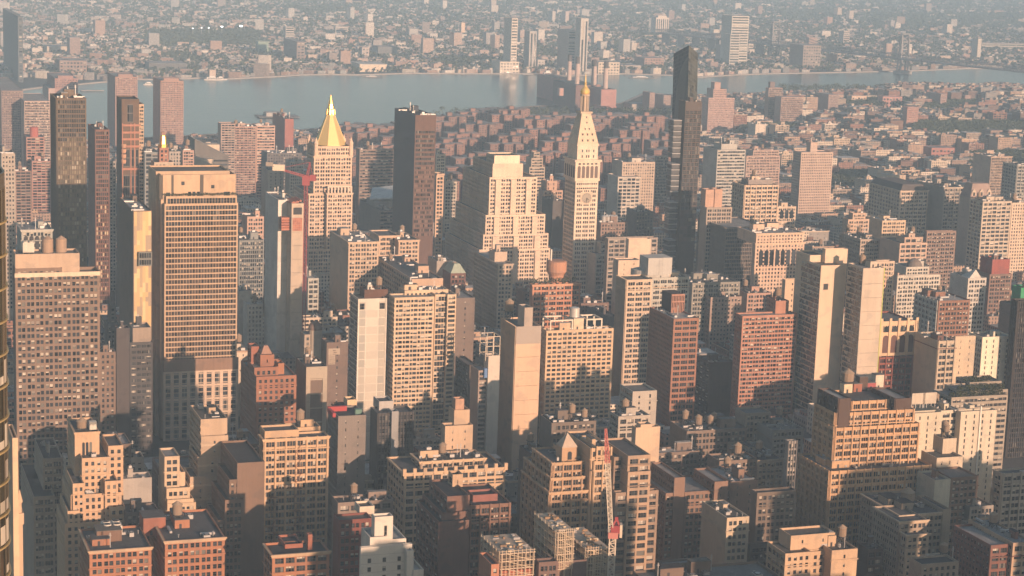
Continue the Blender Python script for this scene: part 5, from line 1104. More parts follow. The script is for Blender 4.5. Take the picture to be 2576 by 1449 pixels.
r_ = R_['the white domed building']; u,_,z = L(r_,2302,674,14); b = MB(); b.lathe(u,16,[(6.5,z-4),(6.5,z+1),(7,z+1.2),(6.6,z+2.5),(5,z+5.4),(2.6,z+7.2),(.2,z+8)],16,0); b.build('dome', wall((.2,.17,.15)), r_['root'])
r_ = R_['the white skylight building']; l = r_['loc'][0]; b = MB(); b.poly([(1,1,l[5]-1),(13,1,l[5]-1),(10,6,l[5]+5.5)]); b.poly([(13,1,l[5]-1),(13,14,l[5]-1),(10,8,l[5]+5.5),(10,6,l[5]+5.5)]); b.poly([(1,14,l[5]-1),(1,1,l[5]-1),(10,6,l[5]+5.5),(10,8,l[5]+5.5)]); b.poly([(13,14,l[5]-1),(1,14,l[5]-1),(10,8,l[5]+5.5)]); b.build('skylight_roof', wall((.62,.58,.52)), r_['root'])
r_ = R_['the hall with the white sloping roof']; l = r_['loc'][0]; b = MB(); p = [L(r_,930,500,40), L(r_,990,497,20), L(r_,990,466,70), L(r_,936,472,80)]; b.poly([(q[0],q[1],q[2]) for q in p]); b.poly([(q[0],q[1],q[2]-1.2) for q in p[::-1]])
for i in range(4): j=(i+1)%4; b.poly([(*p[i][:2],p[i][2]-1.2),(*p[j][:2],p[j][2]-1.2),p[j],p[i]])
b.build('sloping_roof', wall((.62,.62,.6)), r_['root']); b = MB(); b.box(min(q[0] for q in p)+2,max(q[0] for q in p)-3,28,60,l[5]-1,min(q[2] for q in p)-1.3); b.build('roof_house', wall((.3,.29,.28)), r_['root'])
r_ = R_['the mansard office']; l = r_['loc'][0]; b = MB(); i_ = 5; z = l[5]; h = 6
a_ = [(l[0],l[2]),(l[1],l[2]),(l[1],l[3]),(l[0],l[3])]; c_ = [(l[0]+i_,l[2]+i_),(l[1]-i_,l[2]+i_),(l[1]-i_,l[3]-i_),(l[0]+i_,l[3]-i_)]
for k in range(4): j=(k+1)%4; b.poly([(*a_[k],z+.1),(*a_[j],z+.1),(*c_[j],z+h),(*c_[k],z+h)])
b.poly([(*q,z+h) for q in c_]); b.build('mansard_roof', wall((.12,.105,.1)), r_['root'])
for nm_,hh,rgb_ in (('the dormered mansard building',14,(.33,.25,.22)),('the green copper-roofed building',7,(.34,.40,.33))):
    r_ = R_[nm_]; l = r_['loc'][0]; b = MB(); i_ = 4; z = l[5]
    a_ = [(l[0],l[2]),(l[1],l[2]),(l[1],l[3]),(l[0],l[3])]; c_ = [(l[0]+i_,l[2]+i_),(l[1]-i_,l[2]+i_),(l[1]-i_,l[3]-i_),(l[0]+i_,l[3]-i_)]
    for k in range(4): j=(k+1)%4; b.poly([(*a_[k],z+.1),(*a_[j],z+.1),(*c_[j],z+hh),(*c_[k],z+hh)])
    b.poly([(*q,z+hh) for q in c_]); b.build('mansard_roof', wall(rgb_), r_['root'])
    if hh > 10:
        for k in range(3): u = l[0]+(l[1]-l[0])*(k+.5)/3; b = MB(); b.box(u-2.2,u+2.2,.6,6,z+.2,z+6.5); b.poly([(u-2.2,.6,z+6.5),(u+2.2,.6,z+6.5),(u,.6,z+9)]); b.poly([(u-1,.56,z+1.5),(u+1,.56,z+1.5),(u+1,.56,z+5.5),(u-1,.56,z+5.5)],1); b.build('dormer', [wall((.5,.42,.34)), GLASS], r_['root'])
r_ = R_['the arched cream palazzo']; l = r_['loc'][0]; arches(r_['root'], 3, l[1]-2, -.06, l[5]-19, l[5]-6, 8, GLASS, .06)
b = MB(); b.box(-.5,l[1]+.5,-1,-.02,l[5]-21,l[5]-20,0,True); b.build('string_course', r_['mat'], r_['root'])
r_ = R_['the arched cream annex']; l = r_['loc'][0]; arches(r_['root'], 2, l[1]-2, -.06, l[5]-12, l[5]-3.5, 3, GLASS, .06)
r_ = R_['the arcaded grey palazzo']; l = r_['loc'][0]; arches(r_['root'], 1, l[1]-1, -.06, l[5]-15, l[5]-4, 5, DARK, .06)
r_ = R_['the pink balcony tower']; l = r_['loc'][0]; b = MB(); b.lathe((l[0]+l[1])/2,14,[(4.5,l[5]-1),(4.5,l[5]+9),(3.5,l[5]+9.5)],14); b.build('roof_drum', wall((.4,.13,.11)), r_['root'])
r_ = R_['the loft with silver tanks']; l = r_['loc'][0]
for k in range(4): b = MB(); u = l[1]*(.25+.14*k); b.lathe(u,10,[(2.6,l[5]-1),(2.6,l[5]+4),(1.8,l[5]+5.2),(.1,l[5]+5.6)],12); smooth(b.build('silver_tank', plain((.6,.6,.58),.35,.5), r_['root']))
# sloping-roofed glass pair
def wedge(name, label, S, pts, d, rgb, nm):
    A0 = at(pts[0][0], pts[0][1], S)[0]; root = empty(name, AV*A0+ST*S, G); tag(root, label, 'building', 'buildings of the city below')
    a, za = at(*pts[0], S); c, zc2 = at(*pts[1], S); a -= A0; c -= A0
    b = MB(); b.poly([(a,0,0),(c,0,0),(c,0,zc2),(a,0,za)]); b.poly([(a,d,0),(a,0,0),(a,0,za),(a,d,za)]); b.poly([(c,0,0),(c,d,0),(c,d,zc2),(c,0,zc2)]); b.poly([(c,d,0),(a,d,0),(a,d,za),(c,d,zc2)]); b.build('wall', wall(rgb), root)
    r = MB(); r.poly([(a,0,za),(c,0,zc2),(c,d,zc2),(a,d,za)]); r.build('sloping_roof', wall((.4,.37,.33)), root)
    for k in range(9):
        z = zc2-4-k*4.2
        if z < 20: break
        q = MB(); q.box(a+1.5,c-1,-.1,-.02,z-1.8,z); q.build('ribbon_window', GLASSB, root)
    q = MB(); q.box(a+(c-a)*.4,a+(c-a)*.8,d*.3,d*.7,min(za,zc2)-2,(za+zc2)/2+1.5,0,True); q.build('bulkhead', wall((.55,.46,.36)), root)
    FOOT.append((A0+a,A0+c,S,S+d,max(za,zc2),dict(nm=None,yb=pts[1][1]+60,S=S))); BLD.append(dict(root=root,nm=nm,S=S,px=(pts[0][0],pts[1][0],pts[0][1]),name=name,yb=430))
wedge('wedge_building', 'dark wedge-roofed building sloping down to the right, behind the banded tower', 2000, [(490,350),(575,392)], 40, (.16,.15,.14), 'the dark wedge-roofed building')
wedge('wedge_building', 'lower of the two wedge-roofed buildings above the banded tower', 1960, [(479,388),(558,426)], 34, (.34,.31,.27), 'the lower wedge building')
# ================================================================== cranes
def truss(b, p, q, w_, n, r=.12, m=0, w2=None):
    p, q = Vector(p), Vector(q); d = (q-p).normalized(); w2 = w_ if w2 is None else w2
    a = d.cross(Vector((0,0,1)) if abs(d.z) < .9 else Vector((1,0,0))).normalized(); c = d.cross(a).normalized()
    def cor(t): k = w_+(w2-w_)*t; o = p+(q-p)*t; return [o+a*k/2+c*k/2, o-a*k/2+c*k/2, o-a*k/2-c*k/2, o+a*k/2-c*k/2]
    for i in range(4): b.bar(cor(0)[i], cor(1)[i], r, m)
    for k in range(n):
        A, B_ = cor(k/n), cor((k+1)/n)
        for i in range(4):
            j = (i+1)%4; b.bar(A[i], A[j], r*.6, m); b.bar(A[i] if k%2 else A[j], B_[j] if k%2 else B_[i], r*.6, m)
def W3(x, y, S): A, Z = at(x, y, S); v = AV*A+ST*S; v.z = Z; return v
def crane_near():
    S = 742.0; base = W3(1543,1449,S); root = empty('tower_crane', (base.x,base.y,0)); tag(root, 'red and white luffing crane with its lattice jib raised, bottom right of centre', 'crane')
    off = Vector((base.x,base.y,0)); lo = lambda x,y: W3(x,y,S)-off
    RED = plain((.30,.05,.055),.6); WHT = plain((.62,.55,.45),.5); PKR = plain((.5,.2,.17),.5)
    top = lo(1541,1352); b = MB(); truss(b, (top.x,top.y,5), top, 2.6, 40, .22); b.build('mast', WHT, root)
    b = MB(); b.box(top.x-2.0,top.x+2.2,top.y-2,top.y+2,top.z,top.z+2.6,0,True,True); b.build('turntable', PKR, root)
    b = MB(); c1 = lo(1545,1345); b.box(c1.x-1.6,c1.x+2.2,c1.y-1.6,c1.y+3,c1.z+1,c1.z+4.2,0,True,True); pk_ = lo(1551,1305); b.bar((c1.x-.8,c1.y,c1.z+4),pk_,.35); b.bar((c1.x+2,c1.y,c1.z+4),pk_,.35); b.bar((c1.x+2,c1.y+3,c1.z+4),pk_,.3); b.bar((c1.x-1.2,c1.y+3,c1.z+4),pk_,.3)
    b.box(pk_.x-.7,pk_.x+.7,pk_.y-.5,pk_.y+.5,pk_.z-.5,pk_.z+.8,0,True); o = b.build('machinery_deck', RED, root)
    b = MB(); b.box(c1.x+2.25,c1.x+3.3,c1.y-1,c1.y+3,c1.z-1,c1.z+4.5,0,True); b.build('counterweight', plain((.6,.53,.42)), root)
    b = MB(); b.box(c1.x-3,c1.x-1.62,c1.y-1.5,c1.y+.5,c1.z+1.2,c1.z+3.4,0,True); b.build('cab', plain((.1,.1,.11),.3), root)
    a = lo(1537,1340); e = lo(1524,1078); mid = a+(e-a)*.68
    b = MB(); truss(b, a, mid, 1.7, 24, .16, 0, 2.0); truss(b, mid, e, 2.0, 13, .16, 1, .7); b.build('jib', [WHT, plain((.5,.16,.14),.5)], root)
    b = MB(); b.bar(pk_, a+(e-a)*.9, .08); b.build('pendant_cable', DARK, root)
crane_near()
def crane_mid():
    S = 1385.0; base = W3(769,900,S); root = empty('tower_crane', (base.x,base.y,0)); tag(root, 'red crane beside the unfinished concrete tower, jib pointing left', 'crane')
    off = Vector((base.x,base.y,0)); lo = lambda x,y: W3(x,y,S)-off
    RED = plain((.30,.07,.075),.7); top = lo(770,452)
    b = MB(); truss(b, (top.x,top.y,8), top, 2.2, 46, .15); b.build('mast', RED, root)
    b = MB(); b.box(top.x-2.6,top.x+2.6,top.y-2,top.y+2,top.z-4,top.z+3,0,True,True); b.build('slewing_cab', RED, root)
    h = lo(768,444); e = lo(700,424); b = MB(); truss(b, h, e, 1.6, 14, .16, 0, 1.0); b.build('counter_jib', RED, root)
    w_ = lo(702,424); b = MB(); b.box(w_.x-4.5,w_.x+4,w_.y-1.6,w_.y+1.6,w_.z-1.4,w_.z+3.0,0,True,True); b.build('counterweight', plain((.66,.55,.43)), root)
    c = lo(678,414); b = MB(); b.box(c.x-2.5,c.x+2.5,c.y-1.5,c.y+1.5,c.z-1,c.z+1.8,0,True,True); b.bar(c,w_,.4); b.build('winch_house', plain((.3,.26,.22)), root)
    p = lo(780,408); q = lo(787,448); b = MB(); truss(b, lo(772,448), p, 1.8, 8, .16, 0, .6); b.bar(p, e, .12); b.bar(p, q, .15); b.box(q.x-2,q.x+2.2,q.y-1.5,q.y+1.5,q.z-2,q.z+2.4,0,True,True); b.build('a_frame', RED, root)
crane_mid()
# ================================================================== the building site at the bottom edge
def site():
    S = 748.0
    def frame(name, label, x0, x1, y, d, z_dn, cols, rows, infill=(.23,.16,.13)):
        A0, Z = at(x0, y, S); A1 = A0
        lo, hi = A0, A0+200
        for _ in range(40):
            md=(lo+hi)/2; p=AV*md+ST*S; p.z=Z
            if proj(p)[0] < x1: lo = md
            else: hi = md
        W_ = lo-A0; root = empty(name, AV*A0+ST*S, G); tag(root, label, 'construction', 'concrete frames going up on the building site')
        b = MB(); f = (Z-z_dn)/rows; rg = random.Random(int(x0))
        for i in range(cols+1):
            u = W_*i/cols
            for v in (0, d/2, d): b.box(u-.35,u+.35,v-.35,v+.35,0,Z)
        for k in range(rows+1):
            z = Z-k*f; b.box(-.7,W_+.7,-.7,d+.7,z-.4,z,0,True)
            b.box(-.75,W_+.75,-.8,-.71,z+.9,z+1.05,1,True); b.box(-.85,-.76,-.8,d+.7,z+.9,z+1.05,1,True)
        b.build('concrete_frame', [wall((.52,.42,.32)), wall((.6,.46,.32))], root)
        q = MB(); q.box(.4,W_-.4,.4,d-.4,0,Z-f*rows*.8); q.box(W_*.3,W_*.7,d*.4,d*.7,Z-f*rows,Z-.5); q.build('infill_wall', wall(infill), root)
        q = MB()
        for k in range(rows): q.bar((W_*.1,-.75,Z-k*f),(W_*.9,-.75,Z-(k+1)*f),.1)
        for i in range(9): q.bar((W_*i/8,-.9,Z-f*rows),(W_*i/8,-.9,Z+1.5),.09)
        for i in range(7): q.bar((-1,d*i/6,Z-f*rows),(-1,d*i/6,Z+1.2),.09)
        q.build('scaffolding', plain((.6,.5,.36),.5), root)
        q = MB()
        for i in range(26): u,v = rg.uniform(0,W_-2), rg.uniform(0,d-2); l_=rg.uniform(.6,3); q.box(u,u+l_,v,v+rg.uniform(.3,1.5),Z,Z+rg.uniform(.2,1.1),rg.randrange(3),True)
        q.build('stacked_material', [plain((.5,.42,.3)),plain((.33,.33,.33)),wall((.3,.2,.12))], root)['kind']='stuff'
        FOOT.append((A0,A0+W_,S,S+d,Z,dict(nm=None,yb=1449,S=S))); return root, W_, Z
    frame('concrete_frame_building','concrete frame with tan scaffolding, taller left one on the building site',1404,1442,1338,26,at(1404,1430,S)[1],2,5)
    frame('concrete_frame_building','concrete frame with tan scaffolding, lower right one next to the crane mast',1478,1530,1383,30,at(1478,1449,S)[1],3,4)
    frame('concrete_frame_building','brick-red building shell with timber deck piled with material, on the building site',1262,1342,1392,24,at(1262,1449,S)[1],4,3,(.40,.15,.10))
    B('brick_block','dark brick block with gridded grey base between the concrete frames',744,(.17,.115,.1),'pp',[(1356,1404,1415,(1345,)),(1442,1476,1410,26,{'g':1,'dS':3,'st':None})],nm='the dark brick block on the site',roof=2,tanks=0,dens=1)
    B('orange_building','small orange brick building with a wooden top frame on the bottom edge',738,(.42,.2,.13),'pu',[(1236,1256,1420,16)],nm='the small orange building',roof=2,tanks=0)
site()
# ================================================================== across the river and along its near bank
def FT(name, label, x0, x1, y, ybase, d, rgb, st='pu', extra=(), **kw):
    tiers = [(x0, x1, y, d)]+list(extra)
    kw = {**dict(win=0, roof=3, tanks=0, dens=0, far=True, yb=ybase, nm=None), **kw}
    return B(name, label, ('g', ybase), rgb, st, tiers, **kw)
_bs = B
def far_S(x, ybase): return ground(x, ybase).dot(ST)
def FTS(name, label, x0, x1, y, ybase, d, rgb, st='pu', extra=(), **kw):
    kw = {**dict(win=0, roof=3, tanks=0, dens=0, far=True, yb=ybase, nm=None), **kw}
    return B(name, label, far_S(x0, ybase), rgb, st, [(x0, x1, y, d)]+list(extra), **kw)
BIGP = dict(bw=7, fh=7, pat=[(.2,.8)], s=.3, t=.8, dep=.5, top=2)
BIGR = dict(bw=60, fh=6.5, pat=[(.02,.98)], s=.4, t=.9, dep=.5, top=2)
VERT = dict(bw=7, fh=200, pat=[(.3,.8)], s=.02, t=.97, dep=.8, top=3)
far_tab = [
 ('waterfront_tower','dark blue glass tower with a glinting right edge, far left across the river',45,57,42,207,(7,),(.11,.12,.13),BIGP),
 ('apartment_tower','pale ribbed apartment block standing alone in the far city, upper left',719,740,67,103,30,(.46,.42,.37),BIGR),
 ('waterfront_tower','slim white tower with dark side rising from a white podium on the far shore',1288,1303,46,186,(1269,),(.62,.55,.47),BIGR),
 ('waterfront_podium','white waterfront block around the slim white tower',1258,1306,155,186,60,(.64,.56,.46),BIGP),
 ('waterfront_tower','pale grey tower with a central white rib on the far shore',1333,1351,78,178,(1320,),(.42,.4,.38),VERT),
 ('waterfront_block','low grey waterfront block right of the grey ribbed tower',1353,1378,150,176,50,(.48,.45,.42),BIGP),
 ('waterfront_tower','brownish tower with white bands left of the striped one on the far shore',1431,1449,76,183,(1404,),(.42,.38,.35),BIGR),
 ('waterfront_tower','tall white vertically striped tower on the far shore',1462,1481,46,188,(1449,),(.5,.47,.43),VERT),
 ('waterfront_block','cream gridded waterfront block right of the four chimneys',1506,1559,156,188,50,(.62,.53,.42),BIGP),
 ('warehouse_shed','long low grey shed beyond the cream gridded waterfront block',1562,1613,164,178,60,(.40,.36,.33),None),
 ('brick_warehouse','reddish old warehouse block on the far shore',1622,1670,146,174,60,(.36,.24,.2),BIGP),
 ('twin_crown_tower','white tower with a rounded top and dark centre in the far city',1651,1683,44,93,40,(.62,.55,.48),VERT),
 ('notched_tower','pale grey tower with a square notch, upper right across the river',1842,1885,40,165,60,(.55,.52,.46),BIGR),
 ('waterfront_block','lower pale block set against the notched grey tower',1838,1862,86,167,40,(.50,.48,.43),BIGR),
 ('far_block','small pale slab right of the notched tower',1884,1896,100,132,30,(.6,.54,.46),BIGR),
 ('far_block','narrow pinkish slab left of the notched tower',1813,1824,113,160,30,(.46,.38,.33),BIGR),
 ('far_tower','first of two faint towers far behind the striped waterfront tower',1390,1398,28,62,40,(.5,.45,.4),None),
 ('far_tower','second of two faint towers far behind the striped waterfront tower',1423,1432,28,62,40,(.5,.42,.38),None),
 ('far_block','wide low apartment slab in the far city, above the gold spire',844,876,67,89,20,(.5,.45,.4),BIGR),
 ('far_tower','small bright orange lit tower in the far city',1161,1170,57,90,16,(.66,.5,.36),None),
 ('far_block','plain grey block in the far city left of the small orange lit tower',1030,1052,72,97,30,(.42,.39,.36),None),
 ('far_block','small beige block behind the white-roofed warehouse',911,929,119,145,30,(.48,.4,.35),BIGP),
 ('far_block','wide dark slab behind the white-roofed warehouse',951,1000,117,143,50,(.17,.17,.17),None),
 ('brown_blocks','dark brown double block on the far shore, left of the white-roofed warehouse',747,767,105,158,(714,),(.25,.2,.18),BIGP),
 ('green_block','greenish netted block by the wooded patch across the river',650,676,104,137,30,(.25,.33,.27),None),
 ('brown_blocks','pair of faint brown towers on the far shore at right',2022,2066,114,176,(1988,),(.30,.25,.22),BIGP),
 ('white_tower','thin white slab tower at the far right across the river',2461,2470,97,152,30,(.5,.46,.4),None),
 ('far_block','long pale block right of the thin white slab tower',2471,2600,109,128,40,(.42,.39,.34),BIGR),
 ('far_block','slim pinkish tower far right, beyond the river',2123,2138,78,116,30,(.46,.4,.36),BIGR),
 ('pale_factory','cluster of pale factory walls, upper left across the river',118,190,116,137,60,(.5,.43,.35),None),
 ('brick_factory','long brown brick factory on the far shore, upper left',150,218,152,190,(140,),(.30,.22,.19),BIGP),
 ('far_block','small pale cube right of the brick factory quay',527,543,176,199,20,(.52,.42,.34),None),
 ('dark_shed','long dark shed on the far shore, upper left',375,470,158,182,60,(.14,.14,.145),None),
 # near bank
 ('slotted_brick_tower','brown brick river tower with slotted front, behind the copper-trimmed tower',290,346,193,370,(270,),(.34,.22,.19),'pn'),
 ('slotted_brick_tower','brown brick river tower with slotted front, standing alone against the water',404,462,203,372,(385,),(.36,.23,.19),'pn'),
 ('slotted_brick_tower','brown brick river tower with slotted front, farthest left of the three',138,196,197,330,(118,),(.34,.21,.19),'pn'),
 ('brown_tower','shaded brown tower at the upper left edge',3,58,228,420,(-30,),(.25,.185,.17),'pn'),
 ('ribbed_hospital','broad pinkish ribbed slab, upper left behind the bronze tower',61,126,254,430,(40,),(.50,.38,.32),'fi'),
 ('hospital_block','windowless pinkish block above the ribbed slab',122,158,222,330,(107,),(.42,.32,.29),None),
 ('apartment_slab','brown ridged housing slab with a roof tank, right of the pointed glass tower',1934,1969,221,305,(1926,),(.42,.30,.25),'fi'),
 ('apartment_slab','pinkish ridged housing slab in front of the one with the roof tank',1966,2021,244,312,(1950,),(.48,.33,.27),'fi'),
 ('brick_housing','large brick housing complex rising in steps, right of the pointed glass tower',1783,1848,246,340,(1765,),(.44,.30,.26),'pn'),
 ('brick_housing','brick housing block with a blank left flank in the upper right',2367,2382,237,278,(2330,),(.36,.25,.22),'pn'),
 ('brick_housing','narrow lit brick housing block right of the blank-flanked one',2428,2443,240,268,(2398,),(.38,.26,.22),'pn'),
 ('brick_housing','pink school-like block in the upper right',2221,2270,243,275,20,(.44,.25,.22),BIGP),
 ('brick_housing','tall pink brick slab standing in the low-rise quarter, upper right',2283,2311,270,328,(2272,),(.42,.25,.21),'pn'),
 ('white_framed_block','small block with a bright framed front in the upper right',2143,2180,241,270,20,(.6,.45,.34),BIGP),
 ('brick_housing','brown block left of the tall pink slab',2085,2110,238,285,(2052,),(.34,.25,.22),'pn'),
 ('brick_housing','brown housing block at the water, right of the four chimneys',1635,1648,233,290,(1617,),(.36,.26,.23),'pn'),
 ('brick_housing','second brown housing block at the water, nearest the pointed glass tower',1670,1688,240,292,(1650,),(.36,.27,.24),'pn'),
 ('low_hall','domed low hall between the power station and the pointed glass tower',1590,1645,262,285,40,(.4,.36,.32),None),
 ('red_school','long pink-red school building among low roofs at right',2344,2402,372,398,30,(.40,.19,.16),BIGP),
]
for a in far_tab:
    ex = ()
    if a[0] == 'brick_housing' and a[2] == 1783: ex = [(1795,1828,224,26,{'dS':8,'g':1}),(1798,1813,207,14,{'dS':14,'g':1,'st':None})]
    if a[0] == 'twin_crown_tower': ex = [(1656,1678,39,20,{'dS':10,'on':0,'st':None})]
    if a[0] == 'apartment_slab' and a[2] == 1934: ex = [(1938,1950,206,8,{'dS':6,'on':0,'st':None,'rgb':(.2,.15,.14)})]
    if a[0] == 'slotted_brick_tower': ex = [(a[2]+8,a[3]-12,a[4]-6,12,{'dS':6,'on':0,'st':None})]
    FTS(*a[:9], extra=ex, vary=.12)
w_ = FTS('white_warehouse','big white-roofed warehouse with a bright sunlit front on the far shore',905,973,162,181,(884,),(.68,.58,.45),None)
l = w_['loc'][0]; b = MB(); b.box(l[0]-1,l[1]+1,-1,l[3],l[5],l[5]+1,0,True); b.build('flat_roof', wall((.5,.48,.44)), w_['root'])
b = MB()
for k in (5, 11): b.box(l[0]-.2,l[1]+.2,-.4,-.02,k,k+.8,0,True)
b.build('wall_band', wall((.45,.38,.3)), w_['root'])
# power station with four chimneys
ps = FTS('power_station','brick power station with a long dark flank and four chimneys on the near bank',1513,1551,225,288,(1352,),(.40,.22,.2),None, extra=[(1494,1551,267,20,{'dS':-8,'g':1}),(1449,1512,214,120,{'dS':60,'g':1,'rgb':(.2,.13,.125)})], roof=1)
rt = ps['root']
for (x0,x1,yt,yb_,ds) in ((1429,1439,138,232,170),(1449,1459,143,214,90),(1490,1502,150,214,70),(1520,1531,155,224,24)):
    u0,_,zt_ = L(ps,x0,yt,ds); u1 = L(ps,x1,yt,ds)[0]; zb_ = 20; c_ = (u0+u1)/2; r_ = (u1-u0)/2
    b = MB(); h = zt_-zb_; b.lathe(c_,ds,[(r_*1.15,zb_),(r_*1.0,zb_+h*.84)],14,0); b.lathe(c_,ds,[(r_*1.02,zb_+h*.84),(r_*1.02,zt_)],14,1); b.build('smokestack', [wall((.5,.4,.36)), wall((.10,.095,.10))], rt)
for (xx,yy,ww,hh) in ((1413,222,8,14),(1506,213,6,9)):
    u,_,z = L(ps,xx,yy,60); b = MB(); b.box(u-ww/2,u+ww/2,60,70,z-hh,z); b.build('rooftop_house', wall((.45,.28,.24)), rt)
# suspension bridge at right
def bridge():
    P0 = ground(2270,186); th = rad(-33.6); dirn = Vector((math.sin(th), math.cos(th), 0)); P1 = P0+dirn*490
    root = empty('suspension_bridge', P0, math.atan2(dirn.y, dirn.x)); tag(root, 'hazy steel suspension bridge crossing the river at right', 'bridge')
    STL = wall((.30,.29,.29)); Lb = 490
    for u in (0, Lb):
        b = MB()
        for v in (-14, 14):
            b.bar((u-6,v,0),(u-2,v*.8,100),1.7); b.bar((u+6,v,0),(u+2,v*.8,100),1.7)
            for z in range(10,100,15): b.bar((u-5.4+z*.03,v,z),(u+4.2-z*.03,v,z+14),.7)
        for z in (42,60,78,98): b.box(u-3,u+3,-13,13,z,z+2.6,0,True,True)
        for z in (44,62,80): b.bar((u,-12.5,z),(u,12.5,z+15),.8); b.bar((u,12.5,z),(u,-12.5,z+15),.8)
        b.box(u-13,u+13,-20,20,-1,8,0,True); b.build('bridge_tower', STL, root)
    b = MB(); b.box(-900,1000,-17,17,36,39,0,True,True)
    for v in (-17,17):
        b.bar((-900,v,48),(1000,v,48),.8)
        for k in range(-90,100): b.bar((k*10,v,38),(k*10+5,v,48),.4); b.bar((k*10+5,v,48),(k*10+10,v,38),.4)
    b.build('truss_deck', wall((.24,.235,.24)), root)
    b = MB()
    for v in (-13,13):
        pts = [(-280,v,48)]+[(-280+280*k/8,v,48+52*(k/8)**1.4) for k in range(1,9)]+[(Lb*k/20,v,50+50*(2*k/20-1)**2) for k in range(1,21)]+[(Lb+280*k/8,v,48+52*(1-k/8)**1.4) for k in range(1,9)]
        for p,q in zip(pts,pts[1:]): b.bar(p,q,.7)
        for k in range(1,20): b.bar((Lb*k/20,v,48),(Lb*k/20,v,50+50*(2*k/20-1)**2),.25)
    b.build('suspension_cable', STL, root)
    for k in range(7):
        u = Lb+60+k*70; b = MB(); b.box(u-2,u+2,-13,13,0,36); b.build('pier', STL, root)
bridge()
# ------------------------------------------------------------------ brick apartment estate by the river
rg = random.Random(21); est = 0
wings = [(-32,32,-7,7),(-7,7,-24,24),(-32,-20,-16,16),(20,32,-16,16)]
estm = None; EST = []
def shore_y(x): return SHORE_N(x)
near_px = [(-700,395),(-300,385),(0,372),(300,352),(640,335),(870,322),(930,318),(990,322),(1101,299),(1288,273),(1353,268),(1560,262),(1618,236),(1700,240),(1848,238),(1972,231),(2157,226),(2220,216),(2287,209),(2452,213),(2517,208),(2576,214),(2750,226),(3100,250)]
far_px = [(-700,262),(-300,250),(0,236),(60,228),(110,221),(200,214),(250,209),(290,206),(345,201),(420,202),(500,198),(560,201),(640,197),(705,194),(760,190),(826,189),(894,190),(1000,187),(1044,186),(1200,187),(1288,187),(1340,187),(1428,193),(1500,189),(1573,187),(1690,191),(1755,196),(1850,190),(1932,187),(2187,182),(2282,180),(2427,174),(2507,173),(2576,180),(2750,195),(3100,220)]
def interp(tab, x):
    for (a, b), (c, d) in zip(tab, tab[1:]):
        if a <= x <= c: return b+(d-b)*(x-a)/(c-a)
    return tab[0][1] if x < tab[0][0] else tab[-1][1]
def on_land(p):
    x, y = proj((p.x, p.y, 0)); return not (interp(far_px, x)-1.0 < y < interp(near_px, x)+2.5)
class FB_: pass
STC = ['pu','pp','lo','pu','tr','ap']
def overlaps(A0, A1, S0, S1, pad=2.5):
    for f in FOOT:
        if A0 < f[1]+pad and A1 > f[0]-pad and S0 < f[3]+pad and S1 > f[2]-pad: return True
    return False
def box_px(A0, A1, S0, S1, H):
    xs, ys = [], []
    for a in (A0, A1):
        for s in (S0, S1):
            p = AV*a+ST*s; p.z = H; x, y = proj(p); xs.append(x); ys.append(y)
    return min(xs), max(xs), min(ys), max(ys)
# sight lines to the traced buildings that the fabric may not cover
GUARD = []
for f in FOOT:
    A0, A1, S0, S1, H, rec = f
    x0, x1, yt, _ = box_px(A0, A1, S0, S1, H)
    yb = rec.get('yb')
    if not yb:
        p = AV*A0+ST*S0; p.z = H*.3; yb = min(proj(p)[1], yt+260)
    GUARD.append((S0, x0, x1, yb-6, yt))
def max_height(A0, A1, S0, S1, H):
    while H > 5:
        x0, x1, yt, _ = box_px(A0, A1, S0, S1, H); ok = True
        for (s, gx0, gx1, gb, gt) in GUARD:
            if s > S0 and x0 < gx1-1 and x1 > gx0+1 and yt < gb and gb > gt: ok = False; break
        if ok: return H
        H *= .88
    return 0
WALLC = [(.29,.17,.135),(.27,.15,.115),(.22,.14,.11),(.42,.30,.22),(.50,.40,.30),(.33,.27,.22),(.55,.47,.38),(.30,.28,.26),(.32,.235,.19),(.62,.55,.46),(.19,.13,.11)]
CNAME = ['red brick','dark red brick','brown brick','tan','buff','taupe','cream','grey','rust-coloured','pale','dark brown']
BAND = (R_['the banded tan tower']['A0'], R_['the banded tan tower']['A0']+55)
GREENS = [(2300,2620,322,364),(2325,2475,266,294),(2085,2210,452,500),(2120,2300,262,276),(1860,2010,330,352),(2440,2620,402,440)]
fabric = []
avs = [560,700,965,1245,1385,1525,1665,1805,1945,2075,2265,2490,2700,2900,3120,3350,3600,3850,4100]
rg = random.Random(77)
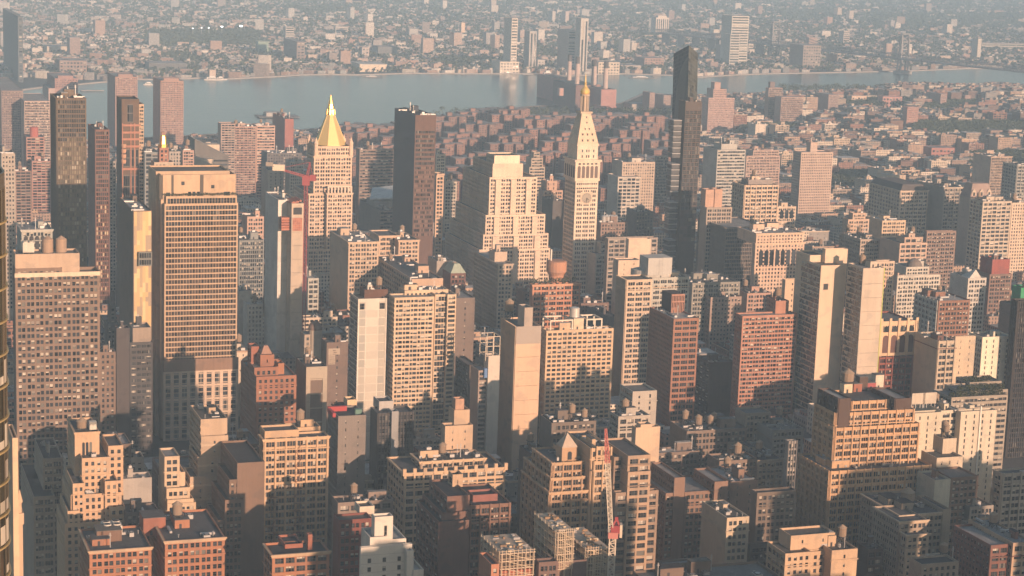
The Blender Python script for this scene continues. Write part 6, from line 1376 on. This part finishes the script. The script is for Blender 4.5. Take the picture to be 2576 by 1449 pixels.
for s0, s1 in zip(avs, avs[1:]):
    for ia in range(-30, 60):
        a0 = ia*80+13
        for row in (0, 1):
            s = s0+13
            while s < s1-13-6:
                ds = rg.choice([8,8,10,12,16,22,28]) if s > 1400 else rg.choice([10,14,20,26,32])
                if s+ds > s1-12: ds = s1-12-s
                if ds < 5: break
                wA = rg.uniform(22,29); aA = a0+row*31+(0 if row else 29-wA); S0, S1 = s, s+ds; s += ds+.15
                c = AV*(aA+wA/2)+ST*(S0+ds/2)
                x, y = proj((c.x,c.y,20))
                if x < -60 or x > 2640 or y > 1520: continue
                if S0 > 2000 and not on_land(c): continue
                gx, gy = proj((c.x,c.y,0))
                if any(q[0] < gx < q[1] and q[2] < gy < q[3] for q in GREENS): continue
                if overlaps(aA, aA+wA, S0, S1): continue
                right = (x-1288)/1288
                hb = {True:(22,52)}.get(S0 < 1000, (20,50) if S0 < 1500 else (14,40) if S0 < 1900 else (12,27))
                if S0 > 1500 and right > .1: hb = (12, 30)
                H = rg.uniform(*hb)*rg.choice([1,1,1,.8,1.15])
                if 1030 < S0 < 1272 and BAND[0]-15 < aA < BAND[1]+50: H *= .45
                H = max_height(aA, aA+wA, S0, S1, H)
                if S0 > 1900:
                    while H > 5 and box_px(aA,aA+wA,S0,S1,H)[2] < interp(near_px,x)-1: H *= .85
                if H < 6: continue
                if H < 9 and rg.random() < .3: H = 9 if max_height(aA,aA+wA,S0,S1,9) >= 9 else H
                yt = box_px(aA,aA+wA,S0,S1,H)[2]
                if yt > 1452: continue
                fabric.append([aA, aA+wA, S0, S1, H, rg.randrange(len(WALLC)), rg.randrange(6)])
# estate of brick slabs between the low-rise quarter and the water
fabric2 = []
for f in fabric:
    x, y = proj(AV*((f[0]+f[1])/2)+ST*f[2])
    if 2150 < f[2] and 860 < x < 1700: continue
    fabric2.append(f)
fabric = fabric2
estate = []
for sy in range(2160, 3350, 74):
    for ax in range(-400, 1500, 84):
        A_ = ax+rg.uniform(-9,9)+(sy//74 % 2)*42; S_ = sy+rg.uniform(-9,9)
        c = AV*A_+ST*S_; x, y = proj(c)
        if not (850 < x < 1700) or not on_land(c) or not on_land(c+ST*30) or overlaps(A_-30,A_+30,S_-20,S_+20,0): continue
        H = rg.choice([36,38,40,42]); H = max_height(A_-24,A_+24,S_-20,S_+20,H)
        while H > 12 and box_px(A_-24,A_+24,S_-20,S_+20,H)[2] < interp(near_px,x)-12: H *= .88
        if H < 15: continue
        estate.append((A_,S_,H))
def cross_block(A_, S_, H, kind, label):
    root = empty('apartment_block', AV*A_+ST*S_, G); tag(root, label, 'building', 'brick apartment blocks of the riverside estate')
    M = wall([(.25,.15,.125),(.22,.14,.12),(.28,.165,.135)][kind % 3], vary=.15); b = MB(); r = MB(); wins = []
    for (x0,x1,y0,y1,e) in ((-24,24,-6,6,0),(-6.5,6.5,-20,20,.4),(-24.5,-13,-13,13,-.4),(13,24.5,-13,13,-.6)):
        walls4(b, [], x0,x1,y0,y1,0,H+e,None,None,0); r.poly([(x0,y0,H+e),(x1,y0,H+e),(x1,y1,H+e),(x0,y1,H+e)])
        for k in range(int(H/3)-1):
            n = int((x1-x0)/4.2)
            for i in range(n): u = x0+(x1-x0)*(i+.3)/n; wins.append(((u,y0-.03,3+k*3.0),(1,0),1.6,1.5))
    b.build('wall', M, root); r.build('roof', ROOFM[[3,2,3,5][kind % 4]], root)
    put_windows(root, wins, 0, random.Random(kind), None, True)
    q = MB(); q.box(-4,4,-4,5,H,H+5.5); q.build('bulkhead', M, root)
    FOOT.append((A_-25,A_+25,S_-20,S_+20,H,dict(nm=None,yb=None,S=S_)))
# ================================================================== estate + fabric objects
ANCH = [r for r in BLD if r.get('nm')]
def apx(r):
    x0, x1, y = r['px'][:3]; return ((x0+x1)/2, y)
used = set(o.get('label') for o in bpy.data.objects if o.get('label'))
ORD = ['nearest','second','third','fourth','fifth','sixth','seventh','eighth','ninth','tenth','eleventh','twelfth','thirteenth','fourteenth','fifteenth']
def where(cx, cy, head):
    near = sorted(ANCH, key=lambda r: math.hypot(apx(r)[0]-cx, (apx(r)[1]+40-cy)*1.2))[:6]
    def rel(r):
        ax, ay = apx(r); dx, dy = cx-ax, cy-(ay+40)
        if abs(dx) > abs(dy): return 'left of' if dx < 0 else 'right of'
        return 'beyond' if dy < 0 else 'below'
    for r in near:
        t = f"{head} {rel(r)} {r['nm']}"
        if t not in used and len(t.split()) <= 16: used.add(t); return t
    for r in near:
        for q in near:
            if q is r: continue
            t = f"{head} {rel(r)} {r['nm']}, {rel(q)} {q['nm']}"
            if t not in used and len(t.split()) <= 16: used.add(t); return t
    for o in ORD[1:]:
        for r in near:
            t = f"{o} {head} {rel(r)} {r['nm']}"
            if t not in used and len(t.split()) <= 16: used.add(t); return t
    return None
# how much of each block shows: paint everything near to far on a coarse picture
items = [('t', f[0], f[1], f[2], f[3], f[4], None) for f in FOOT]+[('e', e[0]-24, e[0]+24, e[1]-20, e[1]+20, e[2], i) for i, e in enumerate(estate)]+[('f', f[0], f[1], f[2], f[3], f[4], i) for i, f in enumerate(fabric)]
items.sort(key=lambda t: t[3])
CW, CH_ = 644, 363; cov = [bytearray(CW) for _ in range(CH_)]; seen = {}; cen = {}
for k, A0, A1, S0, S1, H, i in items:
    x0, x1, yt, ybk = box_px(A0, A1, S0, S1, H); p = AV*A0+ST*S0; yb = proj((p.x,p.y,0))[1]
    a, c, t, q = max(0,int(x0/4)), min(CW-1,int(x1/4)), max(0,int(yt/4)), min(CH_-1,int(yb/4)); n = 0; sy = 0
    for yy in range(t, q+1):
        row = cov[yy]
        seg = row[a:c+1]; z = seg.count(0)
        if z: n += z; sy += z*yy*4; row[a:c+1] = b'\x01'*(c+1-a)
    if k != 't': seen[(k, i)] = n; cen[(k, i)] = ((x0+x1)/2, sy/n if n else yt)
n_have = len(BLD)
rank = sorted((v, k) for k, v in seen.items())[::-1]
room = max(40, 318-n_have); chosen = {k for v, k in rank[:room] if v > 6}
hidden = {k for k, v in seen.items() if v == 0}
for i, e in enumerate(estate):
    if ('e', i) in chosen:
        cx, cy = cen[('e', i)]; lab = where(cx, cy, 'brick cross-shaped apartment block')
        if lab: cross_block(*e, i, lab); continue
    estate[i] = (*e, 'stuff')
for i, f in enumerate(fabric):
    if ('f', i) not in chosen: continue
    A0, A1, S0, S1, H, ci, ri = f; rgx = random.Random(i*7+1)
    hw = 'low' if H < 16 else 'mid-height' if H < 34 else 'tall'
    kind = rgx.choice(['loft','brick house','block','building']) ; kind = {'brick house':'building'}.get(kind, kind)
    lab = where(*cen[('f', i)], f"{CNAME[ci]} {hw} {kind}")
    if not lab: continue
    f.append('own')
    root = empty({'loft':'loft_building','block':'city_block','building':'city_building'}[kind], AV*A0+ST*S0, G); tag(root, lab, 'building', 'buildings of the city below')
    M = wall(WALLC[ci]); b = MB(); wins = []; st = rgx.choice(STC); w_, d_ = A1-A0, S1-S0
    walls4(b, wins, 0, w_, 0, d_, 0, H, st if rgx.random() < .75 else 'sp', 'pu' if S0 < 1500 else None, H-30); parapet(b, 0, w_, 0, d_, H, .9)
    b.build('wall', M, root); r = MB(); r.poly([(0,0,H-.9),(w_,0,H-.9),(w_,d_,H-.9),(0,d_,H-.9)]); r.build('roof', ROOFM[ri], root)
    put_windows(root, wins, 40 if S0 < 1300 else 0, rgx)
    if rgx.random() < .4: cornice(root, 0, w_, 0, d_, H, wall(WALLC[rgx.choice([3,4,6])]), .9, .6)
    clutter(root, .8, w_-.8, .8, d_-.8, H-.9, rgx, M, 1.6 if S0 < 1600 else .7, None if S0 < 1900 else 0)
# ------------------------------------------------------------------ the rest of the fabric as one mass per quarter
def attr_mat(name, winpat):
    mt, nt, b = _new(name)
    at_ = N(nt, 'ShaderNodeAttribute'); at_.attribute_name = 'tint'; out = at_.outputs['Color']
    tc = N(nt, 'ShaderNodeTexCoord'); sp = N(nt, 'ShaderNodeSeparateXYZ'); nt.links.new(tc.outputs['Object'], sp.inputs[0])
    nz = N(nt, 'ShaderNodeTexNoise'); nz.inputs['Scale'].default_value = .25; nt.links.new(tc.outputs['Object'], nz.inputs['Vector'])
    mr = N(nt, 'ShaderNodeMapRange'); mr.inputs[1].default_value=.3; mr.inputs[2].default_value=.7; mr.inputs[3].default_value=.78; mr.inputs[4].default_value=1.2; nt.links.new(nz.outputs['Fac'], mr.inputs[0])
    mx = N(nt, 'ShaderNodeMix', data_type='RGBA', blend_type='MULTIPLY'); mx.inputs[0].default_value=1; nt.links.new(out, mx.inputs[6]); nt.links.new(mr.outputs[0], mx.inputs[7]); out = mx.outputs[2]
    if winpat:
        ad = N(nt, 'ShaderNodeMath', operation='ADD'); nt.links.new(sp.outputs['X'], ad.inputs[0]); nt.links.new(sp.outputs['Y'], ad.inputs[1])
        def band(src, per, lo, hi):
            d = N(nt,'ShaderNodeMath',operation='DIVIDE'); d.inputs[1].default_value=per; nt.links.new(src,d.inputs[0])
            f = N(nt,'ShaderNodeMath',operation='FRACT'); nt.links.new(d.outputs[0],f.inputs[0])
            g = N(nt,'ShaderNodeMath',operation='GREATER_THAN'); g.inputs[1].default_value=lo; nt.links.new(f.outputs[0],g.inputs[0])
            l = N(nt,'ShaderNodeMath',operation='LESS_THAN'); l.inputs[1].default_value=hi; nt.links.new(f.outputs[0],l.inputs[0])
            m_ = N(nt,'ShaderNodeMath',operation='MULTIPLY'); nt.links.new(g.outputs[0],m_.inputs[0]); nt.links.new(l.outputs[0],m_.inputs[1]); return m_.outputs[0]
        m_ = N(nt,'ShaderNodeMath',operation='MULTIPLY'); nt.links.new(band(ad.outputs[0],2.9,.28,.72),m_.inputs[0]); nt.links.new(band(sp.outputs['Z'],3.2,.3,.8),m_.inputs[1])
        ge = N(nt,'ShaderNodeNewGeometry'); sn = N(nt,'ShaderNodeSeparateXYZ'); nt.links.new(ge.outputs['Normal'],sn.inputs[0])
        ab = N(nt,'ShaderNodeMath',operation='LESS_THAN'); ab.inputs[1].default_value=.5; nt.links.new(sn.outputs['Z'],ab.inputs[0])
        m2 = N(nt,'ShaderNodeMath',operation='MULTIPLY'); nt.links.new(m_.outputs[0],m2.inputs[0]); nt.links.new(ab.outputs[0],m2.inputs[1])
        m3 = N(nt,'ShaderNodeMix',data_type='RGBA'); nt.links.new(m2.outputs[0],m3.inputs[0]); nt.links.new(out,m3.inputs[6]); m3.inputs[7].default_value=(.05,.05,.055,1); out = m3.outputs[2]
    nt.links.new(out, b.inputs['Base Color']); b.inputs['Roughness'].default_value=.85; b.inputs['Specular IOR Level'].default_value=.2
    return mt
class Mass:
    def __init__(s): s.v=[]; s.f=[]; s.c=[]
    def box(s, M2, x0,x1,y0,y1,z0,z1,wc,rc):
        o=(M2[0],M2[1]); ca,sa=math.cos(M2[2]),math.sin(M2[2]); n=len(s.v)
        for z in (z0,z1):
            for x,y in ((x0,y0),(x1,y0),(x1,y1),(x0,y1)): s.v.append((o[0]+ca*x-sa*y,o[1]+sa*x+ca*y,z))
        for q in ((0,1,5,4),(1,2,6,5),(2,3,7,6),(3,0,4,7)): s.f.append(tuple(n+k for k in q)); s.c.append(wc)
        s.f.append((n+4,n+5,n+6,n+7)); s.c.append(rc)
    def build(s, name, mat, rz=0, loc=(0,0,0)):
        me=bpy.data.meshes.new(name); me.from_pydata(s.v,[],s.f); me.materials.append(mat)
        a=me.color_attributes.new('tint','FLOAT_COLOR','CORNER'); d=[]
        for f_,c in zip(s.f,s.c): d.extend((*c,1)*len(f_))
        a.data.foreach_set('color',d); me.update()
        o=bpy.data.objects.new(name,me); COL.objects.link(o); o.rotation_euler.z=rz; o.location=loc; return o
RC = [(.06,.06,.065),(.11,.11,.115),(.18,.18,.18),(.30,.30,.29),(.42,.41,.39),(.5,.49,.47),(.2,.17,.14)]
ms = Mass(); rg = random.Random(3)
for i, f in enumerate(fabric):
    if f[-1] == 'own': continue
    A0,A1,S0,S1,H,ci,ri = f[:7]; wc = WALLC[ci]; rc = rg.choice(RC)
    ms.box((0,0,0),A0,A1,S0,S1,0,H,wc,rc); w_,d_ = A1-A0,S1-S0
    if rg.random() < .8:
        bw,bd = w_*rg.uniform(.15,.3),d_*rg.uniform(.25,.5); x,y = A0+rg.uniform(.1,.6)*w_, S0+rg.uniform(.1,.5)*d_
        ms.box((0,0,0),x,x+bw,y,y+bd,H,H+rg.uniform(2,4.5),rg.choice(WALLC),rg.choice(RC))
    for _ in range(rg.randrange(1,4)):
        s_=rg.uniform(.8,2); x,y=A0+rg.uniform(.1,.85)*w_,S0+rg.uniform(.1,.8)*d_; c=rg.choice([(.55,.54,.5),(.3,.3,.3),(.28,.16,.12)]); ms.box((0,0,0),x,x+s_,y,y+s_,H,H+rg.uniform(1,2.6),c,c)
for e in estate:
    if len(e) == 4:
        for (x0,x1,y0,y1,q) in ((-24,24,-6,6,0),(-6.5,6.5,-20,20,.4),(-24.5,-13,-13,13,-.4),(13,24.5,-13,13,-.6)): ms.box((0,0,0),e[0]+x0,e[0]+x1,e[1]+y0,e[1]+y1,0,e[2]+q,(.25,.15,.125),(.24,.23,.225))
tag(ms.build('low_rise_quarter', attr_mat('low_rise_wall', True), G), 'dense low-rise streets filling the gaps between the taller buildings', 'city blocks', kind='stuff')
# far city
mb_ = Mass(); rg = random.Random(12); trees = []
FW = [(.30,.29,.28),(.40,.39,.37),(.26,.22,.2),(.33,.235,.19),(.35,.235,.19),(.44,.37,.31),(.50,.45,.39),(.38,.29,.24),(.52,.48,.43),(.31,.29,.28),(.40,.31,.26),(.27,.20,.175),(.56,.52,.47)]
FR = [(.16,.16,.165),(.26,.26,.26),(.36,.35,.34),(.46,.45,.43),(.58,.56,.53),(.10,.10,.105)]
WOODS = [((362,650),(82,120)),((1640,1700),(168,180)),((1340,1450),(118,150)),((2040,2110),(120,140)),((420,520),(140,165)),((1960,2110),(30,55)),((2200,2576),(40,75)),((700,900),(20,40)),((1100,1300),(150,172))]
def in_wood(x,y):
    return any(a[0] <= x <= a[1] and b_[0] <= y <= b_[1] for a,b_ in WOODS[:1]) or (any(a[0] <= x <= a[1] and b_[0] <= y <= b_[1] for a,b_ in WOODS[1:]) and rg.random() < .55)
y_ = 4000.0
while y_ < 13500:
    sc_ = 1+max(0,(y_-5000)/5000); step = 18*sc_
    xw = y_*.31+150; x_ = -xw
    patch_r = random.Random(int(y_/700))
    while x_ < xw:
        ang = [.35,.75,-.25,.1,.55][int((x_+9000)/800+int(y_/900)*3) % 5]
        px_, py_ = proj((x_,y_,0)); c = Vector((x_,y_,0))
        wS = rg.uniform(8,30)*sc_; dS_ = rg.uniform(8,13)*sc_**.7
        if py_ < interp(far_px,px_)-2.2 and -80 < px_ < 2660 and py_ > -25:
            if in_wood(px_,py_): trees.append((x_,y_,sc_)); trees.append((x_+14,y_+9,sc_)); trees.append((x_-9,y_-8,sc_))
            elif rg.random() < .90:
                big = rg.random(); H = rg.uniform(6,10) if big < .93 else rg.uniform(11,19) if big < .993 else rg.uniform(24,48)
                if big > .993: wS, dS_ = rg.uniform(16,30), rg.uniform(14,20)
                sk = False
                for f in FOOT[-90:]:
                    a_,s_ = c.dot(AV), c.dot(ST)
                    if f[0]-25 < a_ < f[1]+25 and f[2]-70 < s_ < f[3]+25: sk = True; break
                if not sk:
                    wc, rc = rg.choice(FW), rg.choice(FR)
                    mb_.box((x_,y_,ang),-wS/2,wS/2,-dS_/2,dS_/2,0,H,wc,rc)
                    if rg.random() < .5: q = wS*.14; u = rg.uniform(-.3,.3)*wS; mb_.box((x_,y_,ang),u-q,u+q,-dS_*.25,dS_*.2,H,H+rg.uniform(2,4),rg.choice(FW),rg.choice(FR))
                if rg.random() < .8: trees.append((x_+rg.uniform(-20,20)*sc_,y_+rg.uniform(8,18)*sc_,sc_))
            elif rg.random() < .5: trees.append((x_,y_,sc_))
        x_ += wS*1.12+rg.choice([2,2,3,14])*sc_
    y_ += step*rg.uniform(.85,1.15)
tag(mb_.build('far_city', attr_mat('far_city_wall', False)), 'hazy carpet of low houses spreading beyond the river', 'city blocks', kind='stuff')
LEAF2 = patches([(.045,.06,.03),(.055,.07,.035),(.06,.065,.035),(.05,.055,.03),(.035,.045,.025)], .95, 0, 'farleaf')
b = MB(); rg = random.Random(5)
for (x,y,s_) in trees: leaf_cloud(b, x, y, 7*s_**.5, 8*s_, 6*s_, 5.5*s_**.5, 9, 4.0*s_, rg)
tag(b.build('far_woodland', LEAF2), 'dark wooded patches and street trees across the river', 'trees', kind='stuff')
# parks and planting on this side
b = MB(); rg = random.Random(9); n = 0
PARK = [((q[0],q[1]),(q[2],q[3]),int((q[1]-q[0])*(q[3]-q[2])/9*(700/max(320,q[2])))) for q in GREENS]+[((1478,1520),(738,762),60),((1500,1700),(290,325),160),((1080,1680),(290,420),620),((1960,2230),(228,236),90)]
for (xr,yr,k) in PARK:
    for _ in range(k):
        p = ground(rg.uniform(*xr), rg.uniform(*yr)); a_,s_ = p.dot(AV),p.dot(ST)
        if overlaps(a_-3,a_+3,s_-3,s_+3,0): continue
        big = 1.15; leaf_cloud(b,p.x,p.y,9*big,6.5*big,6.5*big,5.5*big,26,1.7,rg); b.box(p.x-.3,p.x+.3,p.y-.3,p.y+.3,0,8,1)
tag(b.build('park_trees', [LEAF, TRUNK]), 'dark tree canopy of the parks between the housing blocks', 'trees', kind='stuff')
# ------------------------------------------------------------------ ground, river, banks
def sheet(name, pts, z, mat):
    b = MB(); b.poly([(p[0],p[1],z) for p in pts]); return tag(b.build(name, mat), kind='structure')
sheet('ground', [(-9000,-2500),(9000,-2500),(9000,16500),(-9000,16500)], 0, wall((.075,.075,.075),.95,.3))
river = [ground(*p) for p in near_px]+[ground(*p) for p in far_px[::-1]]
mt, nt, bs = _new('river_water'); bs.inputs['Base Color'].default_value=(.055,.085,.09,1); bs.inputs['Roughness'].default_value=.22; bs.inputs['IOR'].default_value=1.33
tc = N(nt,'ShaderNodeTexCoord'); nz = N(nt,'ShaderNodeTexNoise'); nz.inputs['Scale'].default_value=.03; nz.inputs['Detail'].default_value=6; bp = N(nt,'ShaderNodeBump'); bp.inputs['Strength'].default_value=.35; bp.inputs['Distance'].default_value=3
mp = N(nt,'ShaderNodeMapping'); mp.inputs['Scale'].default_value=(.35,1.6,1); nt.links.new(tc.outputs['Object'],mp.inputs[0]); nt.links.new(mp.outputs[0],nz.inputs['Vector']); nt.links.new(nz.outputs['Fac'],bp.inputs['Height']); nt.links.new(bp.outputs[0],bs.inputs['Normal'])
n2 = N(nt,'ShaderNodeTexNoise'); n2.inputs['Scale'].default_value=.006; n2.inputs['Detail'].default_value=5; nt.links.new(mp.outputs[0],n2.inputs['Vector'])
cr = N(nt,'ShaderNodeValToRGB'); cr.color_ramp.elements[0].position=.35; cr.color_ramp.elements[1].position=.7; cr.color_ramp.elements[0].color=(.042,.058,.062,1); cr.color_ramp.elements[1].color=(.095,.12,.122,1); nt.links.new(n2.outputs['Fac'],cr.inputs[0]); nt.links.new(cr.outputs[0],bs.inputs['Base Color'])
bm = bmesh.new(); vs_ = [bm.verts.new((p.x,p.y,.35)) for p in river]; f = bm.faces.new(vs_); bmesh.ops.triangulate(bm, faces=[f]); bmesh.ops.recalc_face_normals(bm, faces=bm.faces)
me = bpy.data.meshes.new('river'); bm.to_mesh(me); bm.free(); me.materials.append(mt)
if me.polygons[0].normal.z < 0: me.flip_normals()
o = bpy.data.objects.new('river', me); COL.objects.link(o); tag(o, kind='structure')
for nm_, tab, off in (('far_bank', far_px, 1), ('near_bank', near_px, -1)):
    b = MB(); pts = [ground(*p) for p in tab]
    for p, q in zip(pts, pts[1:]):
        d = (q-p).normalized(); nv = Vector((-d.y,d.x,0))*off; a,c,e,g_ = p,q,q+nv*9,p+nv*9
        b.poly([(a.x,a.y,.2),(c.x,c.y,.2),(c.x,c.y,2.4),(a.x,a.y,2.4)]); b.poly([(a.x,a.y,2.4),(c.x,c.y,2.4),(e.x,e.y,2.4),(g_.x,g_.y,2.4)])
    tag(b.build(nm_, wall((.36,.33,.30))), kind='structure')
sheet('sand_lot', [ground(*p) for p in ((590,195),(700,193),(640,180),(560,183))], .5, wall((.36,.31,.26)))
sheet('sand_lot', [ground(*p) for p in ((830,187),(895,187),(880,176),(815,178))], .5, wall((.38,.33,.27)))
sheet('lawn', [ground(*p) for p in ((1180,184),(1225,184),(1190,170),(1145,172))], .5, wall((.16,.17,.10)))
# piers and boats
def pier(label, x0, x1, y, d, rgb):
    a, c = ground(x0,y), ground(x1,y); o = empty('pier', a, math.atan2(c.y-a.y,c.x-a.x)); tag(o, label, 'pier'); W_ = (c-a).length
    b = MB(); b.box(0,W_,0,d,1.6,2.6,0,True,True)
    b.build('deck', wall(rgb), o); q = MB()
    for i in range(max(2,int(W_/12))):
        for v in (1,d-1): q.box(i*12,i*12+.8,v-.4,v+.4,-.5,1.58)
    q.build('piles', DARK, o)['kind']='stuff'
    if d > 20: s = MB(); s.box(W_*.2,W_*.7,d*.2,d*.8,2.6,9,0,True); s.build('pier_shed', wall((.4,.38,.36)), o)
pier('dark pier with low sheds jutting into the river left of the gold pyramid', 652, 755, 298, 40, (.2,.19,.19))
pier('zigzag ferry pier below the slim white waterfront tower', 1315, 1360, 190, 10, (.45,.42,.38))
pier('long low pier of the far shore at upper left', 205, 262, 231, 12, (.4,.37,.34))
def boat(label, x, y, ln, h, rgb, rz, nm='ferry_boat'):
    o = empty(nm, ground(x,y,.4), rz); tag(o, label, 'boat', 'boats on the river')
    b = MB(); w_ = ln*.24; P_ = [(-ln/2,-w_/2),(ln*.3,-w_/2),(ln/2,0),(ln*.3,w_/2),(-ln/2,w_/2)]; Q_ = [(x_*1.04,y_*1.1) for x_,y_ in P_]
    for i in range(5): j=(i+1)%5; b.poly([(*P_[i],-.2),(*P_[j],-.2),(*Q_[j],h*.3),(*Q_[i],h*.3)])
    b.poly([(*q,h*.3) for q in Q_]); b.build('hull', plain(rgb), o)
    c = MB(); c.box(-ln*.35,ln*.2,-w_*.4,w_*.4,h*.3,h*.7,0,True); c.box(-ln*.2,ln*.12,-w_*.3,w_*.3,h*.7,h,0,True); c.build('cabin', plain((.7,.68,.64)), o)
    f_ = MB(); f_.box(-ln*.3,ln*.17,-w_*.42,-w_*.405,h*.42,h*.58); f_.build('cabin_window', GLASS, o)
boat('white ferry leaving the landing below the slim white tower', 1378, 193, 34, 14, (.6,.58,.55), .6)
boat('small dark barge in midstream above the warehouse reflection', 938, 195, 40, 4, (.12,.11,.11), .1, 'barge')
boat('small boat crossing before the dense left bank', 375, 214, 22, 6, (.55,.52,.48), .3, 'small_boat')
boat('low barge off the far shore left of the pointed tower', 1615, 197, 60, 5, (.2,.2,.21), .1, 'barge')
boat('work boat moored off the sandy quay', 535, 202, 34, 9, (.5,.48,.45), .2, 'work_boat')
boat('moored boat off the sandy quay beside the work boat, further right', 556, 201, 24, 7, (.6,.58,.55), .2, 'work_boat')
for i,(x,y) in enumerate(((485,92),(507,91),(525,91),(558,88),(606,87))):
    g_ = ground(x,y+4); o = empty('floodlight_mast', g_); tag(o, 'lit white floodlight on a mast over the far wooded park', 'floodlight', 'floodlights over the far park')
    b = MB(); b.bar((0,0,0),(0,0,26),.5); b.build('mast', METAL, o); b = MB(); r_ = [1.5,1.5,1.8,3,4][i]; b.box(-r_,r_,-1,1,26,26+r_,0,True,True); b.build('lamp_head', plain((1,1,.93),.5,emit=4.0), o)
# unseen blocks added west of the frame to throw shade on the nearest rows
rg = random.Random(31)
for i,(A_,S_,w_,d_,H) in enumerate(SHADE):
    root = empty('shade_block', AV*A_+ST*S_, G); tag(root, f"added shadow-casting brick block, unseen west of the view, {['first','second','third','fourth','fifth','sixth','seventh','eighth','ninth','tenth','eleventh','twelfth','thirteenth','fourteenth'][i]} along the row", 'building', 'added shadow-casting blocks west of the view')
    b = MB(); wins = []; walls4(b, wins, 0,w_,0,d_,0,H,None,None,0); parapet(b,0,w_,0,d_,H); facade(b,wins,(0,-.03),(1,0),w_,0,H-.5,BIGP); b.build('wall', wall((.33,.2,.15)), root); r = MB(); r.poly([(0,0,H-1),(w_,0,H-1),(w_,d_,H-1),(0,d_,H-1)]); r.build('roof', ROOFM[2], root); put_windows(root,wins,0,rg); bulkhead(root,w_*.3,w_*.6,d_*.3,d_*.6,H-1,5,wall((.33,.2,.15)),ROOFM[1])
# ------------------------------------------------------------------ haze
b = MB(); b.box(-8990,8990,-2400,16400,-1.5,362,0,True,True); o = b.build('haze', None or bpy.data.materials.new('haze_air'))
hm = o.data.materials[0]; hm.use_nodes = True; nt = hm.node_tree
for n_ in list(nt.nodes):
    if n_.type == 'BSDF_PRINCIPLED': nt.nodes.remove(n_)
pv = nt.nodes.new('ShaderNodeVolumePrincipled'); pv.inputs['Color'].default_value = (.47,.725,1.0,1); pv.inputs['Density'].default_value = HAZE; pv.inputs['Anisotropy'].default_value = HAZE_G
out = [n_ for n_ in nt.nodes if n_.type == 'OUTPUT_MATERIAL'][0]; nt.links.new(pv.outputs[0], out.inputs['Volume'])
tag(o, kind='stuff')
sc.cycles.volume_bounces = 1
dl = {}
for o in bpy.data.objects:
    if o.parent is None and o.get('label'): dl.setdefault(o['label'], []).append(o.name)
for k, v in dl.items():
    if len(v) > 1: print('DUP', k, v)
    if not 4 <= len(k.split()) <= 16: print('LEN', len(k.split()), k)
print('top', sum(o.parent is None for o in bpy.data.objects), 'all', len(bpy.data.objects), 'BLD', n_have, 'fabric', len(fabric), 'own', sum(f[-1]=='own' for f in fabric), 'estate', len(estate), 'hidden', len(hidden))
